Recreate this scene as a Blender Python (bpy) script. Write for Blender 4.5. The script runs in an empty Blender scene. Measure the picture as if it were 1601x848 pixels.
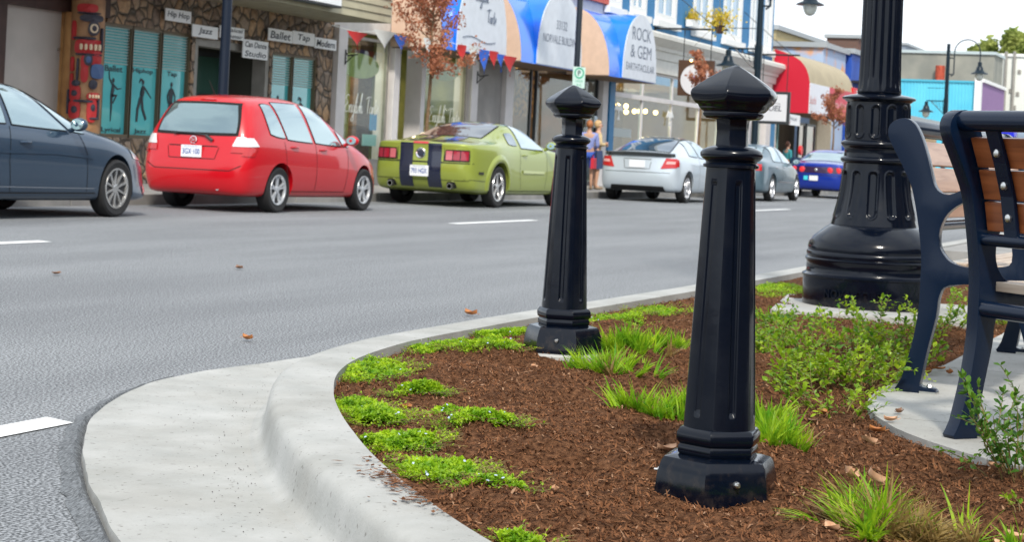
import bpy, bmesh, math, random
from mathutils import Vector, Matrix, noise
from mathutils.bvhtree import BVHTree

random.seed(7)
R = math.radians
SC = bpy.context.scene
COL = SC.collection

# ------------------------------------------------------------------ camera, sky, sun, exposure
CAM_Z = 0.97
FPX = 2900.0                      # focal length in photo pixels (photo 1601 wide)
TH = R(22)                        # street direction (+X) lies 22 degrees right of the view axis
ROLL = math.atan(0.049)
HY = 238.0                        # row of the horizon under the principal point
Fd = Vector((math.cos(TH), math.sin(TH), 0))
Hd = Vector((math.sin(TH), -math.cos(TH), 0))
Zd = Vector((0, 0, 1))
Rv = Hd * math.cos(ROLL) + Zd * math.sin(ROLL)
Uv = -Hd * math.sin(ROLL) + Zd * math.cos(ROLL)
cam_d = bpy.data.cameras.new('camera')
cam = bpy.data.objects.new('camera', cam_d)
COL.objects.link(cam)
mw = Matrix((Rv, Uv, -Fd)).transposed().to_4x4()
mw.translation = Vector((0, 0, CAM_Z))
cam.matrix_world = mw
cam_d.sensor_width = 36
cam_d.lens = FPX / 1601 * 36
cam_d.shift_y = -(424 - HY) / 1601
cam_d.clip_end = 2000
cam_d.clip_start = 0.1
cam_d.dof.use_dof = True
cam_d.dof.focus_distance = 5.2
cam_d.dof.aperture_fstop = 11
SC.camera = cam

SUN_EL, SUN_AZ = R(44), R(206)     # azimuth of the sun measured from +X towards +Y
sund = bpy.data.lights.new('sun', 'SUN')
sund.energy = 2.6
sund.angle = R(5)
sund.color = (1.0, .93, .82)
sun = bpy.data.objects.new('sun', sund)
COL.objects.link(sun)
sdir = Vector((math.cos(SUN_EL) * math.cos(SUN_AZ), math.cos(SUN_EL) * math.sin(SUN_AZ), math.sin(SUN_EL)))
sun.rotation_euler = (-sdir).to_track_quat('-Z', 'Y').to_euler()

W = bpy.data.worlds.new('World')
SC.world = W
W.use_nodes = True
nt = W.node_tree
nt.nodes.clear()
out = nt.nodes.new('ShaderNodeOutputWorld')
bg = nt.nodes.new('ShaderNodeBackground')
bg.inputs['Strength'].default_value = 0.135
sky = nt.nodes.new('ShaderNodeTexSky')
sky.sky_type = 'NISHITA'
sky.sun_disc = False
sky.sun_elevation = SUN_EL
sky.sun_rotation = R(90) - SUN_AZ
sky.dust_density = 2.0
tc = nt.nodes.new('ShaderNodeTexCoord')
nz = nt.nodes.new('ShaderNodeTexNoise')
nz.inputs['Scale'].default_value = 2.2
nz.inputs['Detail'].default_value = 6
mp = nt.nodes.new('ShaderNodeMapping')
mp.inputs['Scale'].default_value = (1, 1, 3)
cr = nt.nodes.new('ShaderNodeMapRange')
cr.inputs['From Min'].default_value = .38
cr.inputs['From Max'].default_value = .58
cr.inputs['To Min'].default_value = .55
cr.inputs['To Max'].default_value = .97
mix = nt.nodes.new('ShaderNodeMix')
mix.data_type = 'RGBA'
mix.inputs['B'].default_value = (7.0, 7.5, 8.0, 1)     # bright thin cloud
L_ = nt.links.new
L_(tc.outputs['Generated'], mp.inputs['Vector'])
L_(mp.outputs['Vector'], nz.inputs['Vector'])
L_(nz.outputs['Fac'], cr.inputs['Value'])
L_(cr.outputs['Result'], mix.inputs['Factor'])
L_(sky.outputs['Color'], mix.inputs['A'])
L_(mix.outputs['Result'], bg.inputs['Color'])
L_(bg.outputs['Background'], out.inputs['Surface'])

SC.view_settings.view_transform = 'Standard'
SC.view_settings.look = 'None'
SC.view_settings.gamma = 1
SC.view_settings.exposure = 0.54
SC.view_settings.use_curve_mapping = False
SC.render.engine = 'CYCLES'

# ------------------------------------------------------------------ pixel -> point on a real plane
def ray(px, py):
    a = (px - 800.5) / FPX
    b = -(py - HY) / FPX
    return Fd + Rv * a + Uv * b
def onz(px, py, z=0.0):
    d = ray(px, py)
    t = (z - CAM_Z) / d.z
    return Vector((d.x * t, d.y * t, z))
def ony(px, py, y):
    d = ray(px, py)
    t = y / d.y
    return Vector((d.x * t, y, CAM_Z + d.z * t))
def onx(px, py, x):
    d = ray(px, py)
    t = x / d.x
    return Vector((x, d.y * t, CAM_Z + d.z * t))
def lerp(a, b, t): return a + (b - a) * t
def interp(tab, x):
    if x <= tab[0][0]: return tab[0][1]
    for (a, u), (b, v) in zip(tab, tab[1:]):
        if x <= b: return u + (v - u) * (x - a) / (b - a)
    return tab[-1][1]
def sstep(a, b, x):
    t = min(1, max(0, (x - a) / (b - a)))
    return t * t * (3 - 2 * t)

# ------------------------------------------------------------------ materials
MATS = {}
def M(name, col=(.5, .5, .5), rough=.5, metal=0., var=0., scale=5., bump=0., bscale=None, coat=0., emis=None,
      es=1., spec=.5, col2=None, contrast=(.35, .65), detail=5, sss=0, trans=0, alpha=None, ior=1.45, bdist=.02):
    if name in MATS: return MATS[name]
    m = bpy.data.materials.new(name)
    m.use_nodes = True
    n = m.node_tree
    b = n.nodes['Principled BSDF']
    b.inputs['Base Color'].default_value = (*col, 1)
    b.inputs['Roughness'].default_value = rough
    b.inputs['Metallic'].default_value = metal
    b.inputs['Coat Weight'].default_value = coat
    b.inputs['Coat Roughness'].default_value = .04
    b.inputs['Specular IOR Level'].default_value = spec
    b.inputs['IOR'].default_value = ior
    b.inputs['Transmission Weight'].default_value = trans
    if emis:
        b.inputs['Emission Color'].default_value = (*emis, 1)
        b.inputs['Emission Strength'].default_value = es
    if var or bump or col2:
        t = n.nodes.new('ShaderNodeTexCoord')
        z = n.nodes.new('ShaderNodeTexNoise')
        z.inputs['Scale'].default_value = scale
        z.inputs['Detail'].default_value = detail
        n.links.new(t.outputs['Object'], z.inputs['Vector'])
        if var or col2:
            c = n.nodes.new('ShaderNodeValToRGB')
            c2 = col2 or tuple(min(1, v * (1 + var)) for v in col)
            c1 = col if col2 else tuple(v * (1 - var) for v in col)
            c.color_ramp.elements[0].color = (*c1, 1)
            c.color_ramp.elements[1].color = (*c2, 1)
            c.color_ramp.elements[0].position = contrast[0]
            c.color_ramp.elements[1].position = contrast[1]
            n.links.new(z.outputs['Fac'], c.inputs['Fac'])
            n.links.new(c.outputs['Color'], b.inputs['Base Color'])
        if bump:
            z2 = n.nodes.new('ShaderNodeTexNoise')
            z2.inputs['Scale'].default_value = bscale or scale * 3
            z2.inputs['Detail'].default_value = 6
            n.links.new(t.outputs['Object'], z2.inputs['Vector'])
            u = n.nodes.new('ShaderNodeBump')
            u.inputs['Strength'].default_value = bump
            u.inputs['Distance'].default_value = bdist
            n.links.new(z2.outputs['Fac'], u.inputs['Height'])
            n.links.new(u.outputs['Normal'], b.inputs['Normal'])
    MATS[name] = m
    return m

def leafmat(name, col, col2, rough=.45, scale=9, trans=.35):
    """foliage: noise between two greens plus a share of translucent light"""
    if name in MATS: return MATS[name]
    m = M(name, col, rough, col2=col2, scale=scale, contrast=(.3, .7), spec=.3)
    n = m.node_tree
    b = n.nodes['Principled BSDF']
    o = n.nodes['Material Output']
    tr = n.nodes.new('ShaderNodeBsdfTranslucent')
    ms = n.nodes.new('ShaderNodeMixShader')
    ms.inputs[0].default_value = trans
    src = b.inputs['Base Color'].links[0].from_socket
    g = n.nodes.new('ShaderNodeHueSaturation')
    g.inputs['Value'].default_value = 1.6
    n.links.new(src, g.inputs['Color'])
    n.links.new(g.outputs['Color'], tr.inputs['Color'])
    n.links.new(b.outputs[0], ms.inputs[1])
    n.links.new(tr.outputs[0], ms.inputs[2])
    n.links.new(ms.outputs[0], o.inputs['Surface'])
    return m

def glassmat(name, tint=(.8, .9, .9), refl=.5):
    """a shop window pane: see-through, mirror-like at a slant"""
    if name in MATS: return MATS[name]
    m = bpy.data.materials.new(name)
    m.use_nodes = True
    n = m.node_tree
    n.nodes.remove(n.nodes['Principled BSDF'])
    o = n.nodes['Material Output']
    t = n.nodes.new('ShaderNodeBsdfTransparent')
    t.inputs['Color'].default_value = (*tint, 1)
    g = n.nodes.new('ShaderNodeBsdfGlossy')
    g.inputs['Roughness'].default_value = .03
    lw = n.nodes.new('ShaderNodeLayerWeight')
    pw = n.nodes.new('ShaderNodeMath'); pw.operation = 'POWER'; pw.inputs[1].default_value = 4
    n.links.new(lw.outputs['Facing'], pw.inputs[0])
    f = n.nodes.new('ShaderNodeMath'); f.operation = 'MULTIPLY_ADD'; f.inputs[1].default_value = refl; f.inputs[2].default_value = .03
    n.links.new(pw.outputs[0], f.inputs[0])
    s = n.nodes.new('ShaderNodeMixShader')
    n.links.new(f.outputs[0], s.inputs[0])
    n.links.new(t.outputs[0], s.inputs[1])
    n.links.new(g.outputs[0], s.inputs[2])
    n.links.new(s.outputs[0], o.inputs['Surface'])
    MATS[name] = m
    return m

def stonemat(name, scale, cols, mortar, bump=.8, stretch=(1, 1, 1), brick=False):
    if name in MATS: return MATS[name]
    m = bpy.data.materials.new(name)
    m.use_nodes = True
    n = m.node_tree
    b = n.nodes['Principled BSDF']
    b.inputs['Roughness'].default_value = .8
    t = n.nodes.new('ShaderNodeTexCoord')
    mp = n.nodes.new('ShaderNodeMapping')
    mp.inputs['Scale'].default_value = stretch
    n.links.new(t.outputs['Object'], mp.inputs['Vector'])
    if brick:
        mp.inputs['Rotation'].default_value = (R(90), 0, 0) if brick == 'y' else (R(90), 0, R(90))
        v = n.nodes.new('ShaderNodeTexBrick')
        v.inputs['Scale'].default_value = scale
        v.inputs['Color1'].default_value = (*cols[0], 1)
        v.inputs['Color2'].default_value = (*cols[1], 1)
        v.inputs['Mortar'].default_value = (*mortar, 1)
        v.inputs['Mortar Size'].default_value = .015
        n.links.new(mp.outputs['Vector'], v.inputs['Vector'])
        n.links.new(v.outputs['Color'], b.inputs['Base Color'])
        h = v.outputs['Fac']
        inv = n.nodes.new('ShaderNodeMath'); inv.operation = 'SUBTRACT'; inv.inputs[0].default_value = 1
        n.links.new(h, inv.inputs[1]); h = inv.outputs[0]
    else:
        v = n.nodes.new('ShaderNodeTexVoronoi'); v.inputs['Scale'].default_value = scale
        e = n.nodes.new('ShaderNodeTexVoronoi'); e.feature = 'DISTANCE_TO_EDGE'; e.inputs['Scale'].default_value = scale
        dz = n.nodes.new('ShaderNodeTexNoise'); dz.inputs['Scale'].default_value = 2.5
        n.links.new(mp.outputs['Vector'], dz.inputs['Vector'])
        va = n.nodes.new('ShaderNodeMix'); va.data_type = 'RGBA'; va.blend_type = 'LINEAR_LIGHT'; va.inputs['Factor'].default_value = .12
        n.links.new(mp.outputs['Vector'], va.inputs['A']); n.links.new(dz.outputs['Color'], va.inputs['B'])
        for q in (v, e): n.links.new(va.outputs['Result'], q.inputs['Vector'])
        sp = n.nodes.new('ShaderNodeSeparateColor')
        n.links.new(v.outputs['Color'], sp.inputs[0])
        r = n.nodes.new('ShaderNodeValToRGB')
        els = r.color_ramp.elements
        for i, c in enumerate(cols):
            p = i / max(1, len(cols) - 1)
            if i < 2: el = els[i]; el.position = p
            else: el = els.new(p * .999)
            el.color = (*c, 1)
        k = sorted(range(len(cols)))
        for i, c in enumerate(cols):
            els[i].position = i / (len(cols) - 1); els[i].color = (*c, 1)
        n.links.new(sp.outputs[0], r.inputs['Fac'])
        mr = n.nodes.new('ShaderNodeMapRange')
        mr.inputs['From Min'].default_value = .02; mr.inputs['From Max'].default_value = .10
        n.links.new(e.outputs['Distance'], mr.inputs['Value'])
        mx = n.nodes.new('ShaderNodeMix'); mx.data_type = 'RGBA'
        mx.inputs['A'].default_value = (*mortar, 1)
        n.links.new(mr.outputs['Result'], mx.inputs['Factor'])
        n.links.new(r.outputs['Color'], mx.inputs['B'])
        n.links.new(mx.outputs['Result'], b.inputs['Base Color'])
        pw = n.nodes.new('ShaderNodeMath'); pw.operation = 'POWER'; pw.inputs[1].default_value = .5
        n.links.new(e.outputs['Distance'], pw.inputs[0]); h = pw.outputs[0]
        zz = n.nodes.new('ShaderNodeTexNoise'); zz.inputs['Scale'].default_value = 14; zz.inputs['Detail'].default_value = 6
        n.links.new(t.outputs['Object'], zz.inputs['Vector'])
        hm = n.nodes.new('ShaderNodeMix'); hm.data_type = 'RGBA'; hm.blend_type = 'OVERLAY'; hm.inputs['Factor'].default_value = .7
        n.links.new(r.outputs['Color'], hm.inputs['A']); n.links.new(zz.outputs['Fac'], hm.inputs['B']); n.links.new(hm.outputs['Result'], mx.inputs['B'])
    u = n.nodes.new('ShaderNodeBump')
    u.inputs['Strength'].default_value = bump
    u.inputs['Distance'].default_value = .12
    n.links.new(h, u.inputs['Height'])
    n.links.new(u.outputs['Normal'], b.inputs['Normal'])
    MATS[name] = m
    return m

# ------------------------------------------------------------------ mesh helpers
class MB:
    def __init__(self): self.v = []; self.f = []; self.mi = []; self.cur = 0
    def add(self, vs, fs):
        o = len(self.v)
        self.v += [tuple(p) for p in vs]
        self.f += [tuple(o + i for i in f) for f in fs]
        self.mi += [self.cur] * len(fs)
        return self
    def box(self, a, b):
        x0, y0, z0 = a; x1, y1, z1 = b
        if x0 > x1: x0, x1 = x1, x0
        if y0 > y1: y0, y1 = y1, y0
        if z0 > z1: z0, z1 = z1, z0
        self.add([(x0, y0, z0), (x1, y0, z0), (x1, y1, z0), (x0, y1, z0), (x0, y0, z1), (x1, y0, z1), (x1, y1, z1), (x0, y1, z1)],
                 [(0, 3, 2, 1), (4, 5, 6, 7), (0, 1, 5, 4), (1, 2, 6, 5), (2, 3, 7, 6), (3, 0, 4, 7)])
        return self
    def grid(self, rows):
        n = len(rows[0]); fs = []
        for i in range(len(rows) - 1):
            for j in range(n - 1):
                fs.append((i * n + j, i * n + j + 1, (i + 1) * n + j + 1, (i + 1) * n + j))
        return self.add([p for r in rows for p in r], fs)
    def tube(self, pts, rad, n=8, cap=True):
        pts = [Vector(p) for p in pts]
        if not hasattr(rad, '__len__'): rad = [rad] * len(pts)
        up = None; rings = []
        for i, p in enumerate(pts):
            d = (pts[min(i + 1, len(pts) - 1)] - pts[max(i - 1, 0)])
            d = d.normalized() if d.length > 1e-9 else Vector((0, 0, 1))
            if up is None: up = Vector((0, 0, 1)) if abs(d.z) < .9 else Vector((1, 0, 0))
            a = d.cross(up)
            if a.length < 1e-5: a = d.cross(Vector((0, 1, 0)))
            a.normalize(); up = a.cross(d).normalized()
            rings.append([p + (a * math.cos(t) + up * math.sin(t)) * rad[i] for t in [2 * math.pi * k / n for k in range(n)]])
        fs = []
        for i in range(len(pts) - 1):
            for k in range(n):
                fs.append((i * n + k, i * n + (k + 1) % n, (i + 1) * n + (k + 1) % n, (i + 1) * n + k))
        if cap:
            fs.append(tuple(range(n))[::-1]); fs.append(tuple((len(pts) - 1) * n + k for k in range(n)))
        return self.add([p for r in rings for p in r], fs)
    def lathe(self, prof, n=32, c=(0, 0, 0), axis='z', fn=None, cap=True):
        vs = []
        for r, z in prof:
            for k in range(n):
                t = 2 * math.pi * k / n
                rr = fn(r, z, t) if fn else r
                a, b = rr * math.cos(t), rr * math.sin(t)
                p = (a, b, z) if axis == 'z' else ((a, z, b) if axis == 'y' else (z, a, b))
                vs.append((p[0] + c[0], p[1] + c[1], p[2] + c[2]))
        fs = []
        for i in range(len(prof) - 1):
            for k in range(n):
                fs.append((i * n + k, i * n + (k + 1) % n, (i + 1) * n + (k + 1) % n, (i + 1) * n + k))
        if cap:
            fs.append(tuple(range(n))[::-1]); fs.append(tuple((len(prof) - 1) * n + k for k in range(n)))
        return self.add(vs, fs)
    def prism(self, poly, a, b, axis='y'):
        """poly: outline in the two other axes; a, b: extent along axis"""
        n = len(poly)
        def p3(p, t):
            return (p[0], t, p[1]) if axis == 'y' else ((t, p[0], p[1]) if axis == 'x' else (p[0], p[1], t))
        self.add([p3(p, a) for p in poly] + [p3(p, b) for p in poly],
                 [tuple(range(n)), tuple(range(2 * n - 1, n - 1, -1))] + [(i, i + n, (i + 1) % n + n, (i + 1) % n) for i in range(n)])
        return self
    def ball(self, c, r, n=12, m=8, sc=(1, 1, 1)):
        vs = []; fs = []
        for i in range(m + 1):
            ph = math.pi * i / m
            for k in range(n):
                t = 2 * math.pi * k / n
                vs.append((c[0] + r * sc[0] * math.sin(ph) * math.cos(t), c[1] + r * sc[1] * math.sin(ph) * math.sin(t), c[2] + r * sc[2] * math.cos(ph)))
        for i in range(m):
            for k in range(n):
                fs.append((i * n + k, (i + 1) * n + k, (i + 1) * n + (k + 1) % n, i * n + (k + 1) % n))
        return self.add(vs, fs)
    def shift(self, d):
        self.v = [(a + d[0], b + d[1], c + d[2]) for a, b, c in self.v]; return self
    def xform(self, mat):
        self.v = [tuple(mat @ Vector(p)) for p in self.v]; return self

def tag(o, label=None, cat=None, group=None, kind=None):
    if label: o['label'] = label
    if cat: o['category'] = cat
    if group: o['group'] = group
    if kind: o['kind'] = kind
    return o
def thing(name, label, cat, loc=(0, 0, 0), rotz=0, group=None):
    o = bpy.data.objects.new(name, None)
    o.empty_display_size = .1
    COL.objects.link(o)
    o.location = loc
    o.rotation_euler = (0, 0, rotz)
    return tag(o, label, cat, group)
def obj(name, mb, mats, parent=None, smooth=False, world=False, recalc=True, bevel=0, label=None, cat=None, group=None, kind=None, ang=40):
    me = bpy.data.meshes.new(name)
    vs = mb.v
    if world and parent is not None:
        l = Vector((0, 0, 0)); q = parent
        while q is not None: l = l + q.location; q = q.parent
        vs = [(a - l[0], b - l[1], c - l[2]) for a, b, c in vs]
    me.from_pydata(vs, [], mb.f)
    if not isinstance(mats, (list, tuple)): mats = [mats]
    for m in mats: me.materials.append(m)
    if any(mb.mi): me.polygons.foreach_set('material_index', mb.mi)
    if recalc or smooth or bevel:
        bm = bmesh.new(); bm.from_mesh(me)
        if bevel:
            bmesh.ops.remove_doubles(bm, verts=bm.verts, dist=1e-5)
        if recalc: bmesh.ops.recalc_face_normals(bm, faces=bm.faces)
        if bevel:
            es = [e for e in bm.edges if len(e.link_faces) == 2 and e.calc_face_angle(0) > R(30)]
            bmesh.ops.bevel(bm, geom=es, offset=bevel, segments=2, profile=.6, affect='EDGES', clamp_overlap=True)
        if smooth:
            for f in bm.faces: f.smooth = True
            for e in bm.edges:
                if len(e.link_faces) == 2 and e.calc_face_angle(0) > R(ang): e.smooth = False
        bm.to_mesh(me); bm.free()
    o = bpy.data.objects.new(name, me)
    COL.objects.link(o)
    if parent is not None: o.parent = parent
    return tag(o, label, cat, group, kind)
def copy_tree(o, parent=None):
    c = o.copy(); COL.objects.link(c)
    if parent is not None: c.parent = parent
    for ch in list(o.children): copy_tree(ch, c)
    return c

_fc = {}
def text_mesh(s, size=1.0, extrude=.002, shear=0., offset=0., sp=1.0):
    key = (s, shear, offset, sp)
    if key not in _fc:
        cu = bpy.data.curves.new('t', 'FONT')
        cu.body = s; cu.size = 1; cu.align_x = 'CENTER'; cu.align_y = 'CENTER'
        cu.shear = shear; cu.resolution_u = 3; cu.offset = offset; cu.space_character = sp
        ob = bpy.data.objects.new('t', cu)
        COL.objects.link(ob)
        dg = bpy.context.evaluated_depsgraph_get()
        me = bpy.data.meshes.new_from_object(ob.evaluated_get(dg))
        _fc[key] = ([tuple(v.co) for v in me.vertices], [tuple(p.vertices) for p in me.polygons])
        bpy.data.objects.remove(ob); bpy.data.curves.remove(cu); bpy.data.meshes.remove(me)
    return _fc[key]
def text(mb, s, c, w=None, h=None, face='-y', shear=0., offset=0., sp=1.0, lean=0.):
    """flat lettering centred at c; fitted to width w and/or cap height h; lean tilts the baseline"""
    vs, fs = text_mesh(s, shear=shear, offset=offset, sp=sp)
    xs = [v[0] for v in vs]; ys = [v[1] for v in vs]
    cx, cy = (min(xs) + max(xs)) / 2, (min(ys) + max(ys)) / 2
    ww, hh = max(xs) - min(xs), max(ys) - min(ys)
    sx = w / ww if w else h / hh
    sy = h / hh if h else w / ww
    o = []
    for x, y, z in vs:
        a, b = (x - cx) * sx, (y - cy) * sy + lean * (x - cx) * sx
        if face == '-y': o.append((c[0] + a, c[1], c[2] + b))
        elif face == '-x': o.append((c[0], c[1] - a, c[2] + b))
        elif face == '+y': o.append((c[0] - a, c[1], c[2] + b))
    return mb.add(o, fs)

# ------------------------------------------------------------------ common materials
black_paint = M('black_gloss_paint', (.0014, .0032, .0085), .12, spec=.36, bump=.012, bscale=30)
def dusty(m, dust=(.06, .045, .035), top=.16):
    """dull dust and mulch splash low down on cast iron, worn roughness elsewhere"""
    n = m.node_tree; b = n.nodes['Principled BSDF']
    t = n.nodes.new('ShaderNodeTexCoord'); sp = n.nodes.new('ShaderNodeSeparateXYZ'); n.links.new(t.outputs['Object'], sp.inputs[0])
    mr = n.nodes.new('ShaderNodeMapRange'); mr.inputs['From Min'].default_value = top; mr.inputs['From Max'].default_value = 0; mr.inputs['To Max'].default_value = .30
    n.links.new(sp.outputs['Z'], mr.inputs['Value'])
    z = n.nodes.new('ShaderNodeTexNoise'); z.inputs['Scale'].default_value = 38; z.inputs['Detail'].default_value = 8
    n.links.new(t.outputs['Object'], z.inputs['Vector'])
    ad = n.nodes.new('ShaderNodeMath'); ad.operation = 'ADD'; n.links.new(mr.outputs[0], ad.inputs[0]); n.links.new(z.outputs['Fac'], ad.inputs[1])
    r = n.nodes.new('ShaderNodeMapRange'); r.inputs['From Min'].default_value = .70; r.inputs['From Max'].default_value = 1.0; r.inputs['To Max'].default_value = .35
    n.links.new(ad.outputs[0], r.inputs['Value'])
    mx = n.nodes.new('ShaderNodeMix'); mx.data_type = 'RGBA'; mx.inputs['A'].default_value = b.inputs['Base Color'].default_value; mx.inputs['B'].default_value = (*dust, 1)
    n.links.new(r.outputs[0], mx.inputs['Factor']); n.links.new(mx.outputs['Result'], b.inputs['Base Color'])
    z2 = n.nodes.new('ShaderNodeTexNoise'); z2.inputs['Scale'].default_value = 9; z2.inputs['Detail'].default_value = 6; n.links.new(t.outputs['Object'], z2.inputs['Vector'])
    rr = n.nodes.new('ShaderNodeMapRange'); rr.inputs['From Min'].default_value = .35; rr.inputs['From Max'].default_value = .7; rr.inputs['To Min'].default_value = .07; rr.inputs['To Max'].default_value = .24
    n.links.new(z2.outputs['Fac'], rr.inputs['Value']); n.links.new(rr.outputs[0], b.inputs['Roughness'])
dusty(black_paint)
dark_metal = M('dark_metal', (.02, .022, .025), .4, bump=.05, bscale=40)
steel = M('bolt_steel', (.6, .6, .58), .3, 1)
chrome = M('chrome', (.7, .7, .72), .12, 1)
alloy = M('alloy_rim', (.62, .63, .66), .25, .8)
rubber = M('tyre_rubber', (.015, .015, .016), .75, bump=.1, bscale=80)
wellblack = M('underbody_black', (.01, .01, .011), .9)
carglass = M('car_glass', (.38, .50, .52), .03, .75, spec=.9, coat=1.0)
carglass_dark = M('car_glass_dark', (.015, .02, .022), .04, .0, spec=.8, coat=1.0)
lens_red = M('lens_red', (.45, .01, .012), .15, coat=1)
lens_white = M('lens_white', (.75, .75, .75), .12, coat=1, metal=.3)
white_paint = M('white_paint', (.78, .78, .76), .5, var=.05, scale=3)
plate_white = M('plate_white', (.75, .77, .8), .4)
plate_blue = M('plate_blue', (.03, .08, .3), .4)
ink = M('sign_ink', (.02, .03, .05), .6)
# ================================================================== THE SETTING
# asphalt: fine speckle, patches, darker coarse rim nothing but its own noise
def asphalt():
    m = M('asphalt', (.1, .105, .115), .85)
    n = m.node_tree; b = n.nodes['Principled BSDF']
    t = n.nodes.new('ShaderNodeTexCoord')
    z1 = n.nodes.new('ShaderNodeTexNoise'); z1.inputs['Scale'].default_value = 100; z1.inputs['Detail'].default_value = 2
    z2 = n.nodes.new('ShaderNodeTexNoise'); z2.inputs['Scale'].default_value = .7; z2.inputs['Detail'].default_value = 5
    vo = n.nodes.new('ShaderNodeTexVoronoi'); vo.inputs['Scale'].default_value = 170
    mp = n.nodes.new('ShaderNodeMapping'); mp.inputs['Scale'].default_value = (.25, 1.6, 1)
    n.links.new(t.outputs['Object'], mp.inputs['Vector'])
    n.links.new(mp.outputs['Vector'], z2.inputs['Vector'])
    for q in (z1, vo): n.links.new(t.outputs['Object'], q.inputs['Vector'])
    r1 = n.nodes.new('ShaderNodeValToRGB')
    r1.color_ramp.elements[0].color = (.052, .056, .060, 1); r1.color_ramp.elements[0].position = .40
    r1.color_ramp.elements[1].color = (.32, .335, .35, 1); r1.color_ramp.elements[1].position = .62
    r2 = n.nodes.new('ShaderNodeValToRGB')
    r2.color_ramp.elements[0].color = (.86, .86, .87, 1); r2.color_ramp.elements[0].position = .35
    r2.color_ramp.elements[1].color = (1.12, 1.12, 1.12, 1); r2.color_ramp.elements[1].position = .65
    mx = n.nodes.new('ShaderNodeMix'); mx.data_type = 'RGBA'; mx.blend_type = 'MULTIPLY'; mx.inputs['Factor'].default_value = 1
    n.links.new(z1.outputs['Fac'], r1.inputs['Fac']); n.links.new(z2.outputs['Fac'], r2.inputs['Fac'])
    n.links.new(r1.outputs['Color'], mx.inputs['A']); n.links.new(r2.outputs['Color'], mx.inputs['B'])
    n.links.new(mx.outputs['Result'], b.inputs['Base Color'])
    u = n.nodes.new('ShaderNodeBump'); u.inputs['Strength'].default_value = .2; u.inputs['Distance'].default_value = .002
    n.links.new(vo.outputs['Distance'], u.inputs['Height']); n.links.new(u.outputs['Normal'], b.inputs['Normal'])
    return m
asph = asphalt()
concrete = M('pale_concrete', (.33, .335, .32), .8, col2=(.42, .42, .405), scale=4.5, contrast=(.3, .7), bump=.5, bscale=110, detail=12, bdist=.003)
concrete_old = M('worn_concrete', (.19, .19, .185), .85, col2=(.30, .29, .275), scale=2.5, contrast=(.3, .7), bump=.3, bscale=40, detail=9, bdist=.006)
dirt = M('verge_soil', (.12, .1, .08), .95, var=.3, scale=1)

g = MB().add([(-400, -400, -.3), (700, -400, -.3), (700, 400, -.3), (-400, 400, -.3)], [(0, 1, 2, 3)])
obj('ground', g, dirt, kind='structure')
g = MB().box((-120, -14, -.28), (420, 14.15, 0))
obj('road', g, asph, kind='structure')

KY = 14.15            # far kerb face
g = MB()
x = -40.0
k = 0
while x < 200:
    g.box((x, KY, -.1), (x + 2.98, KY + .16, .15)); x += 3.0
obj('far_kerb', g, concrete_old, kind='structure', bevel=.012)
g = MB()
x = -40.0
while x < 260:
    g.box((x, KY + .165, -.1), (x + 1.49, 26, .142)); x += 1.5
obj('far_pavement', g, concrete_old, kind='structure')

# near kerb: swept profile along the outer edge of the bed
def crom(pts, n):
    P = [Vector((*p, 0)) for p in pts]; o = []
    for i in range(1, len(P) - 2):
        a, b, c, d = P[i - 1:i + 3]
        m = max(2, int((c - b).length / n))
        for k in range(m):
            t = k / m
            o.append(.5 * ((2 * b) + (c - a) * t + (2 * a - 5 * b + 4 * c - d) * t * t + (3 * b - a - 3 * c + d) * t ** 3))
    o.append(P[-2]); return o
OUT = crom([(.2, -2.6), (1.1, -1.2), (2.1, .05), (2.9, .98), (3.51, 1.60), (3.87, 1.92), (4.27, 2.25), (4.62, 2.51), (5.0, 2.76), (5.36, 2.97), (5.84, 3.20), (6.33, 3.36), (6.84, 3.45), (7.34, 3.49), (8.69, 3.5), (11, 3.46), (16, 3.44), (40, 3.44), (90, 3.44), (120, 3.44)], .06)
NRM = []
for i, p in enumerate(OUT):
    d = (OUT[min(i + 1, len(OUT) - 1)] - OUT[max(i - 1, 0)]).normalized()
    NRM.append(Vector((-d.y, d.x, 0)))       # towards the road
KW = .25
def kerb_w(x): return interp([(3, .155), (4.0, .165), (4.6, .19), (5.4, .2), (7.2, .2), (20, .2)], x)
prof = [(.09, -.02), (.065, .020), (.045, .025), (.032, .036), (.025, .052), (.020, .08), (.015, .108), (.010, .128), (.002, .143), (-.012, .1515), (-.028, .155), (-.07, .1565), (-.11, .157), (-1.0, .155), (-1.0, -.02)]
rows = []
for p, nn in zip(OUT, NRM):
    r = []
    w = kerb_w(p.x)
    wob = noise.noise(p * 1.7) * .0015
    for d, z in prof:
        if d == -1.0: d = -w
        q = p + nn * (d + wob)
        r.append((q.x, q.y, z + (wob if z > .1 else 0)))
    rows.append(r)
def with_joints(rows, at, dz=.009):
    o = []
    for i, r in enumerate(rows):
        o.append(r)
        if any(abs(i - j) < .5 for j in at) and i + 1 < len(rows):
            q = rows[i + 1]
            for t_, d_ in ((.44, 0), (.47, dz), (.53, dz), (.56, 0)):
                o.append([(lerp(a[0], b[0], t_), lerp(a[1], b[1], t_), lerp(a[2], b[2], t_) - d_) for a, b in zip(r, q)])
    return o
JT = []
for jx_ in (2.0, 3.05, 7.18, 9.2, 11.3, 13.4, 15.5, 17.6, 20):
    JT.append(min(range(len(OUT)), key=lambda i: abs(OUT[i].x - jx_)))
rows = with_joints(rows, JT)
obj('near_kerb', MB().grid(rows), concrete, kind='structure', smooth=True, ang=60)
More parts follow.
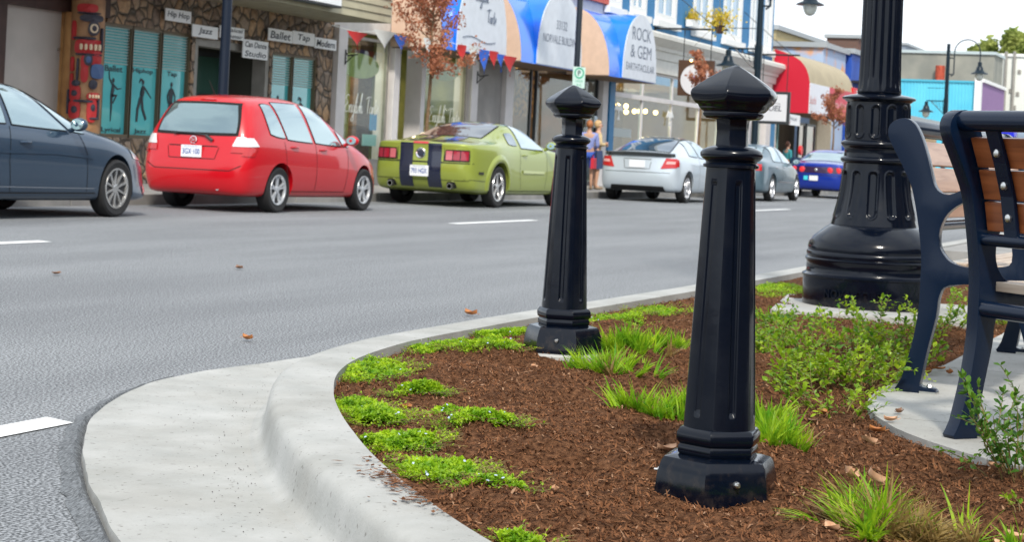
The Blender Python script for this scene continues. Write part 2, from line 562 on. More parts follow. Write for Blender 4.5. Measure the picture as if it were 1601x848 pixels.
# gutter pan in front of the kerb
gw = [(0, .5), (3.5, .5), (4.3, .52), (5.4, .59), (6.2, .57), (6.6, .50), (6.95, .40), (7.4, .33), (200, .3)]
rows = []
for p, nn in zip(OUT, NRM):
    wd = interp(gw, p.x) + .006 * noise.noise(p * 5) + .003 * noise.noise(p * 21)
    rows.append([tuple(p + nn * (.03 + (wd - .03) * t) + Vector((0, 0, .016 + .012 * t + .012 * max(0, .25 - t)))) for t in (0, .12, .3, .5, .7, .88, 1)] + [tuple(p + nn * (wd + .006) + Vector((0, 0, -.02)))])
JG = JT + [min(range(len(OUT)), key=lambda i: abs(OUT[i].x - 6.75))]
rows = with_joints(rows, JG)
obj('gutter', MB().grid(rows), concrete, kind='structure', smooth=True, ang=60)
# crumbly asphalt lip along the gutter
rows = []
random.seed(3)
for p, nn in zip(OUT, NRM):
    if p.x > 30: break
    wd = interp(gw, p.x)
    rows.append([tuple(p + nn * (wd + .004) + Vector((0, 0, .0))), tuple(p + nn * (wd + .02 + random.uniform(0, .012)) + Vector((0, 0, .022 + random.uniform(-.004, .004)))),
                 tuple(p + nn * (wd + .035 + random.uniform(0, .01)) + Vector((0, 0, .015 + random.uniform(-.004, .004)))), tuple(p + nn * (wd + .06 + random.uniform(0, .02)) + Vector((0, 0, .0025)))])
asph_dark = M('fresh_asphalt_edge', (.06, .065, .07), .85, col2=(.22, .235, .25), scale=95, bump=.6, bscale=160)
obj('asphalt_lip', MB().grid(rows), asph_dark, kind='structure')

# painted lane lines
paint = M('road_paint', (.72, .73, .73), .7, col2=(.45, .46, .47), scale=30, contrast=(.62, .75))
g = MB()
def dash(x0, x1, y0, y1, z=.004, sk=0.): g.add([(x0, y0, z), (x1, y0 - sk, z), (x1 + .05, y1, z), (x0, y1, z)], [(0, 1, 2, 3)])
dash(2.0, 5.16, 3.60, 3.74, .0045)
for x0, x1 in ((10.2, 13.35), (22.1, 25.0), (37.2, 40.6), (50, 53), (63, 66)): dash(x0, x1, 9.62, 9.8)
obj('lane_line', g, paint, kind='structure')

# planting bed of bark mulch, rough sheet
def kerb_in(x):
    best = None
    for p, nn in zip(OUT, NRM):
        q = p - nn * kerb_w(p.x)
        if best is None or abs(q.x - x) < best[0]: best = (abs(q.x - x), q.y)
    return best[1]
KI = [(2 + i * .1, kerb_in(2 + i * .1)) for i in range(200)]
def kin(x): return interp(KI, x)
PB = [(4.3, -2.5), (4.9, -.6), (5.2, .2), (5.37, .58), (5.47, .71), (5.61, .83), (5.81, .98), (6.14, 1.14), (6.5, 1.24), (7.0, 1.27), (7.8, 1.22), (9.3, 1.2), (40, 1.2)]
def pat_y(x): return interp(PB, x)
def mulch_z(x, y):
    d = kin(x) - y; e = y - pat_y(x)
    base = .115 + .02 * sstep(0, .4, d) + .022 * sstep(5.5, 7.5, x) * sstep(0, .5, d) * (1 - sstep(8.5, 9.6, x))
    lump = .05 * noise.noise(Vector((x * 2.1, y * 2.1, 1))) + .032 * noise.noise(Vector((x * 6, y * 6, 4)))
    fine = .010 * noise.noise(Vector((x * 22, y * 22, 7))) + .006 * noise.noise(Vector((x * 55, y * 55, 9)))
    z = base + lump * sstep(0, .4, d) + fine
    z = lerp(z, .135 + fine, 1 - sstep(0, .35, e))
    if e < 0: z = lerp(z, .04, sstep(0, .15, -e))
    return z
mulch = M('bark_mulch', (.042, .017, .008), .95, spec=.1, col2=(.23, .11, .055), scale=60, contrast=(.32, .7), bump=1.0, bscale=150, detail=9)
xs = [2.4]
while xs[-1] < 17: xs.append(xs[-1] + .012 * (.6 + .25 * max(0, xs[-1] - 3)))
rows = []
for x in xs:
    y0, y1 = max(-2.2, pat_y(x) - .4), kin(x) + .03
    n = 190
    rows.append([(x, lerp(y0, y1, k / n), mulch_z(x, lerp(y0, y1, k / n)) if k < n else .11) for k in range(n + 1)])
obj('mulch_bed', MB().grid(rows), mulch, kind='structure', smooth=True, ang=180)
# loose shreds of bark
random.seed(11)
def shreds(n, xr, cols):
    g = MB()
    while n > 0:
        x = xr[0] + (xr[1] - xr[0]) * random.random() ** 1.6; y = random.uniform(-1.2, 3.5)
        if y > kin(x) + .02 * random.random() or y < pat_y(x) - .03 * random.random(): continue
        n -= 1
        L = random.uniform(.005, .021) * (1.6 if random.random() < .08 else 1); w = random.uniform(.0008, .0026)
        a = random.uniform(0, math.pi); el = random.gauss(.12, .38)
        z = mulch_z(x, y) + .002
        d = Vector((math.cos(a) * math.cos(el), math.sin(a) * math.cos(el), math.sin(el)))
        s = Vector((-math.sin(a), math.cos(a), random.uniform(-.6, .6))).normalized() * w
        p = Vector((x, y, z)) + Vector((0, 0, abs(d.z) * L * .5))
        m = d * L * .5; bend = Vector((0, 0, random.uniform(-.004, .006)))
        g.add([p - m - s, p - m + s, p + bend + s * 1.3, p + m + s * .4, p + m - s * .4, p + bend - s * 1.3], [(0, 1, 2, 5), (5, 2, 3, 4)])
    return g
obj('dark_bark_shreds', shreds(85000, (3.2, 12), 0), M('bark_dark', (.065, .026, .012), .95, spec=.1, col2=(.22, .10, .048), scale=25), kind='stuff', recalc=False)
obj('pale_bark_shreds', shreds(7000, (3.2, 12), 0), M('bark_pale', (.2, .10, .055), .9, spec=.1, col2=(.34, .21, .13), scale=25), kind='stuff', recalc=False)
# spilled bark on the kerb
g = MB()
for k in range(260):
    x = random.gauss(4.02, .12); y = kin(x) + abs(random.gauss(0, .05)); a = random.uniform(0, 3.14); L = random.uniform(.006, .02)
    d = Vector((math.cos(a), math.sin(a), 0)) * L; s = Vector((-d.y, d.x, 0)) * .3
    p = Vector((x, y, .163 + random.random() * .006))
    g.add([p - d, p + s, p + d, p - s], [(0, 1, 2, 3)])
obj('spilled_bark', g, MATS['bark_dark'], kind='stuff', recalc=False)

# concrete patio under the benches, with joints
g = MB()
edge = [(PB[i][0], PB[i][1]) for i in range(len(PB))]
pe = [(x, y + .006 * noise.noise(Vector((x * 7, 0, 0)))) for x, y in crom([(3, -4)] + edge[:-1] + [(20, 1.2), (60, 1.2)], .1) and [(q.x, q.y) for q in crom([(3, -4)] + edge[:-1] + [(20, 1.2), (60, 1.2)], .1)]]
poly = pe + [(pe[-1][0], -14), (pe[0][0], -14)]
jx = 7.55
def clip(poly, x0, x1):
    def cut(P, f):
        o = []
        for i in range(len(P)):
            a, b = P[i], P[(i + 1) % len(P)]
            fa, fb = f(a), f(b)
            if fa >= 0: o.append(a)
            if fa * fb < 0:
                t = fa / (fa - fb); o.append((lerp(a[0], b[0], t), lerp(a[1], b[1], t)))
        return o
    return cut(cut(poly, lambda p: p[0] - x0), lambda p: x1 - p[0])
xj = [2, 6.15, 7.9, 9.7, 11.5, 13.3, 16, 20]
for a, b in zip(xj, xj[1:]):
    P = clip(poly, a + .004, b - .004)
    if len(P) > 2: g.prism(P, -.1, .158, axis='z')
obj('patio', g, concrete, kind='structure', bevel=0)
obj('near_pavement', MB().box((20.01, -13, -.1), (120, 3.2, .15)), concrete_old, kind='structure')

# shop blocks on the camera's side of the street (unseen behind the view; added to darken reflections in paint and glass and cut sky light)
for x0, x1, h, c in ((-26, -8, 5, (.20, .12, .09)), (-8, 14, 6.5, (.24, .18, .13)), (14, 40, 4.8, (.14, .13, .13)), (40, 70, 6.3, (.22, .16, .12))):
    y1 = -9.5
    t = thing('shop_block', {-26: 'brown brick shop block', -8: 'tall sand coloured shop block', 14: 'grey shop block', 40: 'pale brick shop block far along'}[x0] + ' on the near side of the street', 'building', (x0, y1, 0))
    g = MB().box((x0, y1 - 8, 0), (x1 - .02, y1, h))
    g.box((x0, y1, h - .5), (x1 - .02, y1 + .25, h - .1))
    obj('wall', g, M('near_block_%d' % x0, c, .85, var=.15, scale=1.2), t, world=True)
    n = int((x1 - x0) / 3)
    for k in range(n):
        wx = x0 + .6 + k * (x1 - x0 - .6) / n
        g = MB().box((wx, y1 + .01, .6), (wx + 2.2, y1 + .06, 2.9))
        if h > 6: g2 = MB().box((wx + .4, y1 + .01, 4.3), (wx + 1.6, y1 + .05, 6.0)); obj('window', g2, M('near_block_glass', (.05, .06, .07), .08), t, world=True)
        obj('shop_window', g, M('near_block_glass', (.05, .06, .07), .08), t, world=True)

# weathering of the concrete: broad stains, fine pits
n_ = concrete.node_tree; b_ = n_.nodes['Principled BSDF']; src = b_.inputs['Base Color'].links[0].from_socket
t_ = n_.nodes.new('ShaderNodeTexCoord')
za_ = n_.nodes.new('ShaderNodeTexNoise'); za_.inputs['Scale'].default_value = 1.3; za_.inputs['Detail'].default_value = 10; za_.inputs['Roughness'].default_value = .7
zb__ = n_.nodes.new('ShaderNodeTexNoise'); zb__.inputs['Scale'].default_value = 60; zb__.inputs['Detail'].default_value = 3
for q in (za_, zb__): n_.links.new(t_.outputs['Object'], q.inputs['Vector'])
r1 = n_.nodes.new('ShaderNodeValToRGB'); r1.color_ramp.elements[0].position = .36; r1.color_ramp.elements[0].color = (.62, .60, .55, 1); r1.color_ramp.elements[1].position = .56; r1.color_ramp.elements[1].color = (1, 1, 1, 1)
r2 = n_.nodes.new('ShaderNodeValToRGB'); r2.color_ramp.elements[0].position = .28; r2.color_ramp.elements[0].color = (.45, .43, .40, 1); r2.color_ramp.elements[1].position = .36; r2.color_ramp.elements[1].color = (1, 1, 1, 1)
n_.links.new(za_.outputs['Fac'], r1.inputs['Fac']); n_.links.new(zb__.outputs['Fac'], r2.inputs['Fac'])
m1 = n_.nodes.new('ShaderNodeMix'); m1.data_type = 'RGBA'; m1.blend_type = 'MULTIPLY'; m1.inputs['Factor'].default_value = .5
m2 = n_.nodes.new('ShaderNodeMix'); m2.data_type = 'RGBA'; m2.blend_type = 'MULTIPLY'; m2.inputs['Factor'].default_value = .8
n_.links.new(src, m1.inputs['A']); n_.links.new(r1.outputs['Color'], m1.inputs['B']); n_.links.new(m1.outputs['Result'], m2.inputs['A']); n_.links.new(r2.outputs['Color'], m2.inputs['B'])
n_.links.new(m2.outputs['Result'], b_.inputs['Base Color'])
# grit lying in the gutter
random.seed(40)
g = MB()
for k in range(520):
    i = random.randrange(20, 190); p = OUT[i].lerp(OUT[i + 1], random.random()); nn = NRM[i]
    d = .09 + abs(random.gauss(0, .06)) if random.random() < .6 else random.uniform(.08, .5)
    q = p + nn * d; s_ = random.uniform(.001, .0028)
    g.add([(q.x - s_, q.y - s_, .022), (q.x + s_, q.y - s_ * .6, .022), (q.x + s_ * .4, q.y + s_, .022), (q.x, q.y, .022 + s_)], [(0, 1, 3), (1, 2, 3), (2, 0, 3)])
obj('gutter_grit', g, M('grit', (.06, .05, .045), .9), kind='stuff', recalc=False)
# ================================================================== BOLLARDS
def hexr(t, rot, k=.72):
    a = ((t - rot) % (math.pi / 3)) - math.pi / 6          # corners at rot + n*60
    return lerp(1.0, math.cos(math.pi / 6) / math.cos(a), k)
def make_bollard(loc, rot, label, lean=(0, 0), cap=1.0):
    t = thing('bollard', label, 'bollard', loc, 0, 'black hexagonal bollards in the planting bed')
    t.rotation_euler = (lean[0], lean[1], 0)
    n = 144
    # base plinth
    p = [(.166, -.05), (.166, .01), (.160, .06), (.151, .088), (.143, .100), (.118, .106), (.09, .108)]
    obj('base', MB().lathe(p, n, fn=lambda r, z, a: r * hexr(a, rot, .97)), black_paint, t, smooth=True)
    p = [(.09, .104), (.104, .107), (.108, .112), (.108, .126), (.104, .133), (.111, .140), (.113, .150), (.112, .163), (.104, .174), (.094, .178), (.08, .178)]
    obj('base_moulding', MB().lathe(p, n, fn=lambda r, z, a: r * hexr(a, rot, .9)), black_paint, t, smooth=True)
    # tapered shaft with one flute on each face
    def fl(r, z, a):
        rr = r * hexr(a, rot, .38) * .985
        d = ((a - rot) % (math.pi / 3)) - math.pi / 6
        w = d * r                                            # distance from the face centre line
        s = sstep(.205, .222, z) * (1 - sstep(.79, .805, z))
        h = .0085
        e = sstep(h + .003, h - .003, abs(w))
        return rr - .007 * s * e
    p = [(.085, .172)]
    N = 70
    for i in range(N + 1):
        z = .174 + (.836 - .174) * i / N
        p.append((lerp(.0965, .066, i / N), z))
    for q in (.2, .205, .21, .215, .22, .225, .79, .795, .8, .805): p.append((lerp(.0965, .066, (q - .174) / .662), q))
    p = sorted(p, key=lambda q: q[1])
    obj('shaft', MB().lathe(p, 288, fn=fl), black_paint, t, smooth=True, ang=70)
    p = [(.055, .832), (.070, .836), (.071, .843), (.064, .848), (.066, .853), (.073, .857), (.079, .864), (.0795, .872), (.074, .880), (.062, .886), (.050, .890), (.04, .892)]
    obj('collar', MB().lathe(p, 96), black_paint, t, smooth=True, ang=60)
    p = [(.046, .886), (.0435, .895), (.0425, .93), (.0445, .955), (.05, .962)]
    obj('neck', MB().lathe(p, n, fn=lambda r, z, a: r * hexr(a, rot, .8)), black_paint, t, smooth=True)
    p = [(.045, .957), (.072, .960), (.080, .966), (.082, .972), (.080, .977), (.086, .980), (.092, .986), (.096, .994), (.104, .998), (.112, 1.007), (.1165, 1.016), (.1175, 1.023), (.114, 1.032), (.100, 1.043), (.066, 1.065), (.033, 1.084), (.012, 1.094), (.001, 1.097)]
    obj('cap', MB().lathe(p, n, fn=lambda r, z, a: r * hexr(a, rot + .0, lerp(.5, .85, sstep(.99, 1.03, z)))), black_paint, t, smooth=True, ang=60)
    for k in (0, 2, 4):
        a = rot + math.pi / 6 + k * math.pi / 3
        u = Vector((math.cos(a), math.sin(a), 0))
        g = MB().tube([u * .13 + Vector((0, 0, .052)), u * .150 + Vector((0, 0, .052)), u * .154 + Vector((0, 0, .052))], [.009, .009, .006], 8)
        g.tube([u * .14 + Vector((0, 0, .052)), u * .163 + Vector((0, 0, .052))], .0035, 6)
        obj('bolt', g, steel, t, smooth=True)
    return t
# heading angle of the corner that faces the camera
def face_rot(x, y, off): return math.atan2(-y, -x) + R(off)
b1 = onz(1119, 786, .13)
d1 = Vector((b1.x, b1.y, 0)).normalized() * .14
B1 = (b1.x + d1.x, b1.y + d1.y, .122)
bol1 = make_bollard(B1, face_rot(B1[0], B1[1], -10), 'nearest black hexagonal cast metal bollard standing in dark mulch, silver bolts on its base', lean=(R(-.2), R(.0)))
b2 = onz(879, 551, .17)
d2 = Vector((b2.x, b2.y, 0)).normalized() * .14
B2 = (b2.x + d2.x, b2.y + d2.y, .163)
bol2 = make_bollard(B2, face_rot(B2[0], B2[1], -40), 'second black bollard further back beside the kerb, grass tufts at its right', lean=(R(-.2), R(-.3)))
# concrete footing seen under the far bollard
g = MB().lathe([(.17, -.1), (.175, -.012), (.168, -.004), (.1, -.003)], 40, c=B2)
obj('bollard_footing', g, concrete, smooth=True, label='round concrete footing peeping out under the second bollard', cat='footing')

# ================================================================== STREET LAMP BASE
lp = onz(1360, 491, .15)
dl = Vector((lp.x, lp.y, 0)).normalized() * .38
LPX = (lp.x + dl.x, lp.y + dl.y, .162)
lamp = thing('street_lamp', 'large black fluted street lamp with flared ornate base beside the benches', 'street lamp', LPX)
lamp.rotation_euler = (R(-.2), R(-.9), 0)
nfl = 10
def z_(y): return (488 - y) / 268.0
def lampring(name, p, fn=None, n=96, ang=50):
    return obj(name, MB().lathe(p, n, fn=fn), black_paint, lamp, smooth=True, ang=ang)
lampring('base_drum', [(.36, -.02), (.396, .0), (.399, .02), (.399, .175), (.405, .18), (.405, .188), (.388, .196), (.382, .204), (.382, .262), (.390, .270), (.390, .282), (.380, .290),
                       (.384, .300), (.384, .318), (.376, .326), (.378, .345), (.372, .372), (.350, .405), (.315, .435), (.280, .462), (.252, .480), (.24, .484)])
def flute_fn(z0, z1, dep, hw, nf=12, rim=.004):
    zc0, zc1 = z0 + hw, z1 - hw
    def f(r, z, a):
        d = ((a + .15) % (2 * math.pi / nf)) - math.pi / nf
        w = abs(d * r)
        if z < zc0: w = math.hypot(w, zc0 - z)
        elif z > zc1: w = math.hypot(w, z - zc1)
        e = sstep(hw, hw - .008, w)
        bead = math.exp(-((w - hw - .004) / .004) ** 2) * rim
        return r - dep * e + bead
    return f
p = [(.23, .478)]
for i in range(60):
    t = i / 59; z = .482 + (.845 - .482) * t
    p.append((lerp(.25, .190, t) - .012 * math.sin(math.pi * t), z))
lampring('flared_base', p, flute_fn(.53, .80, .014, .026), 288, 70)
lampring('lower_ring', [(.18, .842), (.196, .848), (.207, .856), (.209, .868), (.203, .878), (.19, .884), (.188, .90), (.187, .925), (.19, .932), (.196, .938), (.205, .946), (.210, .956), (.208, .968), (.198, .976), (.185, .98), (.18, .982)])
p = [(.175, .978)]
for i in range(50):
    t = i / 49; z = .98 + (1.205 - .98) * t
    p.append((lerp(.187, .183, t), z))
lampring('collar', p, flute_fn(1.0, 1.185, .012, .024), 288, 70)
lampring('top_flange', [(.17, 1.2), (.19, 1.207), (.196, 1.215), (.212, 1.222), (.214, 1.232), (.20, 1.24), (.17, 1.247), (.14, 1.252), (.128, 1.256), (.12, 1.257)])
def fluted(r, z, a):
    k = abs(math.sin(a * 8 + .6))
    return r - .011 * (1 - k ** 1.5) * sstep(1.27, 1.33, z) 
p = [(.118, 1.254), (.126, 1.256), (.128, 1.27), (.124, 1.30), (.122, 1.36), (.119, 1.5), (.114, 2.2), (.10, 3.4), (.085, 6.8)]
lampring('fluted_pole', p, fluted, 320, 80)
g = MB().tube([(0, 0, 6.7)] + [(.9 - .9 * math.cos(t), 0, 6.8 + .9 * math.sin(t)) for t in [math.pi * k / 12 for k in range(13)]], .035, 10)
obj('lamp_arm', g, black_paint, lamp, smooth=True)
g = MB().lathe([(.03, 6.8), (.07, 6.7), (.1, 6.55), (.12, 6.45), (.3, 6.35), (.3, 6.33), (.1, 6.33)], 24, c=(1.8, 0, 0))
obj('lamp_head', g, black_paint, lamp, smooth=True)
g = MB()
ct = math.atan2(-LPX[1], -LPX[0])
vs, fs = text_mesh('NOVA POLE', sp=1.15)
xs_ = [v[0] for v in vs]; ww = max(xs_) - min(xs_); cx = (max(xs_) + min(xs_)) / 2
o = []
for lay in (.4005, .411):
    for x, y, z in vs:
        s = .335 * (x - cx) / ww
        a = ct + R(-16) + s / .4
        o.append((lay * math.cos(a), lay * math.sin(a), .088 + (y) * .072))
bmt = bmesh.new()
nv = len(vs)
g.add(o[nv:], fs)
# skirt along open edges
ed = {}
for f in fs:
    for a, b in zip(f, f[1:] + f[:1]): ed[(a, b)] = ed.get((a, b), 0) + 1
sk = [(a, b) for (a, b) in ed if (b, a) not in ed]
g.add(o, [(a, b, b + nv, a + nv) for a, b in sk])
obj('raised_lettering', g, black_paint, lamp)
# concrete pad
pad = MB()
c, s = math.cos(R(12)), math.sin(R(12))
pp = [(-.72, -.62), (.55, -.62), (.6, .5), (-.66, .56)]
pad.prism([(LPX[0] + a * c - b * s, LPX[1] + a * s + b * c) for a, b in pp], .0, .168, axis='z')
obj('lamp_footing', pad, concrete, bevel=.012, label='square concrete pad under the large street lamp base', cat='footing')

# ================================================================== BENCHES
iron = M('bench_iron', (.0025, .009, .026), .22, coat=.05, spec=.3, bump=.02, bscale=120)
def woodmat(name, a, b):
    if name in MATS: return MATS[name]
    m = M(name, a, .38, coat=.12)
    n = m.node_tree; q = n.nodes['Principled BSDF']
    t = n.nodes.new('ShaderNodeTexCoord'); mp = n.nodes.new('ShaderNodeMapping'); mp.inputs['Scale'].default_value = (60, 2.2, 30)
    z = n.nodes.new('ShaderNodeTexNoise'); z.inputs['Scale'].default_value = 1.0; z.inputs['Detail'].default_value = 6; z.inputs['Distortion'].default_value = .6
    r = n.nodes.new('ShaderNodeValToRGB'); r.color_ramp.elements[0].color = (*a, 1); r.color_ramp.elements[1].color = (*b, 1)
    r.color_ramp.elements[0].position = .3; r.color_ramp.elements[1].position = .7
    n.links.new(t.outputs['Object'], mp.inputs['Vector']); n.links.new(mp.outputs['Vector'], z.inputs['Vector'])
    n.links.new(z.outputs['Fac'], r.inputs['Fac']); n.links.new(r.outputs['Color'], q.inputs['Base Color'])
    u = n.nodes.new('ShaderNodeBump'); u.inputs['Strength'].default_value = .15; u.inputs['Distance'].default_value = .002
    n.links.new(z.outputs['Fac'], u.inputs['Height']); n.links.new(u.outputs['Normal'], q.inputs['Normal'])
    return m
wood_red = woodmat('stained_wood', (.16, .042, .013), (.36, .11, .035))
wood_pale = woodmat('weathered_wood', (.30, .16, .10), (.50, .32, .22))
def pxp(lst, cx=1425, cy=612, s=416.0): return [((x - cx) / s - .049 * (cy - y) / s, (cy - y) / s + .049 * (x - cx) / s) for x, y in lst]
# side outline of the cast frame, x forward, z up, origin under the rear foot
FR = pxp([(1404, 611), (1412, 590), (1428, 537), (1438, 485), (1441, 440), (1442, 398), (1436, 343), (1428, 300), (1418, 275), (1407, 252), (1395, 228), (1391, 213), (1395, 201), (1405, 194), (1418, 192), (1429, 197),
          (1437, 208), (1445, 227), (1453, 255), (1459, 282), (1464, 298), (1474, 307), (1486, 309), (1502, 303), (1520, 293), (1545, 288), (1580, 288), (1606, 290), (1618, 298), (1618, 312), (1606, 322)])
FR += pxp([(1598, 345), (1596, 380), (1600, 414), (1604, 450), (1612, 500), (1626, 560), (1640, 596), (1668, 606), (1668, 613), (1622, 613), (1610, 590), (1596, 530), (1582, 480), (1570, 455), (1550, 446),
           (1486, 447), (1470, 463), (1465, 495), (1452, 545), (1442, 590), (1441, 602), (1460, 605), (1461, 613)])
HOLE = pxp([(1560, 316), (1575, 330), (1577, 370), (1578, 410), (1560, 418), (1520, 420), (1494, 415), (1479, 404), (1470, 386), (1471, 362), (1483, 338), (1505, 322), (1530, 315)])
def frame_mb(w=.05):
    # outline with hole, via a bridge edge
    bm = bmesh.new()
    def loop(P): 
        vs = [bm.verts.new((x, 0, z)) for x, z in P]
        return [bm.edges.new((vs[i], vs[(i + 1) % len(vs)])) for i in range(len(vs))]
    def dens(P):
        o = []
        n = len(P)
        for i in range(n):
            a, b, c, d = [Vector(P[(i + k) % n]) for k in (-1, 0, 1, 2)]
            for k in range(3):
                t = k / 3
                q = .5 * ((2 * b) + (c - a) * t + (2 * a - 5 * b + 4 * c - d) * t * t + (3 * b - a - 3 * c + d) * t ** 3)
                o.append((q.x, q.y))
        return o
    es = loop(dens(FR)) + loop(dens(HOLE))
    bmesh.ops.triangle_fill(bm, edges=es, use_beauty=True)
    ret = bmesh.ops.extrude_face_region(bm, geom=bm.faces[:])
    vv = [v for v in ret['geom'] if isinstance(v, bmesh.types.BMVert)]
    bmesh.ops.translate(bm, verts=vv, vec=(0, w, 0))
    bmesh.ops.translate(bm, verts=bm.verts, vec=(0, -w / 2, 0))
    bmesh.ops.recalc_face_normals(bm, faces=bm.faces)
    be = [e for e in bm.edges if len(e.link_faces) == 2 and e.calc_face_angle(0) > R(60)]
    bmesh.ops.bevel(bm, geom=be, offset=.009, segments=3, profile=.5, affect='EDGES', clamp_overlap=True)
    g = MB()
    bm.verts.index_update()
    g.add([tuple(v.co) for v in bm.verts], [tuple(v.index for v in f.verts) for f in bm.faces])
    bm.free()
    return g
FRAME = frame_mb()
def make_bench(loc, heading, label, wood, L=1.9, straps=(.13,)):
    """heading: direction the sitter faces; the length runs along local y"""
    t = thing('bench', label, 'bench', loc, heading, 'park benches on the concrete patio')
    for y in (0, L):
        g = MB(); g.v = [(a, b + y, c) for a, b, c in FRAME.v]; g.f = FRAME.f; g.mi = FRAME.mi
        f = obj('end_frame', g, iron, t, smooth=True, ang=35)
        for (bx, bz) in ((.065, .0), (.56, .0)):
            b = MB().lathe([(.012, .0), (.012, .012), (.008, .02), (.0, .021)], 8, c=(bx, y, .012))
            b.box((bx - .03, y - .03, .0), (bx + .03, y + .03, .008))
            obj('foot_bolt', b, steel, f)
    # back: line from top (0,1.0) leaning; slats between z .56 and .93
    E_ = math.copysign(.03, L)
    def bk(z): return interp([(.5, .028), (.62, .025), (.75, .0), (.85, -.034), (.95, -.075)], z)
    for k, (za, zb) in enumerate(((.835, .925), (.738, .828), (.641, .731))):
        g = MB()
        xa, xb = bk(za) + .012, bk(zb) + .012
        g.prism([(xa, za), (xa + .026, za + .004), (xb + .026, zb + .004), (xb, zb)], E_, L - E_, axis='y')
        obj('back_slat', g, wood, t, bevel=.004)
    obj('top_rail', MB().tube([(-.074, -.012, .972), (-.074, 0, .975), (-.074, L, .975), (-.074, L + .012, .972)], [.028, .032, .032, .028], 16), iron, t, smooth=True)
    obj('lower_back_rail', MB().tube([(.03, 0, .615), (.03, L, .615)], .02, 12), iron, t, smooth=True)
    obj('rear_seat_rail', MB().tube([(.045, 0, .40), (.045, L, .40)], .026, 12), iron, t, smooth=True)
    for sy in (straps[0], L - straps[0], L / 2):
        g = MB()
        pr = [(bk(z) - .006, z) for z in (.6, .65, .7, .75, .8, .85, .9, .95)]
        g.prism(pr + [(x + .014, z) for x, z in pr[::-1]], sy - .028, sy + .028, axis='y')
        s = obj('back_strap', g, iron, t, bevel=.003)
        for z in (.88, .783, .686):
            b = MB().tube([(bk(z) - .004, sy, z), (bk(z) - .012, sy, z), (bk(z) - .016, sy, z)], [.013, .012, .005], 12)
            obj('strap_bolt', b, steel, s, smooth=True)
    for k in range(4):
        x0 = .085 + k * .098
        g = MB().box((x0, .03, .455), (x0 + .088, L - .03, .485))
        obj('seat_slat', g, woodmat('bleached_wood', (.40, .30, .22), (.60, .50, .40)), t, bevel=.004)
    obj('front_seat_rail', MB().tube([(.42, 0, .43), (.42, L, .43)], .02, 10), iron, t, smooth=True)
    return t
fa = onz(1425, 612, .16); fc = onz(1578, 551, .16)
ha = math.atan2(fc.y - fa.y, fc.x - fa.x)
make_bench((fa.x, fa.y, .158), ha - math.pi / 2, 'pale slatted bench beside the lamp base, its curved dark blue end frame in full view', wood_pale, L=(fc - fa).length)
fb = onz(1504, 684, .16)
# length direction towards the camera and right; sitter faces away
hb = R(-40)
make_bench((fb.x, fb.y, .158), hb, 'reddish brown slatted bench at the right edge, seen from its bolted back', wood_red, L=-1.8, straps=(-.15,))
# ================================================================== PLANTS IN THE BED
def gz(x, y): return max(mulch_z(x, y), .158 if y < pat_y(x) else -1)
def at_bed(px, py):
    p = onz(px, py, .145); p.z = gz(p.x, p.y); return p
cover_mat = leafmat('creeping_leaves', (.07, .22, .008), (.40, .55, .02), scale=18)
flower_mat = M('pale_flower', (.42, .50, .72), .6)
grass_mat = leafmat('grass_blades', (.05, .22, .008), (.36, .50, .02), scale=14)
dry_mat = leafmat('dry_blades', (.16, .10, .035), (.40, .29, .10), scale=11)
shrub_mat = leafmat('shrub_leaves', (.04, .16, .01), (.34, .46, .02), scale=12, rough=.32)
shrub_dark = leafmat('shrub_leaves_deep', (.025, .10, .018), (.14, .27, .02), scale=12, rough=.3)
stem_mat = M('shrub_stem', (.12, .08, .035), .7, col2=(.22, .17, .05), scale=20)
dead_mats = [M('dead_leaf_tan', (.42, .22, .12), .6, col2=(.60, .38, .24), scale=30), M('dead_leaf_rust', (.30, .10, .03), .6, col2=(.48, .20, .06), scale=30), M('dead_leaf_brown', (.14, .07, .04), .6, col2=(.28, .15, .09), scale=30)]

def leaf(g, p, d, n, L, W, fold=.25, curl=.0):
    """a small pointed oval leaf folded along its midrib"""
    s = d.cross(n)
    if s.length < 1e-6: return
    s.normalize(); n = s.cross(d).normalized()
    m = p + d * L * .5 + n * curl * L
    g.add([p, m - s * W + n * fold * W, m, m + s * W + n * fold * W, p + d * L, p + d * L * .22 - s * W * .6 + n * fold * W * .5, p + d * L * .22 + s * W * .6 + n * fold * W * .5,
           p + d * L * .8 - s * W * .6 + n * (fold * W * .5 + curl * L * .5), p + d * L * .8 + s * W * .6 + n * (fold * W * .5 + curl * L * .5)],
          [(0, 2, 5), (5, 2, 1), (0, 6, 2), (6, 3, 2), (1, 2, 7), (7, 2, 4), (2, 3, 8), (2, 8, 4)])
def rv(a=1): return Vector((random.gauss(0, a), random.gauss(0, a), random.gauss(0, a)))

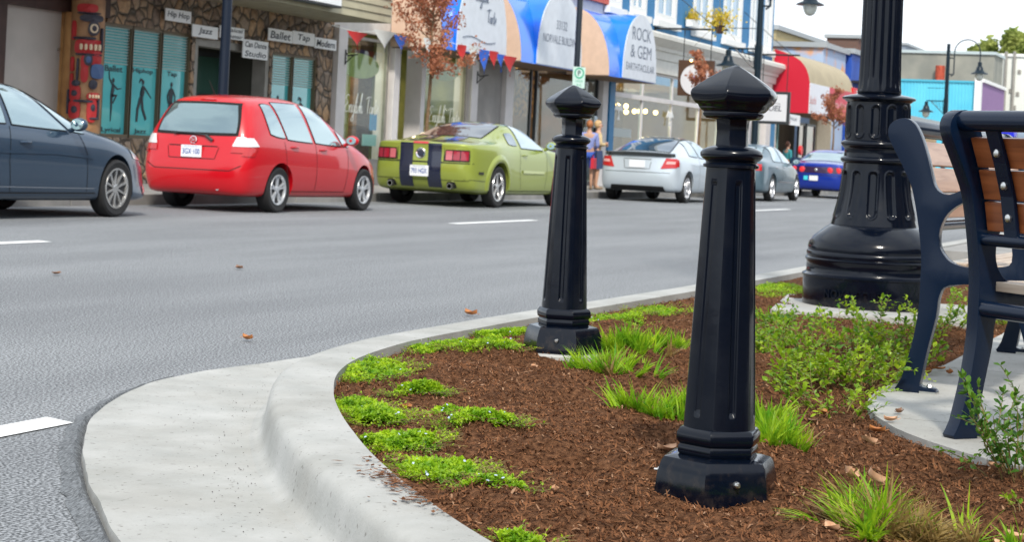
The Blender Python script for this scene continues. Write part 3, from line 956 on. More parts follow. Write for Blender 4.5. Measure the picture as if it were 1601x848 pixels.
def ground_cover(x0, x1, y0, y1, n, label, flowers=12, h=.030, dens=1.0):
    """patch of creeping plant covering the photo box x0..x1, y0..y1"""
    cx, cy = (x0 + x1) / 2, y1 - (y1 - y0) * .42
    n = int(n * 1.35)
    c = at_bed(cx, cy)
    s = FPX / (Vector((c.x, c.y, 0)).dot(Fd))
    rx = (x1 - x0) / 2 / s * 1.12
    a = onz(cx, y1, .14); b = onz(cx, y0 + 10, .17)
    ry = max(.06, (b - a).length / 2 * 1.1)
    t = thing('ground_cover_plant', label, 'ground cover plant', (c.x, c.y, c.z), 0, 'creeping green ground cover patches along the kerb')
    g = MB(); fl = MB(); st = MB()
    vdir = Vector((c.x, c.y, 0)).normalized(); hdir = Vector((vdir.y, -vdir.x, 0))
    sd = random.uniform(0, 50)
    def top(u, v):
        x, y = c.x + hdir.x * u * rx + vdir.x * v * ry, c.y + hdir.y * u * rx + vdir.y * v * ry
        r = math.hypot(u, v)
        hh = h * max(0, 1 - r ** 2.4) * (.75 + .8 * noise.noise(Vector((x * 11, y * 11, sd)))) 
        return x, y, mulch_z(x, y) + .004 + max(0, hh)
    k = 0; tries = 0
    while k < n and tries < n * 6:
        tries += 1
        an = random.uniform(0, 6.283); r = math.sqrt(random.random()) * 1.05
        u, v = r * math.cos(an), r * math.sin(an)
        x, y, z = top(u, v)
        ed = .82 + .33 * noise.noise(Vector((math.cos(an) * 1.5, math.sin(an) * 1.5, sd)))
        if r > ed + random.gauss(0, .05): continue
        if noise.noise(Vector((x * 16, y * 16, sd + 9))) < -.28 / dens: continue
        if y > kin(x) + .03: continue
        k += 1
        gzz = mulch_z(x, y)
        zz = lerp(gzz, z, random.random() ** .35) + random.uniform(-.002, .006)
        d = Vector((random.gauss(0, 1), random.gauss(0, 1), random.gauss(.35, .5))).normalized()
        L = random.uniform(.007, .016)
        leaf(g, Vector((x, y, zz)), d, Vector((random.gauss(0, .35), random.gauss(0, .35), 1)), L, L * .32)
    for k in range(int(n / 22)):
        an = random.uniform(0, 6.283); r = .75 + random.random() * .35
        x, y, z = top(r * math.cos(an), r * math.sin(an))
        if y > kin(x): continue
        q = Vector((x, y, mulch_z(x, y) + .004)); d = Vector((hdir * math.cos(an) + vdir * math.sin(an)) + rv(.3)); d.z = abs(d.z) * .5
        q2 = q + d * .03 + Vector((0, 0, .01))
        st.tube([q, q2, q2 + d * .02], .0009, 3, cap=False)
        for j in range(5):
            leaf(g, q + (q2 - q) * random.random() * 1.4, rv().normalized(), Vector((0, 0, 1)), .009, .003)
    for k in range(int(flowers * .55)):
        an = random.uniform(0, 6.283); r = math.sqrt(random.random()) * .85
        x, y, z = top(r * math.cos(an), r * math.sin(an))
        if y > kin(x): continue
        p = Vector((x, y, z + .008)); nn = Vector((random.gauss(-.3, .4), random.gauss(-.1, .4), 1)).normalized()
        a = nn.cross(Vector((1, 0, 0))).normalized(); b = nn.cross(a)
        for q in range(5):
            d = a * math.cos(q * 1.2566) + b * math.sin(q * 1.2566)
            leaf(fl, p, d, nn, .0048, .0017, fold=.1)
    obj('foliage', g, cover_mat, t, world=True, recalc=False)
    if st.v: obj('runners', st, stem_mat, t, world=True, recalc=False)
    if fl.v: obj('flowers', fl, flower_mat, t, world=True, recalc=False)

random.seed(21)
GC = [(515, 642, 538, 594, 3600, 'long creeping green patch hugging the inner curve of the kerb', 10),
      (640, 742, 520, 556, 2200, 'creeping patch against the kerb left of the second bollard', 10),
      (700, 826, 528, 566, 2200, 'creeping patch just left of the second bollard base', 10),
      (735, 822, 506, 530, 1500, 'creeping patch between kerb and the second bollard', 4),
      (514, 612, 602, 650, 2800, 'creeping green patch at the kerb with a rusty leaf at its right', 14),
      (548, 640, 622, 664, 2400, 'bright creeping patch touching the large rust brown leaf', 14),
      (610, 696, 596, 622, 1400, 'thin creeping patch behind the rust brown fallen leaf', 7),
      (662, 752, 620, 656, 1900, 'creeping patch right of the rust brown fallen leaf', 12),
      (562, 690, 658, 704, 3200, 'wide creeping patch in the middle of the four stacked at the kerb', 14),
      (692, 812, 654, 690, 1900, 'thin straggling creeping patch pointing into the bare mulch', 14),
      (624, 750, 690, 748, 3800, 'round bright creeping patch nearest the camera beside the kerb', 22),
      (715, 832, 738, 778, 420, 'sparse creeping sprigs with white flowers in the open mulch', 9),
      (775, 860, 812, 852, 500, 'small green sprigs at the bottom edge of the bed', 3),
      (920, 1010, 478, 516, 2200, 'creeping patch along the kerb between the two bollards', 8),
      (985, 1080, 466, 504, 2200, 'creeping patch along the kerb touching the nearest bollard outline', 6),
      (1172, 1262, 430, 470, 2200, 'creeping patch at the kerb left of the street lamp base', 4),
      (760, 900, 500, 530, 1400, 'creeping strip behind the second bollard base', 4)]
for a in GC: ground_cover(*a[:5], a[5], flowers=a[6])

def blades(g, c, n, L, spread, w=.0042, lean=.5, bias=Vector((0, 0, 0))):
    fans = [(Vector((random.gauss(0, .55) * spread, random.gauss(0, .55) * spread, 0)), rv(.55), random.uniform(.6, 1.15)) for _ in range(max(4, n // 22))]
    for k in range(n):
        f0, fd, fl_ = random.choice(fans)
        a = random.uniform(0, 6.283); r = .018 * math.sqrt(random.random())
        x, y = c.x + f0.x + r * math.cos(a), c.y + f0.y + r * math.sin(a)
        p = Vector((x, y, gz(x, y) - .005))
        out_ = f0 * (.8 / spread) + fd + rv(.45); out_.z = 0
        out_ = out_ * lean + bias
        l = L * fl_ * random.uniform(.45, 1.1)
        d = (Vector((0, 0, 1)) + out_ * .75).normalized()
        s = Vector((random.gauss(0, 1), random.gauss(0, 1), 0)).normalized() * w * random.uniform(.6, 1.2)
        pts = []; q = p.copy()
        N = 5
        for i in range(N + 1):
            f = (1 - (i / N) ** 2.2)
            pts.append((q - s * f, q + s * f))
            q = q + d * (l / N)
            d = (d + out_ * .16 + Vector((0, 0, -.11 * i / N))).normalized()
        g.add([v for pr in pts for v in pr], [(2 * i, 2 * i + 1, 2 * i + 3, 2 * i + 2) for i in range(N)])
def tuft(px, py, n, L, spread, label, dry=.12, lean=.8):
    c = at_bed(px, py)
    t = thing('grass_tuft', label, 'grass tuft', (c.x, c.y, c.z), 0, 'grass tufts planted in the bed')
    if py < 800: L *= .84
    g = MB(); blades(g, c, n, L, spread, lean=lean)
    obj('green_blades', g, grass_mat, t, world=True, recalc=False)
    if dry:
        g = MB(); blades(g, c, int(n * dry), L * .95, spread * 1.05, lean=lean * 1.3)
        obj('dry_blades', g, dry_mat, t, world=True, recalc=False)
random.seed(5)
for px, py, n, L, sp, lab in [
    (950, 586, 520, .15, .13, 'bright spreading grass tuft right beside the second bollard base'),
    (985, 560, 420, .14, .11, 'grass tuft behind and right of the one beside the second bollard'),
    (1035, 553, 380, .12, .09, 'dark green grass tuft midway between the bollards, furthest back of the cluster'),
    (1020, 640, 520, .15, .12, 'bright grass tuft touching the left side of the nearest bollard'),
    (1058, 640, 260, .13, .08, 'small grass tuft half hidden behind the nearest bollard shaft'),
    (1218, 700, 480, .16, .11, 'grass tuft leaning right behind the nearest bollard base'),
    (1190, 668, 260, .14, .08, 'grass tuft against the right side of the nearest bollard shaft'),
    (1208, 500, 260, .13, .09, 'thin grass tuft left of the lamp footing'),
    (1110, 492, 160, .10, .08, 'short grass tuft behind the nearest bollard shaft')]:
    tuft(px, py, n, L, sp, lab)
tuft(1378, 822, 330, .16, .10, 'half withered grass tuft in the foreground holding curled tan leaves', dry=1.3, lean=1.2)
tuft(1345, 800, 180, .16, .07, 'green grass tuft left of the half withered foreground one', dry=.3, lean=1.2)
tuft(1440, 832, 80, .15, .08, 'brown withered grass tuft at the bottom right of the bed', dry=5, lean=1.3)
tuft(1592, 862, 70, .10, .06, 'small grass tuft cut by the bottom right corner', dry=.5)

def shrub(px, py, label, stems, L, lean, mat, leafL=.018, spread=.06, up=1.0, dirb=None, name='leafy_shrub', bare=0.0):
    c = at_bed(px, py)
    t = thing(name, label, 'shrub', (c.x, c.y, c.z), 0, 'small leaved shrubs around the benches')
    g = MB(); st = MB()
    for k in range(stems):
        a = random.uniform(0, 6.283)
        p = c + Vector((math.cos(a), math.sin(a), 0)) * spread * random.random(); p.z = gz(p.x, p.y) - .01
        d = Vector((math.cos(a) * lean, math.sin(a) * lean, up)) + rv(.15)
        if dirb: d += Vector(dirb) * random.random()
        d.normalize()
        l = L * random.uniform(.45, 1.1); N = max(5, int(l / .022)); pts = [p.copy()]
        for i in range(N):
            p = p + d * (l / N)
            if p.z < gz(p.x, p.y) + .012: p.z = gz(p.x, p.y) + .012; d.z = abs(d.z) + .1
            d = (d + rv(.09) + Vector((0, 0, .03 - .06 * lean * i / N))).normalized()
            pts.append(p.copy())
            if i > N * bare:
                for sgn in (1, -1):
                    side = d.cross(Vector((0, 0, 1)) + rv(.3)).normalized() * sgn
                    ll = leafL * random.uniform(.6, 1.25)
                    q = p + rv(.002)
                    leaf(g, q, (side + d * .7 + rv(.3)).normalized(), (Vector((0, 0, 1)) + rv(.3)), ll, ll * .27, fold=.3, curl=.05)
                    if random.random() < .35:
                        side = rv().normalized()
                        leaf(g, q, (side + d * .5).normalized(), (Vector((0, 0, 1)) + rv(.4)), ll * .8, ll * .22)
            if random.random() < .16 and i > 2:        # side twig
                dd = (d + rv(.7)).normalized(); q = p.copy(); tw = [q.copy()]
                for j in range(random.randint(2, 5)):
                    q = q + dd * .02; q.z = max(q.z, gz(q.x, q.y) + .008); tw.append(q.copy())
                    for sgn in (1, -1):
                        side = dd.cross(Vector((0, 0, 1)) + rv(.3)).normalized() * sgn
                        leaf(g, q, (side + dd * .6).normalized(), Vector((0, 0, 1)) + rv(.3), leafL * .8, leafL * .22, fold=.3)
                st.tube(tw, .0009, 4, cap=False)
        leaf(g, p, d, Vector((0, 0, 1)), leafL, leafL * .25)
        st.tube(pts, [lerp(.0022, .0008, i / N) for i in range(N + 1)], 5, cap=False)
    obj('leaves', g, mat, t, world=True, recalc=False)
    obj('stems', st, stem_mat, t, world=True, recalc=False)
random.seed(9)
SH = [(1205, 560, 'low sprawling shrub right behind the nearest bollard shaft', 16, .22, 1.3, shrub_mat),
      (1215, 610, 'sprawling shrub between the nearest bollard and the bench leg, its left part', 12, .20, 1.4, shrub_mat),
      (1262, 550, 'yellow green shrub in front of the lamp footing left corner', 16, .20, 1.5, shrub_mat),
      (1290, 605, 'dense low shrub in the middle of the sprawling thicket', 22, .24, 1.3, shrub_mat),
      (1335, 560, 'shrub reaching up before the middle of the lamp base', 16, .22, 1.1, shrub_mat),
      (1345, 605, 'shrub spilling over the patio corner beside the bench foot', 18, .22, 1.4, shrub_mat),
      (1392, 550, 'tall leafy shrub between lamp base and curved bench frame', 16, .26, .8, shrub_mat),
      (1300, 645, 'low shrub at the front edge of the thicket over rusty litter', 12, .18, 1.5, shrub_mat),
      (1405, 580, 'leafy shrub touching the curved rear leg of the pale bench', 12, .20, 1.0, shrub_mat),
      (1225, 525, 'short dark shrub left of the lamp footing', 9, .14, 1.3, shrub_dark),
      (1480, 520, 'shrub seen between the two bench legs', 12, .22, 1.0, shrub_mat),
      (1545, 500, 'shrub under the seat of the pale bench, further back', 14, .24, 1.0, shrub_mat),
      (1590, 512, 'shrub at the right edge behind the patio', 14, .22, 1.0, shrub_mat)]
for px, py, lab, n, L, le, m in SH: shrub(px, py, lab, int(n * 1.35), L * 1.05, le, m, leafL=.029, spread=.14)
# the upright shrub close to the camera on the right
shrub(1588, 756, 'upright dark leaved shrub in the right foreground, one branch crossing the bench foot', 20, .27, .55, shrub_dark, leafL=.026, spread=.07, dirb=(.1, .45, 0), bare=.05)
shrub(1570, 740, 'spindly branch of glossy leaves reaching left in front of the bench foot', 3, .30, .5, shrub_dark, leafL=.03, spread=.02, dirb=(.1, .9, 0))
shrub(1600, 802, 'tiny seedling with few leaves at the right border', 3, .07, .8, shrub_mat, leafL=.02, spread=.02)

def dead_leaf(px, py, size, label, mi=0, z=None, onroad=False, name='fallen_leaf'):
    p = onz(px, py, .005) if onroad else at_bed(px, py)
    if z is not None: p = onz(px, py, z)
    g = MB(); a = random.uniform(0, 6.28); n = 8; rows = []
    cu = random.uniform(.5, 1.3); tw = random.uniform(-.6, .6)
    for i in range(n + 1):
        t = i / n; w = math.sin(math.pi * min(1, t * 1.02 + .02)) ** .7 * size * .34
        row = []
        for j in range(-3, 4):
            v = j / 3
            x = (t - .5) * size; y = v * w * (1 + .12 * math.sin(t * 19 + j))
            zz = cu * size * (.45 * v * v * .5 + .55 * (t - .5) ** 2) + tw * (t - .5) * v * size * .3 + .003
            row.append((x * math.cos(a) - y * math.sin(a), x * math.sin(a) + y * math.cos(a), zz))
        rows.append(row)
    g.grid(rows)
    t = (-.5, 0)
    g.tube([(math.cos(a) * size * .48, math.sin(a) * size * .48, .25 * size * cu * .55), (math.cos(a) * size * .75, math.sin(a) * size * .75, .012)], .0012, 4)
    o = obj(name, g, dead_mats[mi], smooth=True, recalc=False, label=label, cat='fallen leaf')
    o['group'] = 'dead leaves lying about'
    o.location = (p.x, p.y, p.z + .003)
    return o
random.seed(31)
for px, py, s, lab, mi in [(88, 430, .085, 'brown dead leaf furthest left on the asphalt', 2), (374, 421, .085, 'brown dead leaf on the asphalt below the red car', 2),
                           (387, 533, .06, 'rusty dead leaf on the asphalt just before the kerb curve', 1), (736, 494, .08, 'rusty leaf on the asphalt left of the second bollard', 1)]:
    dead_leaf(px, py, s, lab, mi, onroad=True)
for px, py, s, lab, mi in [(634, 632, .062, 'rust brown curled leaf lying on the green patches by the kerb', 1), (656, 640, .06, 'tan leaf just right of the rust brown one on the green patches', 0),
                           (822, 668, .034, 'small orange leaf alone in the open mulch', 1), (1042, 712, .055, 'pinkish tan leaf behind the nearest bollard base', 0),
                           (945, 655, .028, 'tiny reddish leaf left of the central grass tufts', 1), (868, 768, .03, 'pale leaf scrap left of the nearest bollard base', 0),
                           (608, 712, .05, 'brown leaf between kerb and the nearest green patch', 2), (530, 642, .045, 'dark red leaf against the kerb', 1),
                           (1392, 668, .05, 'tan leaf at the mulch edge of the patio corner', 0), (1372, 672, .05, 'rusty leaf left of the tan one by the patio corner', 1),
                           (1300, 832, .055, 'yellowish tan leaf at the bottom, left of the withered tuft', 0), (1330, 818, .05, 'curled brown leaf at the foot of the green foreground tuft', 2),
                           (1556, 742, .06, 'tan leaf beside the foreground shrub', 0), (1450, 592, .05, 'rusty leaf behind the pale bench rear leg', 1),
                           (1468, 585, .05, 'orange brown leaf between the two bench legs', 1), (1484, 592, .045, 'rusty leaf on the patio joint between the bench legs', 1),
                           (1590, 838, .06, 'tan leaf in the bottom right corner', 0), (1570, 848, .05, 'pale brown leaf at the bottom border near the right corner', 0),
                           (1285, 648, .05, 'rusty leaf under the front of the thicket', 1), (1270, 655, .04, 'brown leaf under the front of the thicket', 2),
                           (1405, 655, .04, 'dark curled leaf on the patio edge', 2), (885, 557, .05, 'tan leaf at the foot of the second bollard', 0),
                           (835, 588, .045, 'tan leaf in the mulch before the second bollard', 0), (1310, 525, .04, 'red leaf in front of the lamp footing', 1)]:
    dead_leaf(px, py, s, lab, mi)
for px, py, s, lab, dz in [(1322, 800, .062, 'large tan leaf caught in the left of the foreground tuft', .10), (1352, 790, .06, 'pinkish leaf caught at the top of the foreground tuft', .15),
                           (1362, 806, .055, 'folded tan leaf hanging in front of the foreground tuft', .10)]:
    o = dead_leaf(px, py, s, lab, 0); o.location.z += dz; o.rotation_euler = (random.uniform(.3, 1.1), random.uniform(-.8, .8), 0)
# ================================================================== CARS
CAR_GROUP = 'cars parked along the far kerb'
def car_paint(name, c, flake=.0, rough=.28):
    return M(name, c, rough, metal=flake, coat=.75, spec=.35)

def body_mesh(S):
    L, r = S['L'], S['r']
    xs = S['xs']; N = len(xs)
    def sect(x):
        zb, zt, zl = interp(S['bot'], x), interp(S['top'], x), interp(S['belt'], x)
        wb, wr = interp(S['wb'], x), interp(S['wr'], x)
        cr_ = interp(S['crown'], x)
        ze = max(zl + .012, zt - cr_)
        ws = S['ws']; wm = wb + S.get('bulge', .03)
        return [(0, zb), (.55 * ws, zb), (ws * .93, zb), (ws, zb + .05), (wm, zb + .40 * (zl - zb)), (wm - .005, zb + .80 * (zl - zb)), (wb, zl),
                (lerp(wb, wr, .5) + .012, lerp(zl, ze, .5)), (wr, ze), (wr * .55, lerp(ze, zt, .78)), (0, zt)]
    rings = []
    for i, x in enumerate(xs):
        P = sect(x); ring = []
        for (y, z) in P:
            xx = x; k = 1.0
            if i == 0: xx = interp(S['rear'], z); k = S.get('rk', .90)
            elif i == 1: xx = max(interp(S['rear'], z) + .13, min(x, interp(S['rear'], z) + .16)); k = .985
            elif i == N - 2: xx = L - interp(S['front'], z) - .16; k = .95
            elif i == N - 1: xx = L - interp(S['front'], z); k = .80
            ring.append((xx, -y * k, z))
        rings.append(ring)
    vs = []; fs = []
    H = 11
    idx = []
    for ring in rings:
        row = []
        for p in ring: vs.append(p); row.append(len(vs) - 1)
        left = []
        for j in range(1, H - 1):
            p = ring[j]; vs.append((p[0], -p[1], p[2])); left.append(len(vs) - 1)
        idx.append(row + left[::-1])            # closed loop: right half bottom->top, left half top->bottom
    M2 = len(idx[0])
    for i in range(N - 1):
        for j in range(M2):
            a, b = j, (j + 1) % M2
            fs.append((idx[i][a], idx[i][b], idx[i + 1][b], idx[i + 1][a]))
    for end in (0, N - 1):
        ring = rings[end]; row = idx[end]
        sg = -1 if end == 0 else 1
        bul = S.get('rb', .05) if end == 0 else .10
        def rid(j): return row[j]
        def lid(j): return row[j] if j in (0, H - 1) else row[M2 - j]
        grid = [[rid(2), rid(1), rid(0), lid(1), lid(2)]]
        for j in range(3, 8):
            p = ring[j]
            y1 = p[1] * .58
            v1 = len(vs); vs.append((p[0] + sg * bul * .75, y1, p[2])); vs.append((p[0] + sg * bul, 0, p[2])); vs.append((p[0] + sg * bul * .75, -y1, p[2]))
            grid.append([rid(j), v1, v1 + 1, v1 + 2, lid(j)])
        grid.append([rid(8), rid(9), rid(10), lid(9), lid(8)])
        for a, b in zip(grid, grid[1:]):
            for k in range(4): fs.append((a[k], a[k + 1], b[k + 1], b[k]))
    me = bpy.data.meshes.new('cage'); me.from_pydata(vs, [], fs)
    bm = bmesh.new(); bm.from_mesh(me)
    bmesh.ops.recalc_face_normals(bm, faces=bm.faces); bm.to_mesh(me); bm.free()
    ob = bpy.data.objects.new('cage', me); COL.objects.link(ob)
    m = ob.modifiers.new('s', 'SUBSURF'); m.levels = 2; m.render_levels = 2
    dg = bpy.context.evaluated_depsgraph_get()
    me2 = bpy.data.meshes.new_from_object(ob.evaluated_get(dg))
    ob.modifiers.clear(); ob.data = me2
    # bvh for decals is made before the wheel wells are cut
    bvh = BVHTree.FromPolygons([v.co.copy() for v in me2.vertices], [tuple(p.vertices) for p in me2.polygons])
    g = MB(); Rw = r + S.get('gap', .045)
    for ax in S['axles']:
        for s in (-1, 1):
            y0, y1 = s * (S['ws'] - .27), s * (S['ws'] + .3)
            g.lathe([(Rw, y0), (Rw, y1)], 40, c=(ax, 0, r + .01), axis='y')
    cu = bpy.data.meshes.new('cut'); cu.from_pydata(g.v, [], g.f)
    bm = bmesh.new(); bm.from_mesh(cu); bmesh.ops.recalc_face_normals(bm, faces=bm.faces); bm.to_mesh(cu); bm.free()
    co = bpy.data.objects.new('cut', cu); COL.objects.link(co)
    m = ob.modifiers.new('b', 'BOOLEAN'); m.operation = 'DIFFERENCE'; m.object = co; m.solver = 'EXACT'
    dg = bpy.context.evaluated_depsgraph_get()
    me3 = bpy.data.meshes.new_from_object(ob.evaluated_get(dg))
    bpy.data.objects.remove(co); bpy.data.objects.remove(ob)
    bm = bmesh.new(); bm.from_mesh(me3)
    for f in bm.faces:
        f.smooth = True; f.material_index = 0
        c = f.calc_center_median()
        for ax in S['axles']:
            d = math.hypot(c.x - ax, c.z - r - .01)
            if d < Rw + .01 and (abs(d - Rw) < .014 or abs(abs(c.y) - (S['ws'] - .27)) < .02): f.material_index = 1
        if f.normal.z < -.8 and c.z < interp(S['bot'], c.x) + .03: f.material_index = 1
    for e in bm.edges:
        if len(e.link_faces) == 2 and e.calc_face_angle(0) > R(38): e.smooth = False
    bm.to_mesh(me3); bm.free()
    return me3, bvh

class Car:
    def __init__(self, S):
        self.S = S
        me, self.bvh = body_mesh(S)
        self.t = thing(S['name'], S['label'], S.get('cat', 'car'), S['loc'], 0, CAR_GROUP)
        me.materials.clear(); me.materials.append(S['paint']); me.materials.append(wellblack)
        self.body = bpy.data.objects.new('body', me); COL.objects.link(self.body); self.body.parent = self.t
        self.rear_dir = Vector((1, 0, -.25)).normalized()
    def pr(self, kind, a, b, off=.006):
        if kind == 'side': o, d = Vector((a, -3, b)), Vector((0, 1, 0))
        elif kind == 'lside': o, d = Vector((a, 3, b)), Vector((0, -1, 0))
        elif kind == 'rear': o, d = Vector((-3, a, b)), Vector((1, 0, 0))
        elif kind == 'front': o, d = Vector((9, a, b)), Vector((-1, 0, 0))
        else: o, d = Vector((a, b, 4)), Vector((0, 0, -1))
        h = self.bvh.ray_cast(o, d)
        if h[0] is None:
            h = self.bvh.find_nearest(o + d * 2.2)
        n = h[1]
        if n.dot(d) > 0: n = -n
        return h[0] + n * off
    def quad(self, mb, kind, c, nu=14, nv=8, rnd=.0, off=.006, curve=None):
        """c: four corners in view coords (bl, br, tr, tl); rnd rounds the corners"""
        rows = []
        for j in range(nv + 1):
            row = []
            for i in range(nu + 1):
                u, v = 2 * i / nu - 1, 2 * j / nv - 1
                uu = u * math.sqrt(max(0, 1 - rnd * v * v / 2)); vv = v * math.sqrt(max(0, 1 - rnd * u * u / 2))
                s, t = (uu + 1) / 2, (vv + 1) / 2
                a = lerp(lerp(c[0][0], c[1][0], s), lerp(c[3][0], c[2][0], s), t)
                b = lerp(lerp(c[0][1], c[1][1], s), lerp(c[3][1], c[2][1], s), t)
                if curve: b += curve * (1 - (2 * s - 1) ** 2) * t
                row.append(self.pr(kind, a, b, off))
            rows.append(row)
        mb.grid(rows); return mb
    def strip(self, mb, kind, pts, w, off=.004, closed=False):
        P = []
        for (a, b), (c, d) in zip(pts, pts[1:] + (pts[:1] if closed else [])):
            n = max(1, int(math.hypot(c - a, d - b) / .05))
            for k in range(n): P.append((lerp(a, c, k / n), lerp(b, d, k / n)))
        if not closed: P.append(pts[-1])
        rows = []
        for i, p in enumerate(P):
            q, s = P[max(0, i - 1)], P[min(len(P) - 1, i + 1)]
            dx, dz = s[0] - q[0], s[1] - q[1]; l = math.hypot(dx, dz) or 1
            nx, nz = -dz / l * w / 2, dx / l * w / 2
            rows.append([self.pr(kind, p[0] - nx, p[1] - nz, off), self.pr(kind, p[0] + nx, p[1] + nz, off)])
        mb.grid(rows); return mb
    def part(self, name, mb, mat, parent=None, **k):
        return obj(name, mb, mat, parent or self.t, smooth=True, recalc=False, **k)
    def glass(self, kind, c, name='window', rnd=.12, mat=None, trim=.012, **k):
        m = mat or carglass
        cx = sum(p[0] for p in c) / 4; cz = sum(p[1] for p in c) / 4
        def gr(p):
            dx, dz = p[0] - cx, p[1] - cz
            return (p[0] + math.copysign(trim, dx), p[1] + math.copysign(trim, dz))
        w = self.part(name, self.quad(MB(), kind, c, rnd=rnd, off=.010, **k), m)
        if trim: self.part('trim', self.quad(MB(), kind, [gr(p) for p in c], rnd=rnd, off=.006, **k), wellblack, w)
        return w
    def wheels(self, spokes=5, style='twin', rimr=.66, rmat=None):
        S = self.S; r = S['r']; tw = .1; rm = rmat or alloy
        for ax in S['axles']:
            for s in (-1, 1):
                yc = s * (S['ws'] - .085)
                g = MB().lathe([(r * .35, -.05), (r * rimr, -.06), (r * rimr, .03), (r * .3, .035)], 28, axis='y')
                g.lathe([(.02, -.02), (r * .55, -.018), (r * .55, .0), (.02, .0)], 24, axis='y')
                hub = obj('wheel', g, M('wheel_inner', (.035, .035, .038), .5, .4), self.t, smooth=True)
                hub.location = (ax, yc, r)
                pr = [(r * (rimr + .02), -tw * .85), (r * .90, -tw), (r * .975, -tw * .86), (r, -tw * .55), (r, tw * .55), (r * .975, tw * .86), (r * .90, tw), (r * (rimr + .02), tw * .85)]
                obj('tyre', MB().lathe(pr, 44, axis='y', cap=False), rubber, hub, smooth=True)
                g = MB(); f = s
                g.lathe([(r * (rimr + .035), f * tw * .80), (r * (rimr + .02), f * tw * .92), (r * (rimr - .03), f * tw * .9), (r * (rimr - .06), f * tw * .6), (r * (rimr - .05), f * tw * .2)], 44, axis='y', cap=False)
                g.lathe([(.001, f * tw * .80), (r * .12, f * tw * .80), (r * .17, f * tw * .68), (r * .18, f * tw * .3)], 20, axis='y', cap=False)
                for k in range(spokes):
                    a = 2 * math.pi * k / spokes + .3
                    offs = (-.13, .13) if style == 'twin' else ((0,) if style == 'thin' else (0,))
                    hw0, hw1 = {'twin': (.05, .055), 'thin': (.045, .05), 'wide': (.09, .17)}[style]
                    for of in offs:
                        d0, d1 = a + of * .6, a + of * 1.25
                        def pt(rr, dd, w, y): 
                            return (rr * math.cos(dd) - w * math.sin(dd), y, rr * math.sin(dd) + w * math.cos(dd))
                        r0, r1 = r * .13, r * (rimr - .03)
                        v = []
                        for (rr, dd, hw, y) in ((r0, d0, hw0 * r, f * tw * .76), (lerp(r0, r1, .6), lerp(d0, d1, .6), lerp(hw0, hw1, .5) * r, f * tw * .70), (r1, d1, hw1 * r, f * tw * .78)):
                            v += [pt(rr, dd, -hw, y - f * .02), pt(rr, dd, -hw * .7, y), pt(rr, dd, hw * .7, y), pt(rr, dd, hw, y - f * .02)]
                        g.add(v, [(i * 4 + j, i * 4 + j + 1, i * 4 + j + 5, i * 4 + j + 4) for i in range(2) for j in range(3)])
                obj('rim', g, rm, hub, smooth=True, ang=30)
    def mirror(self, x, z, mat, size=1.0):
        for s in (-1, 1):
            y = s * (interp(self.S['wb'], x) + .01)
            g = MB().ball((x, y + s * .11, z + .06), .09 * size, 14, 10, (.62, 1.15, .78))
            g.tube([(x + .04, y - s * .03, z - .01), (x + .02, y + s * .06, z + .03)], [.03, .022], 8)
            m = self.part('mirror', g, mat)
            g = MB().lathe([(.001, 0), (.06 * size, 0), (.064 * size, .004)], 14, axis='x', c=(0, 0, 0))
            g.v = [(x - .052 * size + a, y + s * .115 + b * 1.2, z + .06 + c * .85) for a, b, c in g.v]
            self.part('mirror_glass', g, carglass, m)
    def handle(self, x, z, mat):
        g = MB()
        p = [self.pr('side', x + k * .05, z, o) for k, o in ((-2, .002), (-1.2, .022), (0, .028), (1.2, .022), (2, .002))]
        g.tube(p, [.008, .013, .014, .013, .008], 8); self.part('door_handle', g, mat)
    def plate(self, a, z, txt, kind='rear', size=(.30, .15)):
        c = self.pr(kind, a, z, .02)
        w, h = size
        g = MB().box((c.x - .006, a - w / 2, z - h / 2), (c.x + .006, a + w / 2, z + h / 2))
        o = self.part('licence_plate', g, plate_white)
        if txt:
            g = MB(); text(g, txt, (c.x - .009, a, z - .003), w=w * .86, h=h * .48, face='-x', offset=.02)
            text(g, 'British Columbia', (c.x - .009, a, z + h * .40), w=w * .66, h=h * .11, face='-x')
            self.part('plate_text', g, plate_blue, o)

# ---- red hatchback
def place(px, py, axle_x, yc): 
    """x position so that the near wheel (y = 12.2) stands under pixel px"""
    return ony(px, py, 12.23).x - axle_x
YC = 13.03
red = car_paint('red_car_paint', (.50, .003, .010))
S = dict(name='parked_car', label='shiny red hatchback parked at the far kerb, seen from its rear right corner', L=3.96, r=.30, ws=.80, rk=.90, rb=.07,
         axles=(.84, 3.28), paint=red, xs=[.34, .52, .75, 1.1, 1.6, 2.05, 2.4, 2.7, 2.95, 3.15, 3.4, 3.65, 3.78],
         bot=[(0, .24), (.5, .2), (3.5, .18), (3.88, .2)],
         top=[(.34, 1.47), (.8, 1.525), (1.5, 1.535), (1.95, 1.50), (2.35, 1.36), (2.75, 1.14), (3.0, 1.01), (3.3, .93), (3.6, .84), (3.78, .74)],
         belt=[(0, .97), (.6, .955), (1.5, .905), (2.4, .865), (2.9, .85), (3.3, .80), (3.78, .64)],
         wb=[(0, .79), (.8, .815), (2.4, .81), (3.1, .79), (3.5, .75), (3.88, .70)],
         wr=[(0, .58), (.34, .585), (.9, .61), (1.8, .61), (2.3, .63), (2.8, .68), (3.2, .66), (3.78, .55)],
         crown=[(0, .045), (1.8, .045), (2.4, .07), (2.9, .05), (3.8, .05)],
         rear=[(.2, .10), (.32, .02), (.5, 0.0), (.60, .01), (.68, .05), (.95, .09), (1.2, .19), (1.4, .29), (1.47, .32)],
         front=[(.2, .08), (.4, 0), (.6, .02), (.74, .12)], loc=(0, 0, 0))
S['loc'] = (place(433, 302, .84 * 1.05, YC), YC, 0)
c = Car(S)
c.wheels(5, 'twin', .64, M('wheel_cover', (.5, .52, .55), .35, .5)); c.mirror(2.62, .93, red)
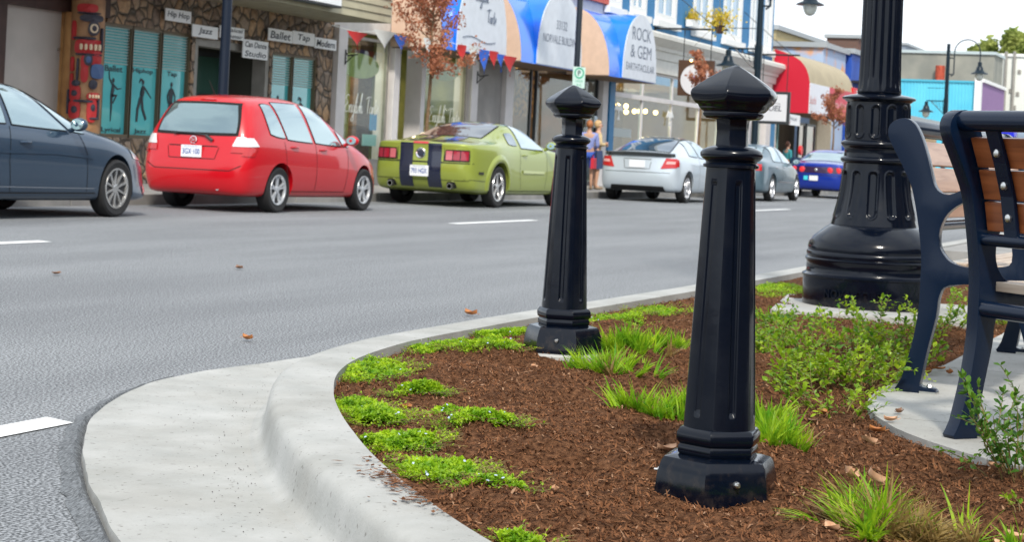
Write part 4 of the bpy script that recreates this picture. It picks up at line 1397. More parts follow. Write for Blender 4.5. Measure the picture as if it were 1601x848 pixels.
c.glass('side', [(.60, 1.01), (.98, .965), (.80, 1.40), (.58, 1.40)], rnd=.25)
c.glass('side', [(1.02, .96), (1.70, .93), (1.52, 1.43), (.86, 1.43)], rnd=.06)
c.glass('side', [(1.78, .93), (2.56, .90), (2.06, 1.38), (1.62, 1.43)], rnd=.08)
c.glass('side', [(2.60, .90), (2.78, .895), (2.66, 1.02), (2.48, 1.12)], rnd=.05, trim=.006)
c.glass('rear', [(-.60, 1.00), (.60, 1.00), (.49, 1.37), (-.49, 1.37)], name='rear_window', rnd=.16, trim=.035, curve=0, mat=M('hatch_glass', (.20, .28, .30), .03, .7, coat=1))
c.glass('top', [(2.78, -.58), (2.78, .58), (2.10, .50), (2.10, -.50)], name='windscreen', rnd=.05, trim=.01)
for s in (-1, 1):
    o = c.part('tail_light', c.quad(MB(), 'rear', [(s * .56, .84), (s * .745, .84), (s * .70, .96), (s * .60, .96)], 8, 8, off=.014), lens_white)
    c.part('red_lens', c.quad(MB(), 'rear', [(s * .55, .76), (s * .75, .76), (s * .745, .835), (s * .56, .835)], 8, 8, off=.013), lens_red, o)
    kd = 'side' if s < 0 else 'lside'
    c.part('side_lens', c.quad(MB(), kd, [(.10, .84), (.30, .85), (.22, .955), (.13, .95)], 6, 6, off=.012), lens_white, o)
    c.part('side_red_lens', c.quad(MB(), kd, [(.06, .72), (.20, .72), (.28, .835), (.10, .835)], 6, 6, off=.012), lens_red, o)
c.plate(0, .76, '3GX·100')
g = c.strip(MB(), 'side', [(.93, .93), (.98, .55), (1.05, .44)], .008); c.strip(g, 'side', [(1.78, .91), (1.80, .5), (1.8, .29)], .008); c.strip(g, 'side', [(2.72, .86), (2.72, .6), (2.66, .29)], .008)
c.strip(g, 'side', [(1.02, .28), (2.68, .27)], .008); c.strip(g, 'rear', [(-.70, .60), (-.56, .53), (.56, .53), (.70, .60)], .01); c.strip(g, 'rear', [(-.36, .83), (.36, .83)], .012); c.strip(g, 'rear', [(-.34, .67), (.34, .67)], .008)
c.strip(g, 'rear', [(-.38, .82), (-.34, .67)], .008); c.strip(g, 'rear', [(.38, .82), (.34, .67)], .008)
c.part('door_seams', g, wellblack)
c.handle(1.18, .86, red); c.handle(1.98, .84, red)
p0 = c.pr('rear', 0, .90, .02)
g = MB().lathe([(.042, 0), (.052, .004), (.052, .008), (.042, .010)], 20, axis='x', c=p0, cap=False)
g.box((p0.x, -.020, p0.z - .022), (p0.x + .008, -.013, p0.z + .024)); g.box((p0.x, .013, p0.z - .022), (p0.x + .008, .020, p0.z + .024)); g.box((p0.x, -.014, p0.z - .005), (p0.x + .008, .014, p0.z + .003))
c.part('rear_badge', g, chrome)
q = [c.pr('rear', -.18 + .1 * k, .945 + .025 * min(k, 2), .03) for k in range(-2, 4)][::-1]
g = MB().tube([c.pr('rear', -.2, .955, .03), c.pr('rear', 0, .98, .03), c.pr('rear', .22, .985, .03), c.pr('rear', .30, .97, .03)], .011, 6)
g.tube([c.pr('rear', -.18, .96, .03), c.pr('rear', -.28, .90, .02)], .02, 6); c.part('rear_wiper', g, dark_metal)
g = MB().tube([(.55, .05, 1.51), (.40, .05, 1.68)], [.006, .003], 6); c.part('aerial', g, dark_metal)
g = MB().tube([(.02, -.38, .30), (.25, -.38, .29)], .028, 12); c.part('exhaust', g, steel)
c.part('high_brake_light', c.quad(MB(), 'rear', [(-.12, 1.425), (.12, 1.425), (.12, 1.445), (-.12, 1.445)], 6, 2, off=.012), lens_red)
obj('number_badge', text(MB(), 'S  P O R T', tuple(c.pr('rear', -.47, .885, .012)), w=.13, h=.016, face='-x'), chrome, c.t) if False else None

c.t.scale = (1.05, 1.02, 1.03)

# ---- green muscle coupe with dark stripes
green = car_paint('lime_green_paint', (.29, .345, .055), .25, .3)
S = dict(name='parked_car', label='lime green muscle coupe with two wide dark blue racing stripes', L=4.76, r=.335, ws=.90, rk=.93, rb=.07, gap=.05, bulge=.02,
         axles=(1.03, 3.75), paint=green, xs=[.05, .25, .55, .75, 1.03, 1.35, 1.75, 2.2, 2.6, 2.95, 3.25, 3.5, 3.75, 4.1, 4.45, 4.66],
         bot=[(0, .26), (.6, .2), (4.2, .18), (4.76, .2)],
         top=[(.05, 1.02), (.5, 1.045), (.95, 1.09), (1.35, 1.24), (1.75, 1.36), (2.2, 1.405), (2.55, 1.38), (2.9, 1.25), (3.25, 1.06), (3.5, 1.015), (4.0, .96), (4.45, .90), (4.66, .80)],
         belt=[(0, .97), (.6, 1.0), (1.1, 1.0), (1.6, .955), (2.4, .93), (3.0, .92), (3.5, .93), (4.2, .87), (4.66, .74)],
         wb=[(0, .83), (.5, .88), (1.03, .92), (1.6, .88), (2.5, .88), (3.2, .89), (3.75, .91), (4.3, .86), (4.7, .76)],
         wr=[(0, .76), (.6, .76), (.95, .68), (1.4, .60), (1.8, .575), (2.4, .575), (2.8, .62), (3.2, .70), (3.6, .74), (4.66, .62)],
         crown=[(0, .03), (.9, .03), (1.4, .05), (2.4, .04), (2.9, .06), (3.4, .03), (4.66, .04)],
         rear=[(.2, .16), (.40, .05), (.46, .0), (.62, .0), (.68, .06), (.98, .03), (1.02, .0)],
         front=[(.2, .1), (.4, 0), (.6, .0), (.8, .06)], loc=(0, 0, 0))
S['loc'] = (place(771, 290, 1.03 * 1.10, YC), YC + .06, 0)
c = Car(S)
c.wheels(5, 'thin', .66, M('bright_alloy', (.62, .62, .62), .25, .8)); c.mirror(3.02, .98, green, 1.0)
c.glass('side', [(2.02, .975), (3.02, .955), (2.62, 1.27), (2.12, 1.335)], rnd=.08)
c.glass('side', [(1.52, 1.02), (1.90, 1.0), (1.95, 1.22), (1.66, 1.20)], rnd=.35, trim=.004, mat=M('quarter_glass', (.10, .16, .20), .1, .3, coat=1))
c.glass('top', [(1.02, .56), (1.02, -.56), (1.85, -.50), (1.85, .50)], name='rear_window', rnd=.10, trim=.02, mat=M('rear_glass_dark', (.03, .04, .05), .02, .25, coat=1, spec=1))
c.glass('top', [(3.22, -.66), (3.22, .66), (2.62, .52), (2.62, -.52)], name='windscreen', rnd=.06, trim=.01)
navy = M('stripe_navy', (.008, .012, .035), .25, coat=1)
for s in (-1, 1):
    a0, a1 = (.13, .36) if s > 0 else (-.36, -.13)
    for kd, q0, q1, nn in (('rear', .30, .985, 44), ('top', .05, 1.0, 30), ('top', 1.9, 2.6, 24), ('top', 3.28, 4.6, 40)):
        q = [(a0, q0), (a1, q0), (a1, q1), (a0, q1)] if kd == 'rear' else [(q0, a0), (q0, a1), (q1, a1), (q1, a0)]
        c.part('racing_stripe', c.quad(MB(), kd, q, 5, nn, off=.006), navy)
    o = c.part('tail_light', c.quad(MB(), 'rear', [(s * .40, .715), (s * .80, .715), (s * .79, .90), (s * .42, .90)], 12, 6, rnd=.08, off=.012), M('lens_surround', (.02, .01, .01), .3))
    for k in range(3):
        u = .435 + k * .12
        c.part('lamp_bar', c.quad(MB(), 'rear', [(s * u, .735), (s * (u + .105), .735), (s * (u + .105), .88), (s * u, .88)], 6, 6, off=.018), M('lens_plum', (.30, .012, .03), .12, coat=1) if k else M('lens_pinkish', (.5, .12, .14), .12, coat=1), o)
p0 = c.pr('rear', 0, .825, .012)
g = MB().lathe([(.055, 0), (.075, -.006), (.085, 0), (.085, .01), (.055, .01)], 28, axis='x', c=p0, cap=False); c.part('round_badge', g, chrome)
g = MB().lathe([(.001, -.002), (.056, -.002), (.056, .01)], 24, axis='x', c=p0); g.box((p0.x - .006, -.02, p0.z - .02), (p0.x, .02, p0.z + .02)); c.part('badge_face', g, navy)
c.plate(0, .55, '793 HGX', size=(.32, .17))
c.part('decklid_brake_light', c.quad(MB(), 'rear', [(-.13, .975), (.13, .975), (.13, 1.0), (-.13, 1.0)], 6, 2, off=.012), lens_red)
g = c.strip(MB(), 'rear', [(-.84, .69), (.84, .69)], .014); c.strip(g, 'rear', [(-.40, .92), (-.40, .70), (.40, .70), (.40, .92)], .008); c.strip(g, 'side', [(1.95, .95), (1.92, .6), (1.98, .30)], .008); c.strip(g, 'side', [(3.10, .92), (3.12, .6), (3.05, .30)], .008)
c.strip(g, 'rear', [(-.80, .42), (.80, .42)], .008); c.strip(g, 'side', [(.5, .42), (.05, .44)], .008); c.strip(g, 'side', [(1.5, .27), (3.35, .26)], .01); c.part('body_seams', g, wellblack)
g = MB(); c.quad(g, 'side', [(2.05, .565), (2.98, .56), (2.98, .60), (2.05, .61)], 16, 2, off=.016); c.part('side_moulding', g, car_paint('lime_pale', (.5, .56, .2), .2))
g = MB(); c.quad(g, 'side', [(.28, .53), (.44, .53), (.44, .57), (.28, .57)], 6, 2, off=.012); c.part('side_marker', g, M('marker_dark', (.03, .03, .02), .3))
c.handle(2.12, .86, green)
g = MB()
for y in (-.52, .52): g.tube([(-.01, y, .335), (.25, y, .335)], [.05, .05], 16)
c.part('exhaust_pipes', g, wellblack) if False else None
for y in (-.52, .52):
    e = c.part('exhaust', MB().tube([(-.03, y, .33), (.25, y, .33)], [.045, .045], 16), steel)
    c.part('pipe_mouth', MB().lathe([(.001, 0), (.036, 0)], 14, axis='x', c=(-.034, y, .33)), wellblack, e)
    c.part('bumper_scallop', c.quad(MB(), 'rear', [(y - .09, .30), (y + .09, .30), (y + .065, .40), (y - .065, .40)], 8, 6, rnd=.4, off=.007), wellblack, e)
# flared haunch over the rear wheel
for s, kd in ((-1, 'side'), (1, 'lside')):
    g = MB(); rows = []
    for k in range(25):
        a = R(-8 + 196 * k / 24); row = []
        for rr, o_ in ((.39, .012), (.415, .026), (.45, .026), (.50, .010), (.52, -.004)):
            row.append(c.pr(kd, 1.03 + rr * math.cos(a), .345 + rr * math.sin(a), o_))
        rows.append(row)
    g.grid(rows); c.part('wheel_arch_flare', g, green)
c.t.scale = (1.10, 1.06, 1.07)

# ---- grey sedan, front half in view
grey = car_paint('slate_blue_paint', (.03, .058, .10), .35, .3)
S = dict(name='parked_car', label='slate blue grey sedan cut by the left edge, multi spoke wheel in view', L=4.54, r=.322, ws=.86, rk=.9, rb=.08,
         axles=(.95, 3.62), paint=grey, xs=[.06, .22, .5, .8, 1.2, 1.6, 2.0, 2.4, 2.8, 3.1, 3.35, 3.62, 3.95, 4.25, 4.42],
         bot=[(0, .25), (.6, .2), (4.2, .17), (4.54, .2)],
         top=[(.06, 1.06), (.4, 1.10), (.7, 1.22), (1.1, 1.40), (1.6, 1.46), (2.0, 1.44), (2.4, 1.34), (2.8, 1.17), (3.1, 1.04), (3.4, .97), (3.7, .93), (4.1, .84), (4.42, .70)],
         belt=[(0, .98), (.8, .98), (1.6, .95), (2.4, .91), (3.0, .88), (3.4, .86), (3.9, .78), (4.42, .62)],
         wb=[(0, .78), (.6, .84), (1.5, .865), (2.8, .86), (3.4, .85), (3.9, .82), (4.3, .73), (4.54, .62)],
         wr=[(0, .68), (.8, .62), (1.5, .58), (2.2, .58), (2.7, .62), (3.2, .70), (3.7, .70), (4.42, .50)],
         crown=[(0, .04), (2.4, .045), (2.9, .06), (3.4, .04), (4.42, .06)],
         rear=[(.2, .12), (.4, 0), (.6, 0), (.9, .06), (1.06, .04)], front=[(.2, .08), (.4, 0), (.55, .01), (.7, .14)], loc=(0, 0, 0))
S['loc'] = (place(175.5, 297, 3.62, YC), YC, 0)
c = Car(S)
c.wheels(10, 'thin', .68, M('machined_alloy', (.55, .55, .55), .2, .8)); c.mirror(2.66, .95, grey, 1.05)
c.glass('side', [(1.65, .975), (2.64, .935), (2.10, 1.35), (1.68, 1.385)], rnd=.06)
c.glass('side', [(.75, 1.0), (1.56, .98), (1.58, 1.39), (1.12, 1.36)], rnd=.10)
c.glass('side', [(2.71, .93), (2.98, .91), (2.80, 1.03), (2.32, 1.25)], rnd=.04, trim=.006)
c.glass('top', [(3.06, -.64), (3.06, .64), (2.08, .50), (2.08, -.50)], name='windscreen', rnd=.04, trim=.01)
c.glass('top', [(.45, .58), (.45, -.58), (1.05, -.50), (1.05, .50)], name='rear_window', rnd=.08)
g = c.strip(MB(), 'side', [(1.61, .96), (1.59, .6), (1.65, .29)], .008); c.strip(g, 'side', [(2.86, .91), (2.98, .7), (3.02, .29)], .008)
c.strip(g, 'side', [(1.2, .28), (3.2, .27)], .012); c.strip(g, 'side', [(3.30, .91), (3.8, .86), (4.2, .74)], .007); c.part('body_seams', g, wellblack)
g = c.strip(MB(), 'side', [(1.3, .345), (3.15, .325)], .012, off=.012); c.part('sill_strip', g, M('sill_shine', (.25, .28, .33), .2, .6))
g = c.strip(MB(), 'side', [(1.4, .70), (2.4, .70), (3.1, .66)], .03, off=.008); c.part('door_crease', g, grey)
c.handle(.95, .80, grey); c.handle(1.86, .80, grey)
for s, kd in ((-1, 'side'), (1, 'lside')):
    c.part('headlight', c.quad(MB(), kd, [(4.0, .66), (4.34, .62), (4.27, .73), (3.90, .80)], 10, 6, off=.008), lens_white)
    c.part('fog_light', c.quad(MB(), kd, [(4.26, .27), (4.40, .28), (4.38, .34), (4.26, .34)], 4, 4, off=.01), lens_white)

c.t.scale = (1, 1, 1.03)

# ---- silver coupe
silver = car_paint('silver_paint', (.55, .62, .68), .35, .28)
S = dict(name='parked_car', label='silver hatch coupe with black rear spoiler parked between the two bollards', L=4.34, r=.315, ws=.85, rk=.92, rb=.08,
         axles=(.80, 3.50), paint=silver, xs=[.04, .2, .45, .8, 1.2, 1.6, 2.0, 2.4, 2.8, 3.1, 3.5, 3.9, 4.22],
         bot=[(0, .24), (.6, .2), (4.34, .2)],
         top=[(.04, 1.00), (.3, 1.05), (.8, 1.23), (1.3, 1.36), (1.8, 1.405), (2.2, 1.39), (2.6, 1.26), (3.0, 1.06), (3.3, .97), (3.8, .90), (4.22, .76)],
         belt=[(0, .95), (.8, .96), (1.6, .92), (2.6, .89), (3.2, .87), (4.22, .66)],
         wb=[(0, .80), (.6, .86), (2.4, .865), (3.4, .84), (4.22, .68)],
         wr=[(0, .70), (.5, .65), (1.0, .59), (1.6, .56), (2.2, .56), (2.7, .64), (3.2, .70), (4.22, .55)],
         crown=[(0, .03), (1.0, .05), (2.4, .045), (3.0, .05), (4.22, .05)],
         rear=[(.2, .12), (.38, .02), (.46, 0), (.60, .0), (.66, .04), (.95, .07), (1.0, .03)], front=[(.2, .08), (.4, 0), (.6, .02), (.76, .12)], loc=(0, 0, 0))
S['loc'] = (place(1066, 298, .80 * 1.10, YC), YC, 0)
c = Car(S)
c.wheels(7, 'thin', .66); c.mirror(2.75, .93, silver)
c.glass('side', [(1.62, .965), (2.70, .94), (2.30, 1.28), (1.66, 1.335)], rnd=.08)
c.glass('side', [(.92, 1.0), (1.54, .97), (1.58, 1.32), (1.20, 1.29)], rnd=.15)
c.glass('top', [(.34, .58), (.34, -.58), (1.25, -.48), (1.25, .48)], name='rear_window', rnd=.10, mat=M('rear_glass_blue', (.03, .06, .09), .03, .2, coat=1), trim=.02)
c.glass('top', [(2.95, -.62), (2.95, .62), (2.30, .50), (2.30, -.50)], name='windscreen')
c.part('sunroof', c.quad(MB(), 'top', [(1.4, .46), (1.4, -.46), (2.1, -.46), (2.1, .46)], off=.014), carglass_dark)
g = MB(); rows = []
for k in range(-12, 13):
    y = k / 12 * .76; p = c.pr('rear', y, .965, .0); b = (k / 12) ** 2
    rows.append([(p.x + .10, y, p.z + .055), (p.x - .03, y, p.z + .085 - .02 * b), (p.x - .06, y, p.z + .065 - .02 * b), (p.x - .04, y, p.z + .0 - .02 * b), (p.x + .02, y, p.z - .03)])
g.grid(rows); c.part('spoiler', g, carglass_dark)
for s in (-1, 1):
    o = c.part('tail_light', c.quad(MB(), 'rear', [(s * .50, .70), (s * .80, .73), (s * .79, .92), (s * .60, .93)], 10, 8, off=.012), lens_red)
    c.part('clear_lens', c.quad(MB(), 'rear', [(s * .60, .80), (s * .77, .81), (s * .77, .86), (s * .62, .86)], 6, 4, off=.018), M('lens_pink', (.7, .35, .33), .15, coat=1), o)
    c.part('side_lens', c.quad(MB(), 'side' if s < 0 else 'lside', [(.07, .74), (.22, .76), (.24, .90), (.10, .92)], 6, 4, off=.012), lens_red, o)
c.plate(0, .79, None, size=(.34, .15))
g = c.strip(MB(), 'rear', [(-.30, .89), (.30, .89), (.27, .69), (-.27, .69)], .01, closed=True); c.strip(g, 'rear', [(-.70, .62), (.70, .62)], .01); c.strip(g, 'side', [(1.56, .94), (1.54, .5), (1.6, .28)], .008)
c.strip(g, 'side', [(2.85, .90), (2.85, .6), (2.8, .28)], .008); c.part('body_seams', g, wellblack)
c.part('bumper_shade', c.quad(MB(), 'rear', [(-.60, .24), (.60, .24), (.56, .34), (-.56, .34)], off=.008), wellblack)  # dark patch painting the shade under the bumper, no opening there
c.handle(1.75, .82, silver)

c.t.scale = (1.10, 1.09, 1.08)

# ---- teal grey sedan
teal = car_paint('teal_grey_paint', (.10, .16, .20), .4, .3)
S = dict(name='parked_car', label='grey blue sedan mostly hidden behind the nearest bollard', L=4.7, r=.33, ws=.87, rk=.9, rb=.08,
         axles=(1.0, 3.75), paint=teal, xs=[.05, .22, .5, .9, 1.3, 1.7, 2.1, 2.5, 2.9, 3.3, 3.75, 4.2, 4.56],
         bot=[(0, .25), (.6, .2), (4.7, .2)],
         top=[(.05, 1.05), (.5, 1.10), (.9, 1.18), (1.4, 1.38), (1.9, 1.45), (2.4, 1.43), (2.8, 1.28), (3.2, 1.08), (3.5, .99), (4.1, .90), (4.56, .74)],
         belt=[(0, .96), (1.6, .95), (2.8, .92), (3.4, .88), (4.56, .66)], wb=[(0, .79), (.6, .86), (2.8, .88), (3.9, .85), (4.56, .70)],
         wr=[(0, .70), (.8, .66), (1.4, .59), (2.3, .58), (2.9, .66), (3.4, .70), (4.56, .55)], crown=[(0, .04), (4.56, .045)],
         rear=[(.2, .1), (.4, 0), (.6, 0), (.95, .05), (1.05, .03)], front=[(.2, .08), (.4, 0), (.6, .02), (.74, .12)], loc=(0, 0, 0))
S['loc'] = (place(1192, 294, 1.0, YC), YC - .2, 0)
c = Car(S)
c.wheels(8, 'thin', .68); c.mirror(3.05, .96, teal)
c.glass('side', [(2.05, .985), (3.0, .965), (2.5, 1.32), (2.06, 1.37)], rnd=.08); c.glass('side', [(1.1, 1.0), (1.96, .985), (1.97, 1.375), (1.5, 1.345)], rnd=.12)
c.glass('top', [(.62, .58), (.62, -.58), (1.35, -.50), (1.35, .50)], name='rear_window'); c.glass('top', [(3.15, -.64), (3.15, .64), (2.5, .50), (2.5, -.50)], name='windscreen')
g = c.strip(MB(), 'side', [(2.0, .95), (1.98, .5), (2.0, .28)], .01); c.strip(g, 'side', [(3.15, .90), (3.16, .6), (3.1, .28)], .01); c.part('body_seams', g, wellblack)
c.part('sill_strip', c.strip(MB(), 'side', [(1.5, .50), (3.2, .48)], .035, off=.012), chrome)
c.handle(1.3, .86, chrome); c.handle(2.2, .86, chrome)
for s in (-1, 1):
    c.part('tail_light', c.quad(MB(), 'rear', [(s * .50, .76), (s * .78, .76), (s * .77, .92), (s * .52, .92)], off=.012), lens_red)

c.t.scale = (1, 1, 1.06)

# ---- blue sedan
blue = car_paint('royal_blue_paint', (.006, .03, .30), .2, .25)
S = dict(name='parked_car', label='deep blue sedan with four round red tail lamps, farthest parked car', L=4.9, r=.32, ws=.88, rk=.93, rb=.08,
         axles=(1.05, 3.8), paint=blue, xs=[.05, .22, .5, .9, 1.3, 1.7, 2.1, 2.5, 2.9, 3.3, 3.75, 4.3, 4.76],
         bot=[(0, .25), (.6, .2), (4.9, .2)],
         top=[(.05, 1.02), (.5, 1.05), (.95, 1.12), (1.4, 1.34), (1.9, 1.44), (2.5, 1.43), (2.9, 1.30), (3.3, 1.08), (3.6, .99), (4.2, .90), (4.76, .72)],
         belt=[(0, .95), (1.6, .94), (2.8, .92), (3.4, .88), (4.76, .66)], wb=[(0, .84), (.6, .89), (2.8, .90), (3.9, .87), (4.76, .72)],
         wr=[(0, .76), (.8, .70), (1.4, .63), (2.3, .61), (2.9, .68), (3.4, .72), (4.76, .55)], crown=[(0, .035), (4.76, .045)],
         rear=[(.2, .1), (.4, 0), (.62, 0), (.95, .04), (1.02, .02)], front=[(.2, .08), (.4, 0), (.6, .02), (.74, .12)], loc=(0, 0, 0))
S['loc'] = (ony(1276, 300, 13.0).x - .2, YC - .05, 0)
c = Car(S)
c.wheels(7, 'thin', .66); c.mirror(3.1, .96, blue)
c.glass('side', [(2.1, .975), (3.1, .96), (2.6, 1.34), (2.12, 1.37)], rnd=.08); c.glass('side', [(1.15, 1.0), (2.0, .98), (2.0, 1.37), (1.5, 1.33)], rnd=.12)
c.glass('top', [(.72, .64), (.72, -.64), (1.45, -.54), (1.45, .54)], name='rear_window', rnd=.08); c.glass('top', [(3.25, -.66), (3.25, .66), (2.6, .52), (2.6, -.52)], name='windscreen')
c.part('tail_panel', c.quad(MB(), 'rear', [(-.78, .72), (.78, .72), (.76, .90), (-.76, .90)], 24, 6, off=.010), M('tail_panel_dark', (.03, .012, .05), .2, coat=1))
for y in (-.66, -.42, .42, .66):
    p = c.pr('rear', y, .81, .02)
    o = c.part('tail_light', MB().lathe([(.001, -.004), (.06, -.002), (.085, .006)], 20, axis='x', c=p), M('lens_bright', (.75, .03, .04), .12, coat=1))
p = c.pr('rear', 0, .81, .02); c.part('rear_badge', MB().lathe([(.001, -.004), (.035, -.002), (.045, .006)], 16, axis='x', c=p), chrome)
c.plate(.06, .57, None, size=(.26, .14))
p = c.pr('rear', .33, .57, .02); c.part('bumper_sticker', MB().box((p.x - .004, .24, .51), (p.x + .004, .36, .63)), M('sticker_cyan', (.05, .55, .65), .5))
g = c.strip(MB(), 'rear', [(-.8, .66), (.8, .66)], .012); c.strip(g, 'side', [(2.05, .95), (2.02, .5), (2.05, .28)], .01); c.part('body_seams', g, wellblack)
c.handle(2.2, .86, blue)
c.t.scale = (1, 1.05, 1.09)
# ================================================================== THE FAR SIDE OF THE STREET
YF = 17.3
def FX(px, py, Y=YF):
    p = ony(px, py, Y); return p.x, p.z
def X_(px, py=150, Y=YF): return ony(px, py, Y).x
def Z_(px, py, Y=YF): return ony(px, py, Y).z

def wall(mb, x0, x1, z0, z1, y0, y1, holes=()):
    """wall slab (front y0, back y1) with rectangular openings (x0, x1, z0, z1)"""
    xs = sorted({x0, x1} | {min(max(v, x0), x1) for h in holes for v in h[:2]})
    zs = sorted({z0, z1} | {min(max(v, z0), z1) for h in holes for v in h[2:4]})
    solid = {}
    for i in range(len(xs) - 1):
        for j in range(len(zs) - 1):
            cx, cz = (xs[i] + xs[i + 1]) / 2, (zs[j] + zs[j + 1]) / 2
            solid[i, j] = not any(h[0] < cx < h[1] and h[2] < cz < h[3] for h in holes)
    for (i, j), s in solid.items():
        if not s: continue
        a, b, c, d = xs[i], xs[i + 1], zs[j], zs[j + 1]
        mb.add([(a, y0, c), (b, y0, c), (b, y0, d), (a, y0, d)], [(0, 1, 2, 3)])
        mb.add([(a, y1, c), (b, y1, c), (b, y1, d), (a, y1, d)], [(3, 2, 1, 0)])
        for di, dj, q in ((-1, 0, [(a, y0, c), (a, y0, d), (a, y1, d), (a, y1, c)]), (1, 0, [(b, y0, c), (b, y1, c), (b, y1, d), (b, y0, d)]),
                          (0, -1, [(a, y0, c), (a, y1, c), (b, y1, c), (b, y0, c)]), (0, 1, [(a, y0, d), (b, y0, d), (b, y1, d), (a, y1, d)])):
            if not solid.get((i + di, j + dj), False): mb.add(q, [(0, 1, 2, 3)])
    return mb
def frame(mb, x0, x1, z0, z1, y0, y1, t=.06):
    mb.box((x0, y0, z0), (x0 + t, y1, z1)); mb.box((x1 - t, y0, z0), (x1, y1, z1))
    mb.box((x0 + t, y0, z0), (x1 - t, y1, z0 + t)); mb.box((x0 + t, y0, z1 - t), (x1 - t, y1, z1)); return mb
def bpart(name, mb, mat, parent, **k): return obj(name, mb, mat, parent, world=True, **k)

cobble = stonemat('river_stone', 4.3, [(.12, .09, .07), (.36, .25, .16), (.22, .18, .15), (.44, .27, .14), (.18, .13, .10)], (.08, .065, .05), 1.0, (1, 1, 1))
cobble.node_tree.nodes['Principled BSDF'].inputs['Roughness'].default_value = .6
brickm = stonemat('storefront_brick', 4.2, [(.13, .07, .04), (.22, .12, .07)], (.07, .05, .04), .5, brick='y')
tanbrick = stonemat('tan_brick', 3.0, [(.42, .34, .16), (.52, .42, .22)], (.30, .26, .16), .3, brick='y')
palebrick = stonemat('pale_brick', 4.0, [(.52, .42, .28), (.60, .50, .35)], (.36, .30, .22), .3, brick='y')
trimgrey = M('grey_trim', (.26, .25, .23), .6, var=.1)
brown_dk = M('dark_brown_beam', (.045, .022, .018), .6, var=.2)
offwhite = M('off_white_panel', (.42, .40, .37), .7, var=.06, scale=2)
colwhite = M('white_column', (.62, .60, .60), .6, var=.05, scale=3)
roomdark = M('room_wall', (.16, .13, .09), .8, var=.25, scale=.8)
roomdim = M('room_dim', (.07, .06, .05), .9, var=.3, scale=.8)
floorm = M('room_floor', (.12, .09, .07), .5)
pane = glassmat('window_pane', (.86, .93, .91), .65)
film = M('teal_window_film', (.06, .42, .47), .12, coat=1.0, col2=(.12, .58, .60), scale=.7)
blindm = M('blind_slat', (.5, .66, .66), .4)
silh = M('silhouette_vinyl', (.008, .02, .03), .4)
mull = M('brown_mullion', (.13, .10, .06), .5)
mull_dk = M('dark_mullion', (.03, .035, .04), .4)
bulb = M('warm_bulb', (1, .7, .3), .5, emis=(1, .62, .22), es=9)
signboard = M('sign_board', (.80, .82, .84), .45)

# ---------------- dance studio
xa, xb = X_(-160), X_(519, 130)
b = thing('dance_studio', 'low cobblestone fronted dance studio with teal film windows and small hung boards', 'building', (xa, YF, 0))
wins = []
def W_(p0, p1, ptop, pbot):
    pm = (p0 + p1) / 2; my = (ptop + pbot) / 2
    return (X_(p0, my), X_(p1, my), Z_(pm, pbot), Z_(pm, ptop))
w1 = W_(162, 207, 37, 214); w2 = W_(207, 253, 43, 217); w3 = W_(253, 297, 50, 220)
zb_, zt_ = w2[2], w2[3]
dr = W_(302, 420, 66, 220); dr = (dr[0], dr[1], .15, dr[3])
w4 = W_(424, 458, 82, 220); w5 = W_(458, 494, 87, 220)
holes = [(w1[0], w3[1], zb_, zt_), dr, (w4[0], w5[1], zb_, w4[3])]
xs_ = X_(165, 100)
bpart('stone_wall', wall(MB(), xs_, xb - .012, .145, 5.6, YF, YF + .35, holes), cobble, b)
# door recess, panes, film, blinds
def film_window(x0, x1, z0, z1, words, fig=None):
    g = frame(MB(), x0 - .02, x1 + .02, z0, z1, YF + .03, YF + .12, .055)
    f = bpart('window', g, mull, b, label=None)
    bpart('pane', MB().box((x0 + .035, YF + .10, z0 + .055), (x1 - .035, YF + .115, z1 - .055)), film, f)
    zbld = lerp(z1, z0, .36)
    g = MB(); z = z1 - .08
    while z > zbld:
        g.add([(x0 + .04, YF + .088, z), (x1 - .04, YF + .088, z), (x1 - .04, YF + .062, z + .022), (x0 + .04, YF + .062, z + .022)], [(0, 1, 2, 3)]); z -= .048
    s = bpart('blind', g, blindm, f); 
    g = MB(); xm = (x0 + x1) / 2
    for t, w, zf in words: text(g, t, (xm, YF + .095, lerp(z0, z1, zf)), w=w * (x1 - x0), h=.10, offset=.02)
    bpart('window_lettering', g, silh, f)
    if fig:
        g = MB(); H_ = (z1 - z0) * .40; zc = lerp(z0, z1, .14)
        for poly in fig: 
            P = [(xm + (u - .5) * H_ * .5, zc + v * H_) for u, v in poly]
            g.prism(P, YF + .091, YF + .097, 'y')
        bpart('dancer_silhouette', g, silh, f)
    return f
def limb(pts, w):
    """flat limb polygon along a polyline"""
    L1, L2 = [], []
    for i, p in enumerate(pts):
        q, s = pts[max(0, i - 1)], pts[min(len(pts) - 1, i + 1)]
        dx, dy = (s[0] - q[0]) * .5, s[1] - q[1]; l = math.hypot(dx, dy) or 1
        ww = w[i] if hasattr(w, '__len__') else w
        L1.append((p[0] - dy / l * ww * 2, p[1] + dx / l * ww)); L2.append((p[0] + dy / l * ww * 2, p[1] - dx / l * ww))
    return L1 + L2[::-1]
def head(x, y, r=.055): return [(x + 2 * r * .8 * math.cos(a * .6283), y + r * math.sin(a * .6283)) for a in range(10)]
ballet = [head(.52, .90), limb([(.5, .84), (.5, .70), (.42, .55)], [.03, .06, .05]), limb([(.46, .80), (.2, .95), (.16, 1.12)], [.02, .018, .012]), limb([(.54, .80), (.85, .72), (1.15, .74)], [.022, .018, .01]),
          limb([(.42, .56), (.80, .58), (.55, .40)], [.045, .04, .02]), limb([(.42, .56), (.44, .28), (.42, .0)], [.045, .03, .012])]
